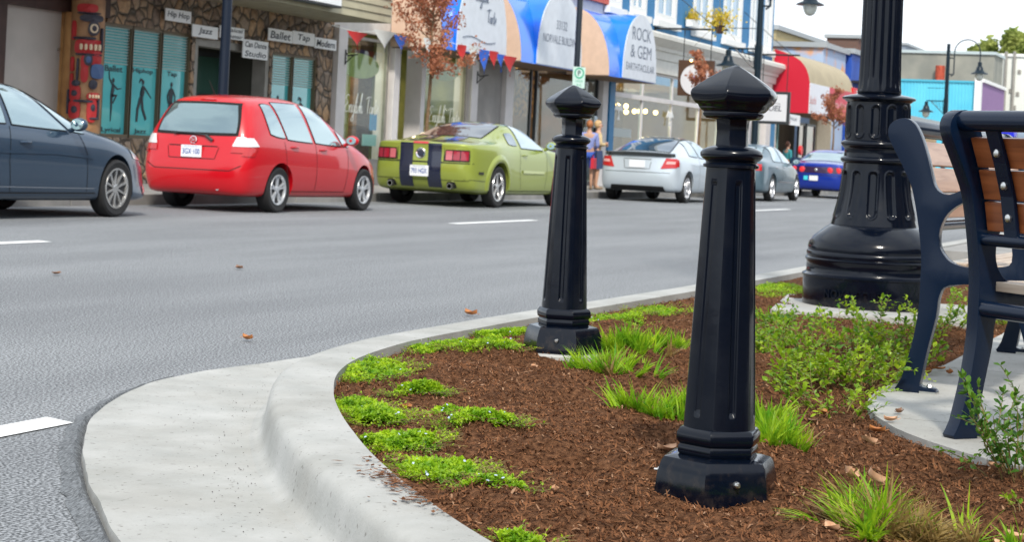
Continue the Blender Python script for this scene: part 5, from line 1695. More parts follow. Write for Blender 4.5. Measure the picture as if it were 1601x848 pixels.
hip = [head(.55, .92, .06), limb([(.5, .97), (.35, .98), (.25, .9)], [.03, .03, .01]), limb([(.55, .85), (.55, .70), (.45, .55)], [.03, .075, .06]), limb([(.62, .82), (.95, .70), (1.25, .58)], [.025, .02, .012]), limb([(.48, .8), (.38, .66), (.5, .6)], [.025, .02, .015]),
       limb([(.40, .56), (.2, .3), (.16, .02)], [.05, .045, .035]), limb([(.5, .56), (.6, .32), (.9, .08)], [.05, .045, .035])]
tapf = [head(.52, .93, .06), limb([(.52, .86), (.5, .70), (.48, .5)], [.03, .09, .07]), limb([(.4, .82), (.2, .65), (.28, .5)], [.025, .022, .015]), limb([(.62, .82), (.85, .66), (.8, .48)], [.025, .022, .015]), limb([(.42, .52), (.38, .25), (.3, .0)], [.05, .04, .03]), limb([(.56, .52), (.62, .25), (.72, .0)], [.05, .04, .03])]
film_window(*w1[:2], zb_, zt_, [('Ballet', .62, .605), ('Lyrical', .66, .06)], ballet)
film_window(*w2[:2], zb_, zt_, [('Hiphop', .68, .605), ('Jazz', .42, .06)], hip)
film_window(*w3[:2], zb_, zt_, [('Tap', .36, .605), ('Modern', .6, .06)], tapf)
film_window(*w4[:2], zb_, w4[3], [('Jazz', .5, .36)], tapf)
film_window(*w5[:2], zb_, w5[3], [('Modern', .7, .36)], hip)
g = MB(); frame(g, dr[0] - .001, dr[1] + .001, .15, dr[3] - .004, YF + .02, YF + .3, .13)
bpart('door_surround', g, trimgrey, b)
g = MB().box((dr[0] + .13, YF + .9, .15), (dr[1] - .13, YF + .98, dr[3])); g.box((dr[0], YF + .3, .15), (dr[0] + .1, YF + .98, dr[3])); g.box((dr[1] - .1, YF + .3, .15), (dr[1], YF + .98, dr[3])); g.box((dr[0], YF + .3, dr[3] - .05), (dr[1], YF + .98, dr[3] + .1))
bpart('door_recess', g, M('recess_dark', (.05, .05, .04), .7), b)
for k in (0, 1):
    dx0 = lerp(dr[0] + .18, dr[1] - .18, k / 2); dx1 = lerp(dr[0] + .18, dr[1] - .18, (k + 1) / 2)
    d = bpart('door', frame(MB(), dx0, dx1 - .01, .17, dr[3] - .15, YF + .84, YF + .89, .09), mull_dk, b)
    bpart('pane', MB().box((dx0 + .09, YF + .86, .26), (dx1 - .1, YF + .87, dr[3] - .24)), M('door_film', (.04, .10, .08), .1, coat=1), d)
    bpart('handle', MB().tube([(dx1 - .12 if k == 0 else dx0 + .12, YF + .80, .95), (dx1 - .12 if k == 0 else dx0 + .12, YF + .80, 1.35)], .015, 8), steel, d)
g = MB(); text(g, 'Can Dance', ((dr[0] + dr[1]) / 2, YF + .835, 1.75), w=1.7, h=.17); bpart('door_lettering', g, silh, b)
post_wood = M('honey_wood', (.28, .13, .045), .5, col2=(.42, .22, .08), scale=3)
# left bay: beam, pale panel, jamb
zbm = Z_(60, 12); xj0, xj1 = X_(101, 100), X_(120, 100)
g = MB().box((xa, YF - .05, zbm), (xs_ - .005, YF + .35, zbm + .55)); bpart('beam', g, brown_dk, b)
g = MB().box((xa, YF + .1, .145), (xj0, YF + .35, zbm)); bpart('panel_wall', g, offwhite, b); bpart('side_jamb', MB().box((xj0 + .001, YF + .05, .145), (xs_ - .002, YF + .34, zbm)), post_wood, b)
bpart('jamb', MB().box((X_(3, 100) - .4, YF - .02, .145), (X_(6, 100), YF + .09, zbm)), brown_dk, b)
bpart('upper_wall', MB().box((xa, YF + .02, zbm + .55), (xs_ - .005, YF + .35, 5.6)), M('upper_board', (.12, .07, .06), .7, var=.2), b)
post_wood = M('honey_wood', (.28, .13, .045), .5, col2=(.42, .22, .08), scale=3)
bpart('post', MB().lathe([(.19, .145), (.18, 2.0), (.175, zbm)], 20, c=(X_(107, 100), YF - .10, 0)), post_wood, b, smooth=True)
bpart('door_button', MB().box((X_(97, 78), YF + .07, Z_(97, 80)), (X_(99, 78) , YF + .099, Z_(97, 75))), steel, b)
# overhanging soffit and clap boarded fascia
YS = 15.9
xf0, xf1 = X_(380, 10, YS) - 6, X_(611, 20, YS)
zf0 = Z_(609, 36, YS)
g = MB().box((xf0, YS + .03, zf0 + .001), (xf1 - .03, YF - .01, zf0 + .06)); bpart('soffit', g, M('soffit_beige', (.30, .27, .19), .7, var=.15), b)
g = MB(); z = zf0
bd = M('clapboard', (.40, .37, .26), .6, var=.08, scale=2)
while z < 5.5:
    g.prism([(YS, z), (YS - .028, z), (YS - .004, z + .148), (YS, z + .148)], xf0, xf1, 'x')
    g.prism([(xf1, z), (xf1 + .028, z), (xf1 + .004, z + .148), (xf1, z + .148)], YS + .001, YF - .01, 'y'); z += .15
g.box((xf0, YS + .002, zf0 + .06), (xf1 - .002, YF - .012, 5.55)); bpart('fascia', g, bd, b)
# lit sign box on the fascia
sx0, sx1 = X_(415, 5, YS - .2) - 1.6, X_(533, 8, YS - .2); sz = Z_(533, 13, YS - .2)
t = thing('lit_sign_box', 'white sign box on the clapboard fascia at the top of the frame', 'sign', (sx0, YS - .05, sz))
o = bpart('sign_box', MB().box((sx0, YS - .22, sz), (sx1, YS - .032, sz + .9)), mull_dk, t, bevel=.01)
bpart('sign_face', MB().box((sx0 + .04, YS - .235, sz + .04), (sx1 - .04, YS - .222, sz + .86)), signboard, t)
g = MB(); g.tube([(sx1 - .42, YS - .24, sz + .18), (sx1 - .34, YS - .24, sz + .36), (sx1 - .26, YS - .24, sz + .30), (sx1 - .38, YS - .24, sz + .26)], .012, 5); g.tube([(sx1 - 1.3, YS - .24, sz + .14), (sx1 - 1.2, YS - .24, sz + .22), (sx1 - 1.12, YS - .24, sz + .14)], .01, 5)
bpart('sign_scribble', g, M('green_ink', (.05, .35, .18), .5), t)
# little hanging boards
for s, p0, p1, q0, q1, lab in [(['Hip Hop'], 259, 299, 15, 34, 'board reading Hip Hop, leftmost of the hung class boards'), (['Jazz'], 301, 341, 40, 59, 'board reading Jazz left of the grey lamp pole'),
                          (['Musical', 'Theater'], 344, 382, 42, 61, 'board reading Musical Theater half hidden by the lamp pole'), (['Can Dance', 'Studio'], 380, 419, 63, 92, 'lowest board reading Can Dance Studio'),
                          (['Ballet'], 420, 457, 46, 65, 'board reading Ballet, right of the lowest board'), (['Tap'], 457.5, 492, 50, 70, 'board reading Tap, between Ballet and Modern'), (['Modern'], 492.5, 526, 60, 77, 'board reading Modern beside the white column')]:
    Y = YF - .12
    x0, x1 = X_(p0, (q0 + q1) / 2, Y), X_(p1, (q0 + q1) / 2, Y); z0, z1 = Z_((p0 + p1) / 2, q1, Y), Z_((p0 + p1) / 2, q0, Y)
    t = thing('class_sign', lab, 'sign', (x0, Y, z0), 0, 'small white class name boards on the stone wall')
    bpart('board', MB().box((x0, Y, z0), (x1, Y + .02, z1)), signboard, t)
    g = MB(); n = len(s); H_ = z1 - z0
    for i, w in enumerate(s):
        text(g, w, ((x0 + x1) / 2, Y - .004, z0 + H_ * (1 - (i + .5) / n) + (.0)), w=(x1 - x0) * (.86 if len(w) > 4 else .55), h=min(H_ / n * .62, .16), offset=.012, shear=.15)
    bpart('lettering', g, ink, t)
    for xx in (x0 + .04, x1 - .04): bpart('bracket', MB().box((xx - .01, Y + .02, z1 - .05), (xx + .01, YF - .002, z1 - .03)), dark_metal, t)

# ---------------- carved cedar totem pole
xt0, xt1 = X_(117, 100, 16.9), X_(168, 100, 16.9)
t = thing('totem_pole', 'carved red and black painted cedar pole standing beside the studio windows', 'totem pole', ((xt0 + xt1) / 2, 17.0, .145))
cx_, rw = (xt0 + xt1) / 2, .26
cedar = M('carved_cedar', (.22, .11, .05), .6, col2=(.38, .21, .10), scale=4, bump=.3, bscale=12)
tred = M('pole_red', (.38, .02, .022), .55); tblk = M('pole_black', (.03, .03, .045), .5); tblu = M('pole_blue', (.05, .10, .22), .5); tcr = M('pole_cream', (.62, .50, .34), .6)
g = MB().lathe([(rw, .145), (rw, .9), (rw * .97, .93), (rw * 1.0, .96), (rw, 1.9), (rw * .96, 1.93), (rw, 1.96), (rw, 3.0), (rw * .96, 3.03), (rw, 3.06), (rw, 5.2)], 40, c=(cx_, 17.0, 0), fn=lambda r, z, a: r * (1 + .012 * math.sin(z * 9 + a * 3)))
bpart('trunk', g, cedar, t, smooth=True)
def carve(name, shapes, mat, lift):
    g = MB()
    for P in shapes:
        # shape in (u across -1..1, z metres); wrapped on the round trunk
        n = len(P); cu = sum(p[0] for p in P) / n; cz = sum(p[1] for p in P) / n
        P = [(cu + (u - cu) * .96, cz + (z - cz) * .96) for u, z in P]
        def w(u, z, l):
            a = R(-142) + u * 1.1
            rr = rw * 1.02 + l
            return (cx_ + rr * math.cos(a), 17.0 + rr * math.sin(a), z)
        g.add([w(u, z, lift) for u, z in P] + [w(u, z, -.03) for u, z in P] + [w(cu, cz, lift + .012)], [(i, (i + 1) % n, 2 * n) for i in range(n)] + [(i, i + n, (i + 1) % n + n, (i + 1) % n) for i in range(n)])
    bpart(name, g, mat, t)
def el(u, z, a, b, n=14, p=1.0): return [(u + a * math.copysign(abs(math.cos(k * 2 * math.pi / n)) ** p, math.cos(k * 2 * math.pi / n)), z + b * math.copysign(abs(math.sin(k * 2 * math.pi / n)) ** p, math.sin(k * 2 * math.pi / n))) for k in range(n)]
zr = lambda y: Z_(143, y, 16.6)
carve('red_carving', [el(-.1, zr(10), .55, .07, p=.6), el(.1, zr(72), .8, .12, p=.5), el(-.1, zr(96), .22, .12, p=.7), el(.45, zr(90), .35, .10, p=.6), el(-.1, zr(115), .2, .14, p=.8), el(-.8, zr(100), .12, .12, p=.6), el(-.8, zr(128), .1, .14, p=.7),
                      el(-.55, zr(146), .32, .12, p=.5), el(.45, zr(150), .42, .06, p=.7), el(-.55, zr(172), .34, .15, p=.6), el(.35, zr(172), .28, .20, p=.7), el(-.8, zr(46), .14, .16, p=.8)], tred, .03)
carve('black_carving', [el(.15, zr(26), .62, .06, p=.7), el(.25, zr(42), .30, .12), el(.05, zr(92), .22, .10), el(.35, zr(131), .22, .08), el(-.55, zr(146), .16, .05), el(-.52, zr(172), .16, .06), el(.38, zr(168), .12, .06), el(-.2, zr(58), .6, .02, p=.5), el(.1, zr(84), .7, .018, p=.5), el(-.45, zr(108), .05, .18, p=.6), el(.75, zr(60), .06, .2, p=.6), el(-.1, zr(158), .5, .02, p=.5), el(.7, zr(165), .05, .2, p=.6), el(-.95, zr(160), .06, .2, p=.6), el(.0, zr(18), .6, .015, p=.5), el(.5, zr(185), .3, .02), el(-.5, zr(130), .22, .05)], tblk, .042)
carve('blue_carving', [el(.55, zr(110), .38, .12, p=.6), el(.05, zr(92), .12, .055)], tblu, .054)
carve('cream_carving', [el(.25, zr(42), .20, .075)] + [el(-.3 + .22 * k, zr(72), .07, .05, 8, .5) for k in range(5)] + [el(.2 + .15 * k, zr(150), .05, .03, 8, .5) for k in range(4)], tcr, .052)
carve('pupil', [el(.25, zr(42), .11, .05)], tblk, .064)

# ---------------- tea room ("English Tarts") and the Norvale block
xe = X_(905, 150)                       # joint with the next awning bay
xr = X_(940, 150)
b = thing('storefront_block', 'single storey shop block with blue and peach awnings, red coping and cream columns', 'building', (xb, YF, 0))
def colbox(p0, p1, py, mat, name='column', y0=-.10, y1=.35, ztop=3.35):
    return bpart(name, MB().box((X_(p0, py), YF + y0, .145), (X_(p1, py), YF + y1, ztop)), mat, b)
colbox(520, 534, 130, colwhite); colbox(609, 618, 140, colwhite); colbox(656, 662, 150, colwhite, y0=-.04); colbox(731, 741, 150, colwhite); colbox(785, 797, 155, colwhite); 
greywall = M('grey_render', (.28, .27, .26), .8, var=.1, scale=2)
colbox(741.5, 784.5, 155, greywall, 'grey_wall_panel', y0=.02)
colbox(936, 944, 190, colwhite)
g = MB().box((xb, YF + .02, 3.3), (xr - .005, YF + .35, 5.25)); bpart('upper_wall', g, M('cream_parapet', (.60, .58, .55), .7, var=.06), b)
bpart('coping', MB().box((xb, YF - .10, 5.252), (xr - .005, YF + .45, 5.50)), M('red_coping', (.50, .07, .04), .5, var=.1), b)
bpart('side_wall', MB().box((xr - .3, YF + .36, .1), (xr - .02, YF + 8, 5.24)), brickm, b)
# brick recess between the two tea room windows
xb0, xb1 = X_(618, 145), X_(656, 150)
g = MB(); g.box((xb0 + .01, YF + .9, .145), (xb1 - .01, YF + 1.1, 3.3)); bpart('brick_recess', g, brickm, b)
LIT = {}
def shopwin(p0, p1, py, zs, zt, room, fm=trimgrey, depth=2.6, back=None, nm=1, tint=pane):
    x0, x1 = X_(p0, py), X_(p1, py)
    g = MB()
    for k in range(nm): frame(g, lerp(x0, x1, k / nm) + .003, lerp(x0, x1, (k + 1) / nm) - .003, zs, zt, YF + .02, YF + .10, .06)
    f = bpart('window', g, fm, b)
    g = MB()
    for k in range(nm): g.box((lerp(x0, x1, k / nm) + .065, YF + .05, zs + .06), (lerp(x0, x1, (k + 1) / nm) - .065, YF + .058, zt - .06))
    bpart('pane', g, tint, f)
    bpart('sill_wall', MB().box((x0 + .002, YF + .0, .145), (x1 - .002, YF + .2, zs - .002)), fm, b)
    # the room behind
    g = MB()
    g.add([(x0, YF + .2, .2), (x1 + 1, YF + .2, .2), (x1 + 1, YF + depth, .2), (x0, YF + depth, .2)], [(0, 1, 2, 3)])
    g.add([(x0, YF + depth, .2), (x1 + 1, YF + depth, .2), (x1 + 1, YF + depth, 3.3), (x0, YF + depth, 3.3)], [(0, 1, 2, 3)])
    g.add([(x0, YF + .2, 3.3), (x1 + 1, YF + .2, 3.3), (x1 + 1, YF + depth, 3.3), (x0, YF + depth, 3.3)], [(0, 1, 2, 3)])
    g.add([(x1 + 1, YF + .2, .2), (x1 + 1, YF + depth, .2), (x1 + 1, YF + depth, 3.3), (x1 + 1, YF + .2, 3.3)], [(0, 1, 2, 3)])
    bpart('room', g, room, b)
    if room in LIT:
        ld = bpy.data.lights.new('shop_fill_light', 'AREA'); ld.energy = LIT[room] * (x1 - x0); ld.size = max(.6, (x1 - x0) * .6); ld.size_y = 1.2; ld.shape = 'RECTANGLE'; ld.color = (1, .80, .52)  # added area fill brightening the room, standing in for shop lamps
        lo = bpy.data.objects.new('shop_fill_light', ld); COL.objects.link(lo); lo.parent = b; lo.location = Vector(((x0 + x1) / 2, YF + depth * .55, 3.2)) - b.location
    return x0, x1, f
zwt = 3.2
olive = M('tea_room_wall', (.30, .32, .12), .8, col2=(.10, .12, .05), scale=1.3, spec=.3)
LIT[olive] = 26
A0 = shopwin(534, 608, 130, .62, zwt, olive)
A1 = shopwin(663, 730, 150, .62, zwt, olive)
# oval sign panels hanging inside the glass, furniture and lamps beyond
ovalm = M('olive_oval', (.42, .42, .13), .6, var=.08)
for (x0, x1, f), (pc, qc, pw, qh) in ((A0, (572, 103, 32, 17)), (A1, (700, 108, 34, 15))):
    cx0 = X_(pc, qc); cz0 = Z_(pc, qc); rr = min((x1 - x0) * .42, 1.0)
    bpart('oval_board', MB().prism(el(cx0, cz0, rr, .26, 28), YF + .14, YF + .17, 'y'), ovalm, f)
# handwriting
SCR = {'E': ([[(.75, .95), (.4, 1.0), (.2, .8), (.5, .56), (.15, .35), (.2, .05), (.7, .08)]], .8), 'n': ([[(.0, .45), (.08, 0), (.12, .3), (.35, .45), (.38, .0), (.5, .1)]], .5),
       'g': ([[(.4, .4), (.1, .4), (.08, .08), (.38, .1), (.42, .42), (.3, -.45), (.0, -.4), (.5, .05)]], .52), 'l': ([[(.0, .1), (.25, .9), (.3, 1.1), (.1, .6), (.1, .0), (.25, .08)]], .26),
       'i': ([[(.0, .3), (.06, .42), (.06, .0), (.2, .1)], [(.08, .6), (.1, .64)]], .22), 's': ([[(.05, .1), (.25, .45), (.3, .15), (.1, .0)]], .36), 'h': ([[(.0, .1), (.25, 1.1), (.08, .9), (.05, .0), (.15, .35), (.32, .4), (.32, .0), (.5, .12)]], .52),
       'T': ([[(-.1, .85), (.35, .98), (.8, .95)], [(.4, .95), (.3, .4), (.32, .0)]], .62), 'a': ([[(.4, .4), (.12, .38), (.08, .05), (.35, .1), (.4, .4), (.42, .0), (.52, .1)]], .52),
       'r': ([[(.02, .4), (.1, .0), (.12, .35), (.32, .42)]], .36), 't': ([[(.15, .85), (.12, .0), (.28, .08)], [(-.02, .5), (.32, .52)]], .3), ' ': ([], .55)}
def script(mb, s, x, y, z, h, rad, wid=.8, lean=0):
    cx = 0; tot = sum(SCR[c][1] for c in s)
    for c in s:
        for st in SCR[c][0]:
            P = [Vector((px, py, 0)) for px, py in st]
            if len(P) > 2:
                Q = [P[0]]
                PP = [P[0]] + P + [P[-1]]
                for i in range(1, len(PP) - 2):
                    a, b_, c_, d = PP[i - 1:i + 3]
                    for k in range(1, 5):
                        t_ = k / 4; Q.append(.5 * ((2 * b_) + (c_ - a) * t_ + (2 * a - 5 * b_ + 4 * c_ - d) * t_ * t_ + (3 * b_ - a - 3 * c_ + d) * t_ ** 3))
            else: Q = P
            mb.tube([(x + (cx + q.x + q.y * .12 - tot / 2) * h * wid, y, z + q.y * h) for q in Q], rad, 4)
        cx += SCR[c][1]
    return mb
white_vinyl = M('white_vinyl', (.85, .87, .85), .5)
for (x0, x1, f), (pc, qc, w_) in ((A0, (567, 168, 1)), (A1, (696, 184, 1))):
    g = script(MB(), 'English Tarts', X_(pc, qc) + .0, YF + .03, Z_(pc, qc) - .12, .36, .0075, wid=(x1 - x0) * .74 / 6.1 / .36)
    bpart('window_script', g, white_vinyl, f)
random.seed(4)
def clutter(x0, x1, n, cols, zmax=2.0, y0=.7, y1=2.2):
    for k in range(n):
        x = random.uniform(x0 + .1, x1 - .1); y = YF + random.uniform(y0, y1); w = random.uniform(.12, .4); h = random.uniform(.3, zmax)
        m = M('shop_goods_%d' % (k % len(cols)) + str(cols[0][0]), cols[k % len(cols)], .6)
        g = MB()
        # shelf unit with goods: posts, boards and boxes
        for zz in [h * i / 3 for i in range(4)]: g.box((x - w / 2, y, .2 + zz), (x + w / 2, y + .2, .23 + zz))
        for s in (-1, 1): g.box((x + s * w / 2 - .01, y, .2), (x + s * w / 2 + .01, y + .2, .2 + h))
        for i in range(3):
            for j in range(3):
                bh = random.uniform(.1, h / 3.4); g.box((x - w / 2 + .02 + j * w / 3, y + .03, .235 + h * i / 3), (x - w / 2 + .01 + (j + .8) * w / 3, y + .16, .235 + h * i / 3 + bh))
        bpart('display_shelf', g, m, b)
clutter(A0[0], A0[1], 5, [(.30, .09, .06), (.14, .3, .34), (.4, .4, .38)], 1.4)
clutter(A1[0], A1[1], 5, [(.5, .4, .05), (.2, .16, .1), (.42, .36, .2)], 1.6)
bpart('table_with_cloth', MB().prism([(A0[0] + .3, .2), (A0[0] + 1.1, .2), (A0[0] + 1.0, .95), (A0[0] + .4, .95)], YF + .5, YF + 1.2, 'y'), M('red_cloth', (.45, .03, .07), .6), b)
bpart('menu_card', MB().box((X_(576, 215), YF + .13, Z_(576, 228)), (X_(597, 215), YF + .15, Z_(576, 210))), M('mint_card', (.45, .68, .62), .6), b)
bpart('blue_poster', MB().box((X_(588, 185), YF + .13, Z_(590, 204)), (X_(598, 185), YF + .15, Z_(590, 178))), M('blue_poster', (.02, .30, .62), .6), b)
# gift shop windows under the second awning
g2 = M('gift_shop_room', (.11, .08, .05), .8, col2=(.25, .12, .05), scale=1.5)
LIT[g2] = 22
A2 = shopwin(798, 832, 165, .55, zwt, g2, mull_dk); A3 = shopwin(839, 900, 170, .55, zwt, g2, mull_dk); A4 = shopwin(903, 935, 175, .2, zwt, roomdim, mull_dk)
clutter(A2[0], A2[1], 4, [(.10, .32, .36), (.6, .4, .08), (.3, .1, .3)], 1.9); clutter(A3[0], A3[1], 8, [(.5, .42, .3), (.12, .25, .1), (.45, .12, .06)], 1.7)
bpart('rust_curtain', MB().box((A2[0] + .1, YF + .3, 1.9), (A3[0] + .6, YF + .33, 3.1)), M('autumn_print', (.12, .03, .02), .7, col2=(.55, .22, .04), scale=9, contrast=(.4, .6)), b)

# ---------------- awnings
aw_blue = M('awning_blue', (.003, .16, .80), .30, coat=.5, col2=(.004, .20, .86), scale=1.2)
aw_white = M('awning_white', (.60, .64, .70), .5, var=.04)
aw_peach = M('awning_peach', (.60, .44, .34), .6, var=.05)
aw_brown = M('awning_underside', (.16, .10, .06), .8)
aw_ink = M('awning_ink', (.13, .16, .22), .6)
YA = 16.1                              # awning front
def awning(x0, x1, xf0, xf1, z0, z1, label, texts, dy=YF - YA):
    t = thing('awning', label, 'awning', (x0, YA, z0), 0, 'blue barrel awnings with white arched fronts')
    n = 20
    q = [(YF - dy * math.sin(a) ** .9, z0 + (z1 - z0) * math.cos(a)) for a in [math.pi / 2 * k / n for k in range(n + 1)]]
    rows = [[(x0, y, z) for y, z in q], [((x0 + x1) / 2, y, z) for y, z in q], [(x1, y, z) for y, z in q]]
    g = MB().grid(rows); g.box((x0, YA - .005, z0 - .02), (x1, YA + .015, z0 + .02))
    bpart('canvas', g, aw_blue, t, smooth=True, recalc=False)
    for x, s in ((x0 - .004, 0), (x1 + .004, 1)):
        g = MB(); P = [(y, z) for y, z in q] + [(YF, z0)]
        g.prism(P, x, x + .012 * (1 if s else -1), 'x'); bpart('end_cap', g, aw_peach, t)
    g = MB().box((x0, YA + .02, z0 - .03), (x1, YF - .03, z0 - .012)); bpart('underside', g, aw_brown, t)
    # arched front: half barrel running out from the wall, closed by a white face
    xc, w = (xf0 + xf1) / 2, (xf1 - xf0) / 2
    A = [(xc - w * math.cos(a), z0 + (z1 - z0) * 1.0 * math.sin(a) ** .8) for a in [math.pi * k / 32 for k in range(33)]]
    rows = [[(x, YA - .03, z) for x, z in A], [(x, YF - .04, z) for x, z in A]]
    bpart('barrel', MB().grid(rows), aw_blue, t, smooth=True, recalc=False)
    f = bpart('arched_face', MB().prism(A, YA - .05, YA - .03, 'y'), aw_white, t)
    g = MB()
    for s, zf, wf, hh in texts:
        if callable(s): s(g, xc, w)
        else: text(g, s, (xc + .02, YA - .055, lerp(z0, z1, zf)), w=wf * 2 * w, h=hh, sp=1.0)
    if g.v: bpart('lettering', g, aw_ink, f)
    return t
def za(px, py): return Z_(px, py, YA)
# rock & gem
f0, f1 = X_(971, 110, YA), X_(1023, 120, YA)
z0r, z1r = za(990, 124), za(990, 20)
awning(X_(952.5, 113, YA), f1, f0, f1, z0r, z1r, 'blue awning whose arched white face reads ROCK & GEM EARTHTACULAR', [('ROCK', .70, .56, .36), ('& GEM', .43, .62, .36), ('EARTHTACULAR', .19, .84, .20)])
f0, f1 = X_(837, 85, YA), X_(906, 100, YA)
xs2 = X_(815, 86, YA)
awning(xs2, f1, f0, f1, z0r - .02, z1r + .0, 'blue awning whose arched white face reads 33132 NORVALE BUILDING', [('33132', .56, .24, .22), ('NORVALE BUILDING', .36, .80, .20)])
f0, f1 = X_(712, 50, YA), X_(789, 70, YA)
xs3 = X_(692, 58, YA)
def sc_top(g, xc, w):
    script(g, 'English', xc - w * .12, YA - .062, lerp(z0r, z1r, .62), .30, .010, wid=.8)
    script(g, 'Tarts', xc + w * .30, YA - .062, lerp(z0r, z1r, .38), .30, .010, wid=.8)
    g.tube([(xc - w * .8 + w * 1.3 * k / 8, YA - .062, lerp(z0r, z1r, .15) + .05 * math.sin(k * .8)) for k in range(9)], .008, 4)
awning(xs3, f1, f0, f1, z0r - .03, z1r + .05, 'blue and peach awning whose white face reads English Tarts in script', [(sc_top, 0, 0, 0)])
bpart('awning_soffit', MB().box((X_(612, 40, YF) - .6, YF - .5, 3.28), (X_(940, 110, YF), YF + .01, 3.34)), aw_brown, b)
# wall brackets
for px, py in ((533, 88), (740, 120)):
    x, z = X_(px, py), Z_(px, py)
    g = MB().tube([(x, YF - .1, z + .1), (x, YF - .16, z + .02), (x + .0, YF - .38, z + .05)], .014, 6); g.tube([(x, YF - .12, z - .12), (x, YF - .3, z + .04)], .01, 6); g.box((x - .02, YF - .115, z - .16), (x + .02, YF - .1, z + .14))
    obj('wall_bracket', g, dark_metal, label='small iron bracket on the white column %s' % ('left of the first tea room window' if px < 600 else 'right of the second tea room window'), cat='bracket')
# bunting: each pennant a flag on its string
YB = 15.85
flags = [(558, 50, 78, 'r', 17), (601, 48, 82, 'w', 19), (627, 56, 84, 'b', 13), (650, 76, 92, 'w', 5), (670, 60, 95, 'w', 10), (722, 70, 96, 'r', 8), (741, 72, 103, 'w', 9), (757, 78, 116, 'b', 10), (772, 80, 108, 'r', 9), (783, 85, 113, 'b', 9), (797, 88, 120, 'r', 14)]
fcol = {'r': M('flag_red', (.55, .03, .03), .7), 'w': M('flag_white', (.70, .72, .70), .7), 'b': M('flag_blue', (.03, .12, .55), .7)}
cn = {'r': 'red', 'w': 'white', 'b': 'blue'}
g = MB()
pts = [Vector((X_(px, y0, YB), YB, Z_(px, y0, YB))) for px, y0, y1, c_, w in flags]
g.tube([pts[0] - Vector((1.0, 0, -.05))] + pts + [pts[-1] + Vector((.3, 0, 0))], .006, 4)
obj('bunting_string', g, fcol['w'], label='thin cord strung under the awnings carrying the pennants', cat='cord')
names = ['first from the left over the tea room window', 'beside the left column', 'left of the rusty tree', 'narrow, in the tree twigs', 'twisted, in the middle of the tree crown', 'at the right edge of the tree crown', 'limp, right of the tree', 'long and dark, right of the tree', 'torn, before the grey wall panel', 'next to last on the right', 'last on the right beside the gift shop']
for (px, y0, y1, c_, w), p, nm in zip(flags, pts, names):
    z1 = Z_(px, y1, YB); ww = w / 2 * (p.x * .927 + YB * .375) / FPX / .24
    f = MB(); rows = []
    tw = random.uniform(-.6, .6)
    for k in range(7):
        t_ = k / 6; z = lerp(p.z, z1, t_); h = ww * (1 - t_) + .004
        a = tw * t_
        rows.append([(p.x - h * math.cos(a), YB - .012 - h * math.sin(a) + .03 * math.sin(t_ * 5), z), (p.x, YB - .02 - .03 * (1 - t_), z), (p.x + h * math.cos(a), YB - .012 + h * math.sin(a), z)])
    f.grid(rows)
    obj('pennant', f, fcol[c_], smooth=True, recalc=False, label='%s bunting pennant, %s' % (cn[c_], nm), cat='pennant', group='bunting pennants under the awnings')
# small window notices
for px, py, w, h, lab, c_ in ((925, 190, 9, 17, 'white notice taped by the shop door behind the bollard', (.5, .6, .68)),):
    x, z = X_(px, py, YF), Z_(px, py, YF)
    obj('door_notice', MB().box((x - .12, YF - .125, z - .16), (x + .12, YF - .105, z + .16)), M('notice', c_, .6), label=lab, cat='notice')

# ---------------- blue two storey building
xc0, xc1 = xr, X_(1207, 100)
wallblue = M('painted_brick_blue', (.035, .17, .36), .75, col2=(.05, .21, .42), scale=6, bump=.4, bscale=25)
corn = M('cornice_cream', (.60, .60, .56), .55, var=.05)
frost = M('window_trim_white', (.74, .75, .74), .5)
b = thing('blue_building', 'two storey blue painted brick building with white trimmed upper windows and cream cornice', 'building', (xc0, YF, 0))
upw = []
for p0, p1, qb in ((948, 970, 22), (985, 1009, 28), (1024, 1056, 35), (1083, 1111, 49), (1130, 1158, 60), (1172, 1188, 68), (1194, 1205, 76)):
    x0, x1 = X_(p0, qb - 20), X_(p1, qb - 20)
    upw.append((x0, x1, Z_((p0 + p1) / 2, qb), 7.3))
zsill = sum(w[2] for w in upw) / len(upw)
upw = [(a, c_, zsill, 7.4) for a, c_, _, _ in upw]
zc_t, zc_b = 4.82, 4.30
bpart('upper_wall', wall(MB(), xc0, xc1, zc_t - .1, 9.2, YF, YF + .4, upw), wallblue, b)
for a, c_, z0, z1 in upw:
    g = MB(); tq = min(.22, (c_ - a) * .22)
    frame(g, a - .02, c_ + .02, z0 - .0, z1, YF - .05, YF + .10, tq); g.box(((a + c_) / 2 - .03, YF - .0, z0 + tq), ((a + c_) / 2 + .03, YF + .08, z1 - tq))
    f = bpart('window', g, frost, b)
    bpart('sill', MB().box((a - .18, YF - .18, z0 - .20), (c_ + .18, YF - .01, z0 - .005)), frost, f, bevel=.01)
    bpart('pane', MB().box((a + tq, YF + .05, z0 + tq), (c_ - tq, YF + .06, z1 - tq)), M('blue_sky_pane', (.10, .26, .42), .06, coat=1), f)
g = MB(); P = [(YF + .02, zc_b - .28), (YF - .10, zc_b - .26), (YF - .12, zc_b - .02), (YF - .18, zc_b), (YF - .20, zc_b + .1), (YF - .30, zc_b + .18), (YF - .42, zc_b + .30), (YF - .46, zc_b + .32), (YF - .46, zc_b + .44), (YF - .40, zc_b + .50), (YF + .02, zc_b + .58)]
xcs = X_(1015, 60) 
g.prism(P, xc0 + .3, xc1 + .35, 'x'); bpart('cornice', g, corn, b)
bpart('frieze', MB().box((xc0, YF - .06, 3.62), (xc1, YF + .3, zc_b - .27)), corn, b)
bpart('roof_cornice', MB().box((xc0, YF - .4, 9.2), (xc1 + .3, YF + .4, 9.6)), corn, b)
bpart('side_wall', MB().box((xc1 - .35, YF + .41, .1), (xc1, YF + 12, 9.1)), wallblue, b)
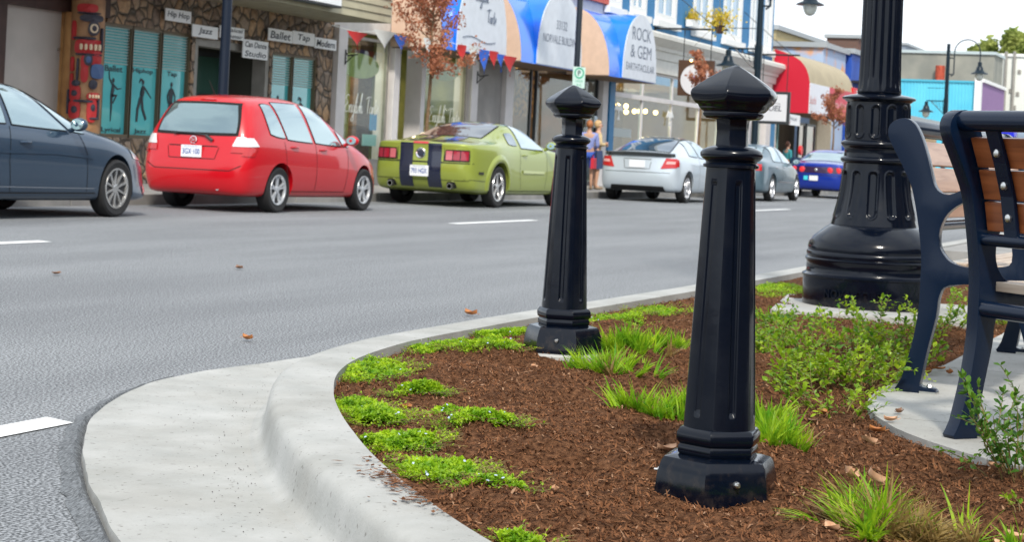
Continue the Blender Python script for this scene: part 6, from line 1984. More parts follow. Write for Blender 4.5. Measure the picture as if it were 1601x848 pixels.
bpart('left_side_wall', MB().box((xc0 + .001, YF + .41, 5.3), (xc0 + .3, YF + 12, 9.1)), wallblue, b)
colblue = M('column_blue', (.01, .17, .38), .5)
for p0, p1, py, m in ((945, 953, 190, colblue), (1132, 1140, 180, colwhite), (1140.5, 1152, 180, colblue), (1166, 1176, 190, colwhite), (1192, 1199, 200, colwhite), (1199.5, 1206, 200, colblue)):
    bpart('column', MB().box((X_(p0, py), YF - .14, .145), (X_(p1, py), YF + .3, 3.615)), m, b)
cafe = M('cafe_wall', (.40, .30, .16), .8, col2=(.26, .18, .10), scale=.9, spec=.3)
LIT[cafe] = 26
def win4(p0, p1, py, zs, zt, room, nm, fm=colwhite, transom=None):
    x0, x1, f = shopwin(p0, p1, py, zs, zt, room, fm, nm=nm, depth=4)
    if transom: bpart('transom_bar', MB().box((x0, YF - .02, transom), (x1, YF + .12, transom + .14)), fm, b)
    return x0, x1, f
A5 = win4(953.5, 1131.5, 180, .75, 3.6, cafe, 4, transom=2.72)
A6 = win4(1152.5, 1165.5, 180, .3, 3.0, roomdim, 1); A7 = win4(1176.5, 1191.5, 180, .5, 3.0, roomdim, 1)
for px, py in ((966, 162), (979, 172), (992, 171), (1000, 171), (1009, 171), (979, 163), (1025, 173)):
    Y = YF + 2.0
    p = ony(px, py + 3, Y)
    t = thing('pendant_lamp', 'small glowing pendant bulb in the cafe window', 'pendant lamp', tuple(p), 0, 'warm pendant bulbs inside the cafe')
    o = obj('bulb', MB().ball((0, 0, 0), .075, 10, 8), bulb, t, smooth=True)
    obj('flex', MB().tube([(0, 0, .07), (0, 0, 3.25 - p.z)], .008, 4), dark_metal, t)
for i, (px, py) in enumerate(((966, 172), (1046, 183))):
    x, z = X_(px, py), Z_(px, py)
    g = MB().ball((x, YF - .02, z), .11, 12, 8, (.6, .3, 1.3)); g.prism([(x - .38, z - .02), (x - .2, z + .2), (x, z + .12), (x + .2, z + .2), (x + .38, z - .02), (x + .15, z + .0), (x, z - .05), (x - .15, z)], YF - .035, YF - .02, 'y'); g.prism([(x - .12, z - .28), (x, z - .1), (x + .12, z - .28)], YF - .035, YF - .02, 'y')
    obj('white_bird_ornament', g, frost, label='white paper bird hanging in the %s cafe window' % ('left' if i == 0 else 'right'), cat='ornament')
bpart('menu_banner', MB().box((X_(958, 203), YF + .02, Z_(958, 213)), (X_(988, 203), YF + .04, Z_(985, 202))), M('pale_banner', (.45, .5, .5), .6), b)
# flower boxes with yellowing plants on the sill
for px, py, n, lab in ((1082, 30, 60, 'small box of yellowing plants on an upper sill of the blue building'),):
    p = ony(px, py + 12, YF - .18); t = thing('window_box', lab, 'window box', tuple(p))
    obj('trough', MB().box((-.32, -.12, 0), (.32, .12, .22)), frost, t, bevel=.01)
    g = MB()
    for k in range(260):
        leaf(g, Vector((random.gauss(0, .16), random.gauss(0, .1), .22 + abs(random.gauss(0, .16)))), rv().normalized(), Vector((0, 0, 1)) + rv(.4), .09, .03)
    obj('plants', g, leafmat('yellow_leaves', (.42, .38, .03), (.72, .52, .08), scale=7), t, recalc=False)

# ---------------- red awning building
b = thing('red_awning_shop', 'low shop with tall red ended tan awning and white sign fascia', 'building', (xc1, YF, 0))
xd0, xd1 = xc1 + .35, X_(1335, 130, 15.9)
YR = 15.9
zr0, zr1 = Z_(1258, 176, YR), Z_(1211, 76, YF)
q = [(YF - (YF - YR) * u, lerp(zr0 + 1.15, zr1, v)) for u, v in ((0, 1), (.2, .93), (.4, .85), (.6, .75), (.72, .66), (.82, .54), (.9, .40), (.96, .22), (1, 0))]
tanc = M('awning_tan', (.36, .30, .19), .6, var=.08, scale=2)
redc = M('awning_red', (.52, .008, .03), .5)
bpart('tan_roof', MB().grid([[(xd0, y, z) for y, z in q], [(xd1, y, z) for y, z in q]]), tanc, b, smooth=True, recalc=False)
bpart('red_end', MB().prism([(y, z) for y, z in q] + [(YR, zr0), (YF, zr0)], xd0 - .02, xd0, 'x'), redc, b)
xs1 = X_(1296, 140, YR)
bpart('white_fascia', MB().box((xd0, YR - .03, zr0), (xs1, YR, zr0 + 1.15)), M('fascia_white', (.66, .68, .74), .5, var=.03), b)
bpart('red_fascia', MB().box((xs1 + .01, YR - .03, zr0), (xd1, YR, zr0 + 1.15)), M('fascia_red', (.52, .03, .06), .5), b)
g = MB(); text(g, 'Sushi', (X_(1270, 155, YR), YR - .036, zr0 + .52), w=1.1, h=.3, shear=.2) ; bpart('fascia_script', g, M('faded_red_ink', (.62, .25, .24), .6), b)
g = MB(); text(g, 'my bloom', (X_(1315, 160, YR), YR - .036, zr0 + .5), w=2.4, h=.36); bpart('fascia_lettering', g, M('pink_ink', (.75, .45, .45), .6), b)
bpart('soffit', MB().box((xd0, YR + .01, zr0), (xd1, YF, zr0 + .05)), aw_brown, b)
bpart('wall_brick', MB().box((X_(1276, 200), YF - .05, .145), (X_(1298, 200), YF + .3, zr0 - .002)), palebrick, b)
bpart('wall_brick_right', MB().box((X_(1298.5, 200), YF + .0, .145), (xd1 + .2, YF + .3, zr0 - .002)), M('tan_wall', (.32, .22, .12), .8, col2=(.42, .30, .17), scale=3), b)
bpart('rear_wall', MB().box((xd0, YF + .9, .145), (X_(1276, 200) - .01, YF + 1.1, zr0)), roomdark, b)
for p0, p1 in ((1206.5, 1216), (1248, 1258), (1260, 1274)):
    x0, x1 = X_(p0, 215), X_(p1, 215)
    f = bpart('window', frame(MB(), x0, x1, .5, zr0 - .25, YF - .02, YF + .06, .1), M('teal_frame', (.12, .28, .27), .5) if p0 < 1210 else mull_dk, b)
    bpart('pane', MB().box((x0 + .1, YF + .02, .6), (x1 - .1, YF + .03, zr0 - .35)), M('poster_pane', (.10, .16, .16), .1, col2=(.42, .10, .08), scale=1.5, coat=1), f)
bpart('upper_wall', MB().box((xd0, YF + .01, zr0), (xd1, YF + .3, zr1)), palebrick, b)
t = thing('hanging_shop_board', 'white board hanging under the red awning end', 'sign', (X_(1217, 186, 16.0), 16.0, Z_(1235, 196, 16.0)))
x0, x1, z0, z1 = X_(1217, 186, 16.0), X_(1251, 186, 16.0), Z_(1234, 195, 16.0), Z_(1234, 178, 16.0)
bpart('board', MB().box((x0, 16.0, z0), (x1, 16.03, z1)), signboard, t)
g = MB(); text(g, 'Tea House', ((x0 + x1) / 2 + .2, 15.994, z0 + (z1 - z0) * .62), w=(x1 - x0) * .55, h=.14); bpart('lettering', g, aw_ink, t)
g = MB(); text(g, 'OPEN', ((x0 + x1) / 2 - .4, 15.994, z0 + (z1 - z0) * .25), w=(x1 - x0) * .3, h=.12); bpart('red_lettering', g, tred, t)

# ---------------- buildings beyond
def simple_building(name, label, x0, x1, y0, y1, h, mat, cop=None, parts=(), z0=0):
    t = thing(name, label, 'building', (x0, y0, 0))
    bpart('wall', MB().box((x0, y0, z0), (x1, y1, h)), mat, t)
    bpart('coping', MB().box((x0 - .15, y0 - .15, h + .002), (x1 + .15, y1 + .15, h + .22)), cop or M('coping_grey', (.32, .35, .37), .5), t)
    return t
p = ony(1212, 72, 21.5); q_ = ony(1290, 60, 21.5)
t = simple_building('tan_brick_building', 'tan brick upper storey with grey coping rising behind the red awning', p.x, q_.x, 21.5, 27, ony(1250, 58, 21.5).z, tanbrick)
for k in range(3):
    wx = lerp(p.x, q_.x, .3 + .24 * k)
    bpart('window', MB().box((wx, 21.44, 5.6), (wx + 1.4, 21.5 - .002, 6.9)), M('old_pane', (.25, .22, .12), .3), t)
xm0, xm1 = xd1 + .25, X_(1322, 90, YF) + 3.2
mural = M('mural_paint', (.35, .45, .62), .7, col2=(.70, .33, .12), scale=.55, contrast=(.52, .60))
t = simple_building('mural_building', 'pale blue building with an orange blotched mural past the red shop', xm0, X_(1322, 100), YF, YF + 9, Z_(1300, 78), mural)
t = simple_building('deep_blue_building', 'narrow deep blue fronted building beyond the mural', X_(1322, 100) + .3, X_(1345, 100), YF - .2, YF + 9, Z_(1330, 85), M('deep_blue_front', (.01, .06, .36), .6, col2=(.02, .10, .5), scale=.8))
g = MB(); zz = Z_(1335, 112)
for k in range(9): g.box((X_(1322, 112) + .3 + k * .9, YF - 1.0, zz - .5), (X_(1322, 112) + .34 + k * .9, YF - .96, zz + .5))
g.box((X_(1322, 112) + .3, YF - 1.02, zz + .46), (X_(1322, 112) + 8, YF - .94, zz + .54)); g.box((X_(1322, 112) + .3, YF - 1.02, zz - .56), (X_(1322, 112) + 8, YF - .2, zz - .46))
bpart('balcony', g, dark_metal, t)
# red sign with white letter
x0, x1 = X_(1332, 148, 15.9), X_(1356, 148, 15.9)
t = thing('red_shop_sign', 'bright red shop fascia with a white letter Y at the edge of the lamp post', 'sign', (x0, 15.9, Z_(1340, 158, 15.9)))
z0, z1 = Z_(1342, 158, 15.9), Z_(1342, 139, 15.9)
bpart('board', MB().box((x0, 15.85, z0), (x1 + 4, 16.1, z1)), M('bright_red_sign', (.62, .01, .02), .5), t)
g = MB(); text(g, 'YUM', (x0 + 2.1, 15.84, (z0 + z1) / 2), w=3.2, h=(z1 - z0) * .6, offset=.03); bpart('lettering', g, white_vinyl, t)
simple_building('shop_under_red_sign', 'brick shop below the bright red sign', X_(1322, 100) + .35, X_(1322, 100) + 22, YF - .6, YF - .25, 3.6, M('tan_wall', (.32, .22, .12)))
t = simple_building('brick_chimney', 'dark red brick chimney stack beside the lamp pole', X_(1341, 75, 24), X_(1356, 75, 24), 24, 26, Z_(1348, 62, 24), stonemat('dark_brick', 5, [(.12, .05, .035), (.2, .08, .05)], (.1, .08, .07), .4, brick='y'))
simple_building('slate_blue_building', 'slate roofed pale building just right of the lamp pole', X_(1415, 90, 30), X_(1452, 90, 30), 30, 44, Z_(1435, 78, 30), M('slate_top', (.22, .26, .32), .6))
# end walls across the side street
XC = 118.0
cy0, cy1 = onx(1419, 150, XC).y, onx(1524, 150, XC).y
zc = onx(1470, 128, XC).z
t = thing('cyan_building', 'building end wall of bright cyan ribbed metal sheeting with purple street front', 'building', (XC, cy1, 0))
cyan = M('cyan_metal', (.09, .48, .66), .5, col2=(.13, .56, .72), scale=.5)
g = MB(); 
n = 46; ys = [lerp(cy1, cy0 + 5, k / n) for k in range(n + 1)]
P = []
for a, c_ in zip(ys, ys[1:]):
    P += [(a, 0), (lerp(a, c_, .5), 0), (lerp(a, c_, .6), -.05), (lerp(a, c_, .9), -.05)]
rows = [[(XC + dx, y, 0) for y, dx in P], [(XC + dx, y, zc) for y, dx in P]]
g.grid(rows); bpart('ribbed_wall', g, cyan, t)
bpart('top_flashing', MB().box((XC - .12, cy1, zc), (XC + .2, cy0 + 5, zc + .12)), M('cyan_flash', (.06, .40, .55), .4), t)
bpart('corner_pilaster', MB().box((XC - .3, cy1 - .35, 0), (XC + .6, cy1 - .01, zc + .35)), frost, t)
xp = ony(1569, 170, cy1 - .33).x
bpart('purple_front', MB().box((XC + .61, cy1 - .33, 0), (min(xp, 170), cy1 - .1, zc + .1)), M('purple_wall', (.24, .14, .30), .8, var=.06), t)
bpart('front_coping', MB().box((XC + .61, cy1 - .45, zc + .1), (min(xp, 170), cy1 - .05, zc + .32)), frost, t)
XG = 140.0
gy0, gy1 = onx(1410, 100, XG).y + 8, onx(1554, 100, XG).y
zg = onx(1490, 84, XG).z
t = simple_building('grey_block_building', 'larger weathered grey concrete building behind the cyan wall', XG, XG + 5, gy1, gy0, zg, M('grey_block', (.20, .21, .19), .85, col2=(.30, .30, .26), scale=.5), M('pale_coping', (.42, .50, .52), .5))
p = onx(1468, 116, XG - 1)
bpart('rusty_flue', MB().tube([(XG - .5, p.y, zc - 1), (XG - .5, p.y, onx(1468, 103, XG).z)], .35, 12), M('rust', (.36, .06, .03), .7, var=.3), t, smooth=True)
XW = 150.0
wy = onx(1562, 120, XW).y
t = simple_building('white_building', 'white rendered building at the right edge beyond the purple wall', XW, XW + 60, wy - 30, wy, onx(1575, 88, XW).z, M('white_render', (.60, .63, .60), .7, col2=(.72, .74, .70), scale=.25), frost)
for k, (px, py) in enumerate(((1580, 142), (1591, 147), (1594, 112), (1586, 168))):
    p = onx(px, py, XW); bpart('window', MB().box((XW - .08, p.y - .12, p.z - .16), (XW - .002, p.y + .12, p.z + .16)), trimgrey, t)
for px in (1572, 1585): 
    p = onx(px, 120, XW); bpart('downpipe', MB().tube([(XW - .15, p.y, 0), (XW - .15, p.y, p.z + 2)], .12, 8), trimgrey, t)
p = onx(1576, 193, 100)
g = MB().prism([(p.y - .35, p.z - .7), (p.y + .35, p.z - .7), (p.y + .38, p.z + .3), (p.y + .1, p.z + .42), (p.y - .3, p.z + .1)], 100, 101.5, 'x')
t = thing('tarped_stack', 'grey container stack under a bright blue tarpaulin beside the purple wall', 'tarpaulin', (100, p.y, 0))
bpart('tarpaulin', g, M('tarp_blue', (.01, .02, .55), .4), t, bevel=.05)
g = MB(); hh = p.z - .7
for k in range(3): g.box((100.1, p.y - .33, hh * k / 3 + .02), (101.4, p.y + .33, hh * (k + 1) / 3 - .01))
bpart('container', g, trimgrey, t, bevel=.03)
# ================================================================== STREET FURNITURE, TREES, PEOPLE
pole_paint = M('pole_paint', (.006, .016, .026), .35, spec=.3)
pole_dark = M('pole_blue_black', (.006, .012, .022), .35, coat=.3)
lampglass = M('lamp_glass', (.70, .74, .68), .2, coat=1, trans=.3)
def shade(t, x, y, z, s=1.0, m=None):
    """bell shaped lamp head hanging at x, y with its rim at z"""
    g = MB().lathe([(.05 * s, .52 * s), (.085 * s, .50 * s), (.09 * s, .34 * s), (.13 * s, .30 * s), (.15 * s, .20 * s), (.20 * s, .10 * s), (.36 * s, .03 * s), (.38 * s, .0), (.34 * s, .005 * s), (.15 * s, .02 * s)], 28, c=(x, y, z), cap=False)
    h = obj('lamp_head', g, m or pole_paint, t, smooth=True)
    g = MB().lathe([(.19 * s, .01 * s), (.19 * s, -.06 * s), (.165 * s, -.16 * s), (.11 * s, -.25 * s), (.03 * s, -.29 * s), (.001, -.295 * s)], 24, c=(x, y, z), cap=False)
    obj('lamp_glass', g, lampglass, h, smooth=True)
def street_pole(px, py, label, r=.075, ped=None, arc=None, base=True, h=8.2, mat=None, sgn=-1):
    X = X_(px, py, 14.5); m = mat or pole_paint
    t = thing('street_lamp', label, 'street lamp', (X, 14.5, .15), 0, 'street lamps along the far kerb')
    obj('pole', MB().lathe([(r * 1.9, 0), (r * 1.9, .3), (r * 1.5, .35), (r * 1.35, .8), (r * 1.1, .86), (r, 1.0), (r * .95, 4), (r * .8, h)], 20), m, t, smooth=True)
    if arc:
        R0 = .62
        g = MB().tube([(0, sgn * .16, h - 1.6), (0, sgn * .30, h - 1.5), (0, sgn * .30, h - .4)] + [(0, sgn * (.30 + R0 - R0 * math.cos(a)), h - .4 + R0 * math.sin(a)) for a in [math.pi * k / 12 for k in range(13)]] + [(0, sgn * (.30 + 2 * R0), h - .9)], .032, 8)
        g.tube([(0, 0, h - 1.5), (0, sgn * .3, h - 1.5)], .03, 6); g.tube([(0, 0, h - .7), (0, sgn * .3, h - .7)], .03, 6)
        obj('curved_arm', g, m, t, smooth=True)
        shade(t, 0, sgn * (.30 + 2 * R0), h - 1.45, 1.15, m)
    if ped:
        hz, ln, sg = ped
        g = MB().tube([(0, 0, hz + .62), (0, sg * ln, hz + .62)], .03, 6)
        g.tube([(0, sg * .1, hz - .0), (0, sg * ln * .78, hz + .60)], .022, 6)
        g.tube([(0, 0, hz + 1.25), (0, sg * ln * .98, hz + 1.25)], .014, 6)
        for k in range(4): g.tube([(0, sg * (.18 + .16 * k), hz + .60), (0, sg * (.12 + .14 * k), hz + .08 + .14 * k)], .010, 4)
        obj('side_arm', g, m, t, smooth=True)
        obj('clamp_box', MB().box((-.09, -.11, hz + .0), (.09, .11, hz + .75)), m, t, bevel=.01)
        obj('outlet', MB().box((-.05, -.05, hz + .76), (.05, .05, hz + .98)), frost, t, bevel=.01)
        shade(t, 0, sg * ln, hz + .06, 1.0, m)
    return t, X
t1, _ = street_pole(352, 75, 'dark blue grey lamp pole rising behind the red hatchback', r=.078, ped=(5.2, .9, 1), arc=True, mat=M('pole_slate', (.006, .012, .026), .4, coat=.05, spec=.3))
t2, XP = street_pole(904, 60, 'dark lamp pole with a green and white parking sign, behind the second bollard', r=.072, ped=(5.15, .9, 1), arc=True, mat=pole_dark)
street_pole(1187, 60, 'dark lamp pole before the blue building, bell lamp on its left arm', r=.105, ped=(3.75, .95, 1), arc=True, h=7.2, mat=pole_paint)
street_pole(1481, 120, 'thin far lamp pole with two bell lamps before the cyan wall', r=.11, ped=(3.75, .95, 1), arc=True, h=7.2, mat=pole_paint)
# parking sign
p = ony(905, 121, 14.38)
t = thing('parking_sign', 'white parking sign with a green ringed P on the lamp pole', 'sign', (p.x, 14.38, p.z))
obj('plate', MB().box((-.16, -.006, -.24), (.16, .006, .24)), M('sign_pale_green', (.50, .66, .60), .4), t, bevel=.004)
a = thing_rot = R(-50)
t.rotation_euler = (0, 0, R(-40))
g = MB().lathe([(.095, 0), (.125, -.003), (.125, .003), (.095, .003)], 28, axis='y', cap=False, c=(0, -.010, .10)); obj('green_ring', g, M('sign_green', (.02, .35, .20), .5), t)
g = MB(); text(g, 'P', (0, -.011, .10), w=.07, h=.12, offset=.02); obj('letter', g, ink, t)
g = MB(); text(g, '2 HOUR', (0, -.011, -.08), w=.20, h=.05); text(g, '9-5', (0, -.011, -.17), w=.12, h=.05); obj('small_text', g, MATS['sign_green'], t)
# bird shaped bracket at the pole top
g = MB()
for a_ in (.2, .9, 1.5, 2.2): g.tube([(0, 0, 5.0), (.25 * math.cos(a_), -.25, 5.0 + .12 * math.sin(a_ * 2))], .008, 4)
obj('wire_spikes', g, dark_metal, t2)

# projecting shop signs
def hung_sign(px0, px1, py, label, ylen, zb, size, facem, writer, pxs):
    X = X_(px0, py, YF)
    Y0, Y1 = YF, YF - ylen
    Z = Z_(px0, py, YF)
    t = thing('projecting_sign', label, 'sign', (X, YF, Z))
    g = MB().tube([(0, 0, 0), (0, -ylen, 0)], .035, 6); g.box((-.05, -.03, -.22), (.05, .0, .22)); g.tube([(0, -.01, 1.5), (0, -ylen * .85, .03)], .012, 4)
    obj('bracket', g, dark_metal, t)
    w, h = size; yc = pxs
    for k in (-1, 1): obj('hanger', MB().tube([(0, yc + k * w * .38, 0), (0, yc + k * w * .38, zb + h)], .014, 6), dark_metal, t)
    bd_ = obj('frame', MB().box((-.06, yc - w / 2, zb), (.06, yc + w / 2, zb + h)), facem[0], t, bevel=.01)
    writer(t, bd_, yc, zb, w, h)
    return t
def wr_round(t, bd_, yc, zb, w, h):
    zc_ = zb + h * .45
    obj('round_face', MB().lathe([(.001, -.075), (w * .42, -.075), (w * .42, -.06)], 32, axis='x', c=(0, yc, zc_)), M('round_sign_face', (.62, .62, .66), .4), bd_)
    g = MB()
    g.prism([(yc - .14, zc_ - .02), (yc + .04, zc_ + .10), (yc + .16, zc_ + .04), (yc + .08, zc_ - .02), (yc + .10, zc_ - .16), (yc, zc_ - .05), (yc - .05, zc_ - .18)], -.085, -.076, 'x')
    obj('round_sign_motif', g, M('motif_purple', (.20, .12, .30), .5), bd_)
    obj('glow_lamp', MB().ball((-.2, yc + .12, zb + h - .02), .035, 8, 6), bulb, t)
def wr_fuel(t, bd_, yc, zb, w, h):
    obj('white_face', MB().box((-.075, yc - w / 2 + .1, zb + .1), (-.061, yc + w / 2 - .1, zb + h - .1)), M('fuel_face', (.62, .63, .66), .4), bd_)
    g = MB(); text(g, 'FUEL', (-.08, yc, zb + h * .48), w=w * .52, h=h * .17, face='-x', shear=.25, offset=.01)
    g.tube([(-.08, yc + w * .28, zb + h * .62), (-.08, yc, zb + h * .66), (-.08, yc - w * .22, zb + h * .61)], .008, 4)
    obj('lettering', g, ink, bd_)
hung_sign(1024, 1130, 44, 'square brown hanging sign with a white round face before the blue building', 2.3, -2.02, (1.12, 1.08), (M('sign_brown', (.07, .035, .02), .5),), wr_round, -1.38)
hung_sign(1160, 1245, 84, 'black framed white hanging sign reading FUEL before the red awning', 2.1, -2.45, (1.16, 1.15), (mull_dk,), wr_fuel, -1.25)
# hanging basket of yellowing leaves on the sign bar
p = ony(1126, 30, 15.1); t = thing('hanging_plant', 'loose yellow green plant above the sign bar left of the lamp pole', 'plant', tuple(p))
obj('pot', MB().lathe([(.10, -.42), (.16, -.2), (.17, -.18)], 14), brown_dk, t, smooth=True)
g = MB()
for k in range(420):
    leaf(g, Vector((random.gauss(0, .16), random.gauss(0, .22), random.gauss(0, .17))), rv().normalized(), rv(), .10, .028)
obj('leaves', g, MATS['yellow_leaves'], t, recalc=False)
g = MB()
for k in range(14): 
    d = rv(.22); g.tube([(0, 0, -.25), tuple(d * .6), tuple(d * 1.5)], .006, 4)
obj('stems', g, stem_mat, t)

# ---------------- small street trees with rusty leaves
bark = M('young_bark', (.16, .10, .055), .8, var=.3, scale=20)
rust_leaf = leafmat('rust_leaves', (.22, .07, .04), (.50, .22, .12), scale=3.5, rough=.6, trans=.3)
def street_tree(px, py_mid, zc, rad, hgt, n, label, Y=14.9, leafs=.055, mat=rust_leaf, trunk=.05, lean=.0, limbs=9, name='street_tree'):
    X = X_(px, py_mid, Y)
    t = thing(name, label, 'tree', (X, Y, .15))
    st = MB(); g = MB()
    top = Vector((lean, 0, zc + hgt * .45))
    tp = [Vector((0, 0, 0)), Vector((lean * .2, .02, 1.0)), Vector((lean * .5, -.01, zc - hgt * .45)), Vector((lean * .8, .02, zc)), top]
    st.tube(tp, [trunk, trunk * .85, trunk * .7, trunk * .4, trunk * .12], 10)
    obj('trunk', st, bark, t, smooth=True)
    br = MB(); ends = []
    for k in range(limbs):
        s = random.uniform(.0, .9); z0 = lerp(zc - hgt * .45, zc + hgt * .3, s)
        a = k * 2.4 + random.uniform(-.4, .4); p = Vector((lean * z0 / (zc + 1), 0, z0))
        d = Vector((math.cos(a), math.sin(a), random.uniform(.35, 1.1))).normalized(); l = rad * random.uniform(.75, 1.25) * (1 - .35 * s)
        pts = [p.copy()]
        for i in range(7):
            p = p + d * l / 7; d = (d + rv(.12) + Vector((0, 0, .05))).normalized(); pts.append(p.copy())
            if i > 1: 
                q = p.copy(); dd = (d + rv(.6)).normalized(); tw = [q.copy()]
                for j in range(3): q = q + dd * l * .09; dd = (dd + rv(.3)).normalized(); tw.append(q.copy())
                br.tube(tw, trunk * .06, 4); ends += tw
                ends += [p.copy()]
        br.tube(pts, [trunk * .32 * (1 - i / 8.5) for i in range(8)], 5)
    obj('branches', br, bark, t, smooth=True)
    for k in range(n):
        e = random.choice(ends); L = leafs * random.uniform(.6, 1.3)
        leaf(g, e + rv(rad * .075), (rv() + Vector((0, 0, -.5))).normalized(), rv(), L, L * random.uniform(.25, .42), curl=random.uniform(-.2, .2))
    obj('crown', g, mat, t, recalc=False)
    return t
random.seed(77)
street_tree(672, 100, 3.05, .90, 2.2, 3600, 'slender street tree with rusty autumn leaves before the English Tarts awning', leafs=.06, trunk=.045, lean=.10, limbs=15)
street_tree(1098, 120, 3.35, .62, 1.5, 1500, 'small rust leaved tree peeking over the nearest bollard cap', leafs=.08, trunk=.05, limbs=10)
street_tree(1305, 170, 2.9, .85, 2.2, 1700, 'thin rusty street tree in front of the red and white fascia', leafs=.085, trunk=.05, limbs=12)
# far trees over the roofs
gl = leafmat('far_leaves', (.10, .16, .03), (.38, .42, .12), scale=.5, rough=.7)
def big_tree(x, y, zc, rad, n, label):
    t = thing('broadleaf_tree', label, 'tree', (x, y, 0), 0, 'green trees beyond the far roofs')
    obj('trunk', MB().tube([(0, 0, 0), (.2, 0, zc * .5), (0, .2, zc)], [.4, .3, .12], 10), bark, t, smooth=True)
    g = MB(); cl = [(rv(rad * .42), random.uniform(.3, .6) * rad) for _ in range(16)]
    br = MB()
    for c_, r_ in cl:
        br.tube([(0, 0, zc * .55), tuple(Vector((0, 0, zc * .8)) + c_ * .4), tuple(Vector((0, 0, zc)) + c_)], [.12, .08, .03], 5)
        for k in range(n // 16):
            d = rv().normalized() * r_ * random.uniform(.5, 1.05)
            L = random.uniform(.3, .6); leaf(g, Vector((0, 0, zc)) + c_ + d, rv().normalized(), rv(), L, L * .35)
    obj('branches', br, bark, t)
    obj('crown', g, gl, t, recalc=False)
for px, py, Xf, rad, n, lab in ((1545, 84, 200, 1.7, 3500, 'green treetop over the roofs, left of the pair at the right edge'), (1583, 88, 200, 2.1, 5500, 'larger yellow green treetop over the roofs at the right edge')):
    p = onx(px, py, Xf); big_tree(p.x, p.y, p.z, rad, n, lab)

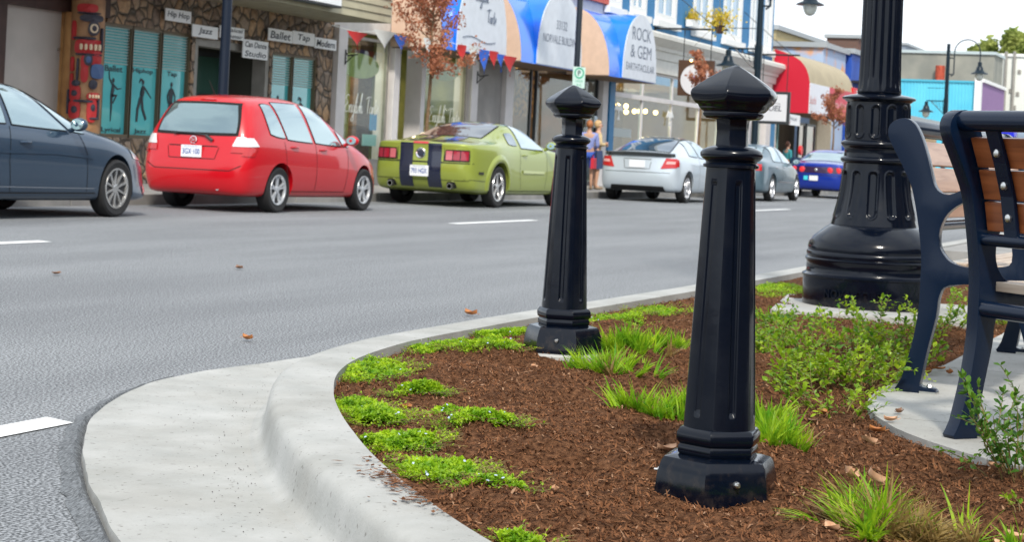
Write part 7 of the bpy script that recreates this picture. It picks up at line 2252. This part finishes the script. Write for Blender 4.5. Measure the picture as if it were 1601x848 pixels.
# ---------------- people on the far pavement
def person(px, pyfeet, H, label, top, bottom, skin=(.45, .26, .18), hair=(.25, .12, .05), face=R(-90), pose='stand', Y=15.2, skirt=False, arms='cross', shoes=(.25, .18, .12), group=None):
    X = X_(px, pyfeet, Y)
    t = thing('person', label, 'person', (X, Y, .15), face + math.pi / 2, group)
    k = H / 1.7
    def skin_mesh(name, V, E, Rr, mat, lev=2, parent=t, root=0):
        me = bpy.data.meshes.new(name); me.from_pydata([tuple(Vector(v) * k) for v in V], E, [])
        o = bpy.data.objects.new(name, me); COL.objects.link(o)
        m = o.modifiers.new('skin', 'SKIN'); m.use_smooth_shade = True
        for i, r in enumerate(Rr): me.skin_vertices[0].data[i].radius = (r * k, r * k) if not hasattr(r, '__len__') else (r[0] * k, r[1] * k); me.skin_vertices[0].data[i].use_root = (i == root)
        s = o.modifiers.new('sub', 'SUBSURF'); s.levels = lev; s.render_levels = lev
        dg = bpy.context.evaluated_depsgraph_get()
        m2 = bpy.data.meshes.new_from_object(o.evaluated_get(dg)); o.modifiers.clear(); o.data = m2
        m2.materials.clear(); m2.materials.append(mat); o.parent = parent
        return o
    sk = M('skin_%d' % int(px), skin, .5)
    # figure faces -y in its own frame; x to its left
    V = [(0, 0, .95), (0, .01, 1.15), (0, 0, 1.36), (0, -.005, 1.46), (0, -.015, 1.53), (0, -.02, 1.62), (0, -.01, 1.68)]
    Rr = [(.14, .10), (.12, .09), (.14, .085), (.05, .05), (.055, .06), (.075, .092), (.045, .055)]
    E = [(0, 1), (1, 2), (2, 3), (3, 4), (4, 5), (5, 6)]
    for s in (-1, 1):
        b0 = len(V)
        V += [(s * .085, 0, .88), (s * .10, -.01, .50), (s * .10, .02, .09), (s * .105, -.10, .03)]; Rr += [.085, .055, .036, .032]
        E += [(0, b0), (b0, b0 + 1), (b0 + 1, b0 + 2), (b0 + 2, b0 + 3)]
        b1_ = len(V)
        if arms == 'cross': A = [(s * .18, 0, 1.37), (s * .23, -.03, 1.12), (-s * .02, -.22, 1.14), (-s * .08, -.23, 1.16)]
        elif arms == 'carry': A = [(s * .18, 0, 1.37), (s * .22, .0, 1.10), (s * .14, -.20, 1.0), (s * .10, -.26, .98)]
        else: A = [(s * .18, 0, 1.37), (s * .23, .02, 1.12), (s * .22, -.06, .88), (s * .22, -.09, .80)]
        V += A; Rr += [.055, .042, .030, .028]
        E += [(2, b1_), (b1_, b1_ + 1), (b1_ + 1, b1_ + 2), (b1_ + 2, b1_ + 3)]
    body = skin_mesh('body', V, E, Rr, sk)
    hand_pts = [V[i] for i in (len(V) - 1, len(V) - 9)]
    # shirt
    VS = [(0, 0, .93), (0, .01, 1.15), (0, 0, 1.36), (0, -.005, 1.44)]; RS = [(.165, .125), (.14, .11), (.155, .10), (.075, .07)]; ES = [(0, 1), (1, 2), (2, 3)]
    for s in (-1, 1):
        b_ = len(VS); 
        A = [V[11 if s == -1 else 19], V[12 if s == -1 else 20], V[13 if s == -1 else 21]]
        VS += [A[0], A[1], tuple(Vector(A[1]).lerp(Vector(A[2]), .8))]; RS += [.07, .058, .045]; ES += [(2, b_), (b_, b_ + 1), (b_ + 1, b_ + 2)]
    skin_mesh('jacket', VS, ES, RS, M('cloth_%d_top' % int(px), top, .8, var=.12, scale=9))
    if skirt:
        g = MB().lathe([(.155, .98), (.17, .90), (.20, .62), (.21, .52), (.20, .52)], 24, fn=lambda r, z, a: r * (1 + .06 * math.sin(a * 7)) ); g.v = [(a * k, b * .8 * k, c * k) for a, b, c in g.v]
        obj('skirt', g, M('cloth_%d_low' % int(px), bottom, .8), t, smooth=True)
    else:
        VT = [(0, 0, .95)]; RT = [(.155, .115)]; ET = []
        for s in (-1, 1):
            b_ = len(VT); VT += [(s * .085, 0, .88), (s * .10, -.01, .60), (s * .10, -.01, .52)]; RT += [.10, .08, .078]; ET += [(0, b_), (b_, b_ + 1), (b_ + 1, b_ + 2)]
        skin_mesh('shorts', VT, ET, RT, M('cloth_%d_low' % int(px), bottom, .8))
    hm = M('hair_%d' % int(px), hair, .6, var=.3, scale=30)
    g = MB().ball((0, .012 * k, 1.635 * k), .098 * k, 16, 10, (.88, 1.05, 1.12))
    g.v = [v for v in g.v]
    g2 = MB(); keep = [i for i, f in enumerate(g.f) if not (sum(g.v[j][1] for j in f) / 4 < -.02 * k and sum(g.v[j][2] for j in f) / 4 < 1.67 * k)]
    g2.v = g.v; g2.f = [g.f[i] for i in keep]; g2.mi = [0] * len(keep)
    obj('hair', g2, hm, t, smooth=True, recalc=False)
    for s in (-1, 1):
        obj('eye', MB().ball((s * .030 * k, -.098 * k, 1.615 * k), .011 * k, 8, 6), ink, t)
        obj('ear', MB().ball((s * .080 * k, -.01 * k, 1.60 * k), .022 * k, 8, 6, (.4, .8, 1.2)), sk, t)
        obj('shoe', MB().ball((s * .104 * k, -.06 * k, .04 * k), .062 * k, 12, 8, (.75, 1.75, .62)), M('shoe_%d' % int(px), shoes, .6), t, smooth=True)
    obj('nose', MB().prism([(-.118 * k, 1.578 * k), (-.095 * k, 1.625 * k), (-.09 * k, 1.575 * k)], -.011 * k, .011 * k, 'x'), sk, t)
    obj('mouth', MB().box((-.022 * k, -.100 * k, 1.555 * k), (.022 * k, -.092 * k, 1.562 * k)), M('lips', (.3, .08, .07), .5), t)
    # hands: palm with five fingers
    for hp, s in zip(hand_pts, (1, -1)):
        q = Vector(hp) * k; g = MB().ball(tuple(q), .034 * k, 10, 6, (1, .6, 1.1))
        for f in range(4):
            o_ = Vector(((f - 1.5) * .016 * k, 0, 0))
            a0 = q + o_ + Vector((0, -.005 * k, -.02 * k)); l = (.055, .065, .06, .045)[f] * k
            g.tube([a0, a0 + Vector((0, -.008 * k, -l * .6)), a0 + Vector((0, .004 * k, -l))], [.009 * k, .008 * k, .006 * k], 6)
        g.tube([q + Vector((s * .02 * k, 0, .01 * k)), q + Vector((s * .045 * k, -.015 * k, -.01 * k)), q + Vector((s * .05 * k, -.02 * k, -.03 * k))], [.011 * k, .010 * k, .007 * k], 6)
        obj('hand', g, sk, t, smooth=True)
    return t
person(931, 298, 1.68, 'person in tan jacket and dark skirt, arms folded, left of the silver coupe', (.52, .40, .22), (.03, .05, .12), skin=(.52, .30, .20), hair=(.50, .33, .16), face=R(-60), skirt=True, arms='cross')
person(917, 298, 1.66, 'person in a mauve blue top and blue shorts just behind the second bollard neck', (.20, .24, .48), (.03, .08, .35), skin=(.42, .24, .16), hair=(.33, .12, .04), face=R(20), arms='carry')
person(1229, 290, 1.70, 'person with brown hair and teal shirt in front of the red awning shop', (.03, .22, .25), (.05, .05, .08), hair=(.12, .05, .03), face=R(-40), Y=16.4, arms='down')
# red hand bag and rolled paper
p = ony(928, 255, 15.05)
g = MB().prism([(-.11, -.14), (.11, -.14), (.09, .12), (-.09, .12)], -.04, .04, 'y'); g.tube([(-.06, 0, .12), (-.04, 0, .24), (.04, 0, .24), (.06, 0, .12)], .010, 6)
o = obj('hand_bag', g, M('bag_red', (.50, .02, .04), .5), bevel=.01, label='red hand bag held between the two standing people', cat='bag'); o.location = p
# newspaper box with red dome
X = X_(1248, 225, 16.0)
t = thing('newspaper_box', 'dark newspaper box with a round red top beside the red awning shop', 'newspaper box', (X, 16.0, .145))
obj('cabinet', MB().box((-.25, -.2, .35), (.25, .2, 1.15)), M('box_navy', (.01, .03, .07), .4), t, bevel=.02)
obj('window', MB().box((-.2, -.21, .75), (.2, -.202, 1.05)), signboard, t)
for sx in (-1, 1):
    for sy in (-1, 1): obj('leg', MB().box((sx * .2 - .02, sy * .15 - .02, 0), (sx * .2 + .02, sy * .15 + .02, .35)), dark_metal, t)
obj('round_top', MB().lathe([(.001, -.05), (.17, -.05), (.18, 0), (.17, .05), (.001, .05)], 24, axis='y', c=(0, -.1, 1.42)), M('top_red', (.62, .015, .02), .4), t, smooth=True)
# grey van driving away, only its sloping back edge in the frame
p = onx(1589, 205, 62)
t = thing('delivery_van', 'grey blue delivery van cut by the right edge above the bench rail', 'van', (62, p.y, 0))
w_ = 2.0
g = MB().prism([(0, .45), (5.2, .45), (5.4, .8), (5.3, 1.4), (4.7, 1.6), (4.2, 2.6), (.3, 2.75), (-.0, 2.4)], -w_, 0, 'y')
obj('body', g, M('van_paint', (.20, .26, .34), .3, coat=.6), t, bevel=.12, smooth=True)
obj('rear_window', MB().box((-.02, -w_ + .25, 1.6), (.02, -.25, 2.25)), carglass_dark, t)
for x in (.9, 4.3):
    for y in (-w_ + .02, -.22): obj('wheel', MB().lathe([(.1, 0), (.34, 0), (.36, .05), (.36, .16), (.34, .2), (.1, .2)], 28, axis='y', c=(x, y, .36)), rubber, t, smooth=True)
for s in (-.12, -w_ + .12): obj('tail_light', MB().box((-.02, s - .07, .9), (.05, s + .07, 1.4)), lens_red, t)
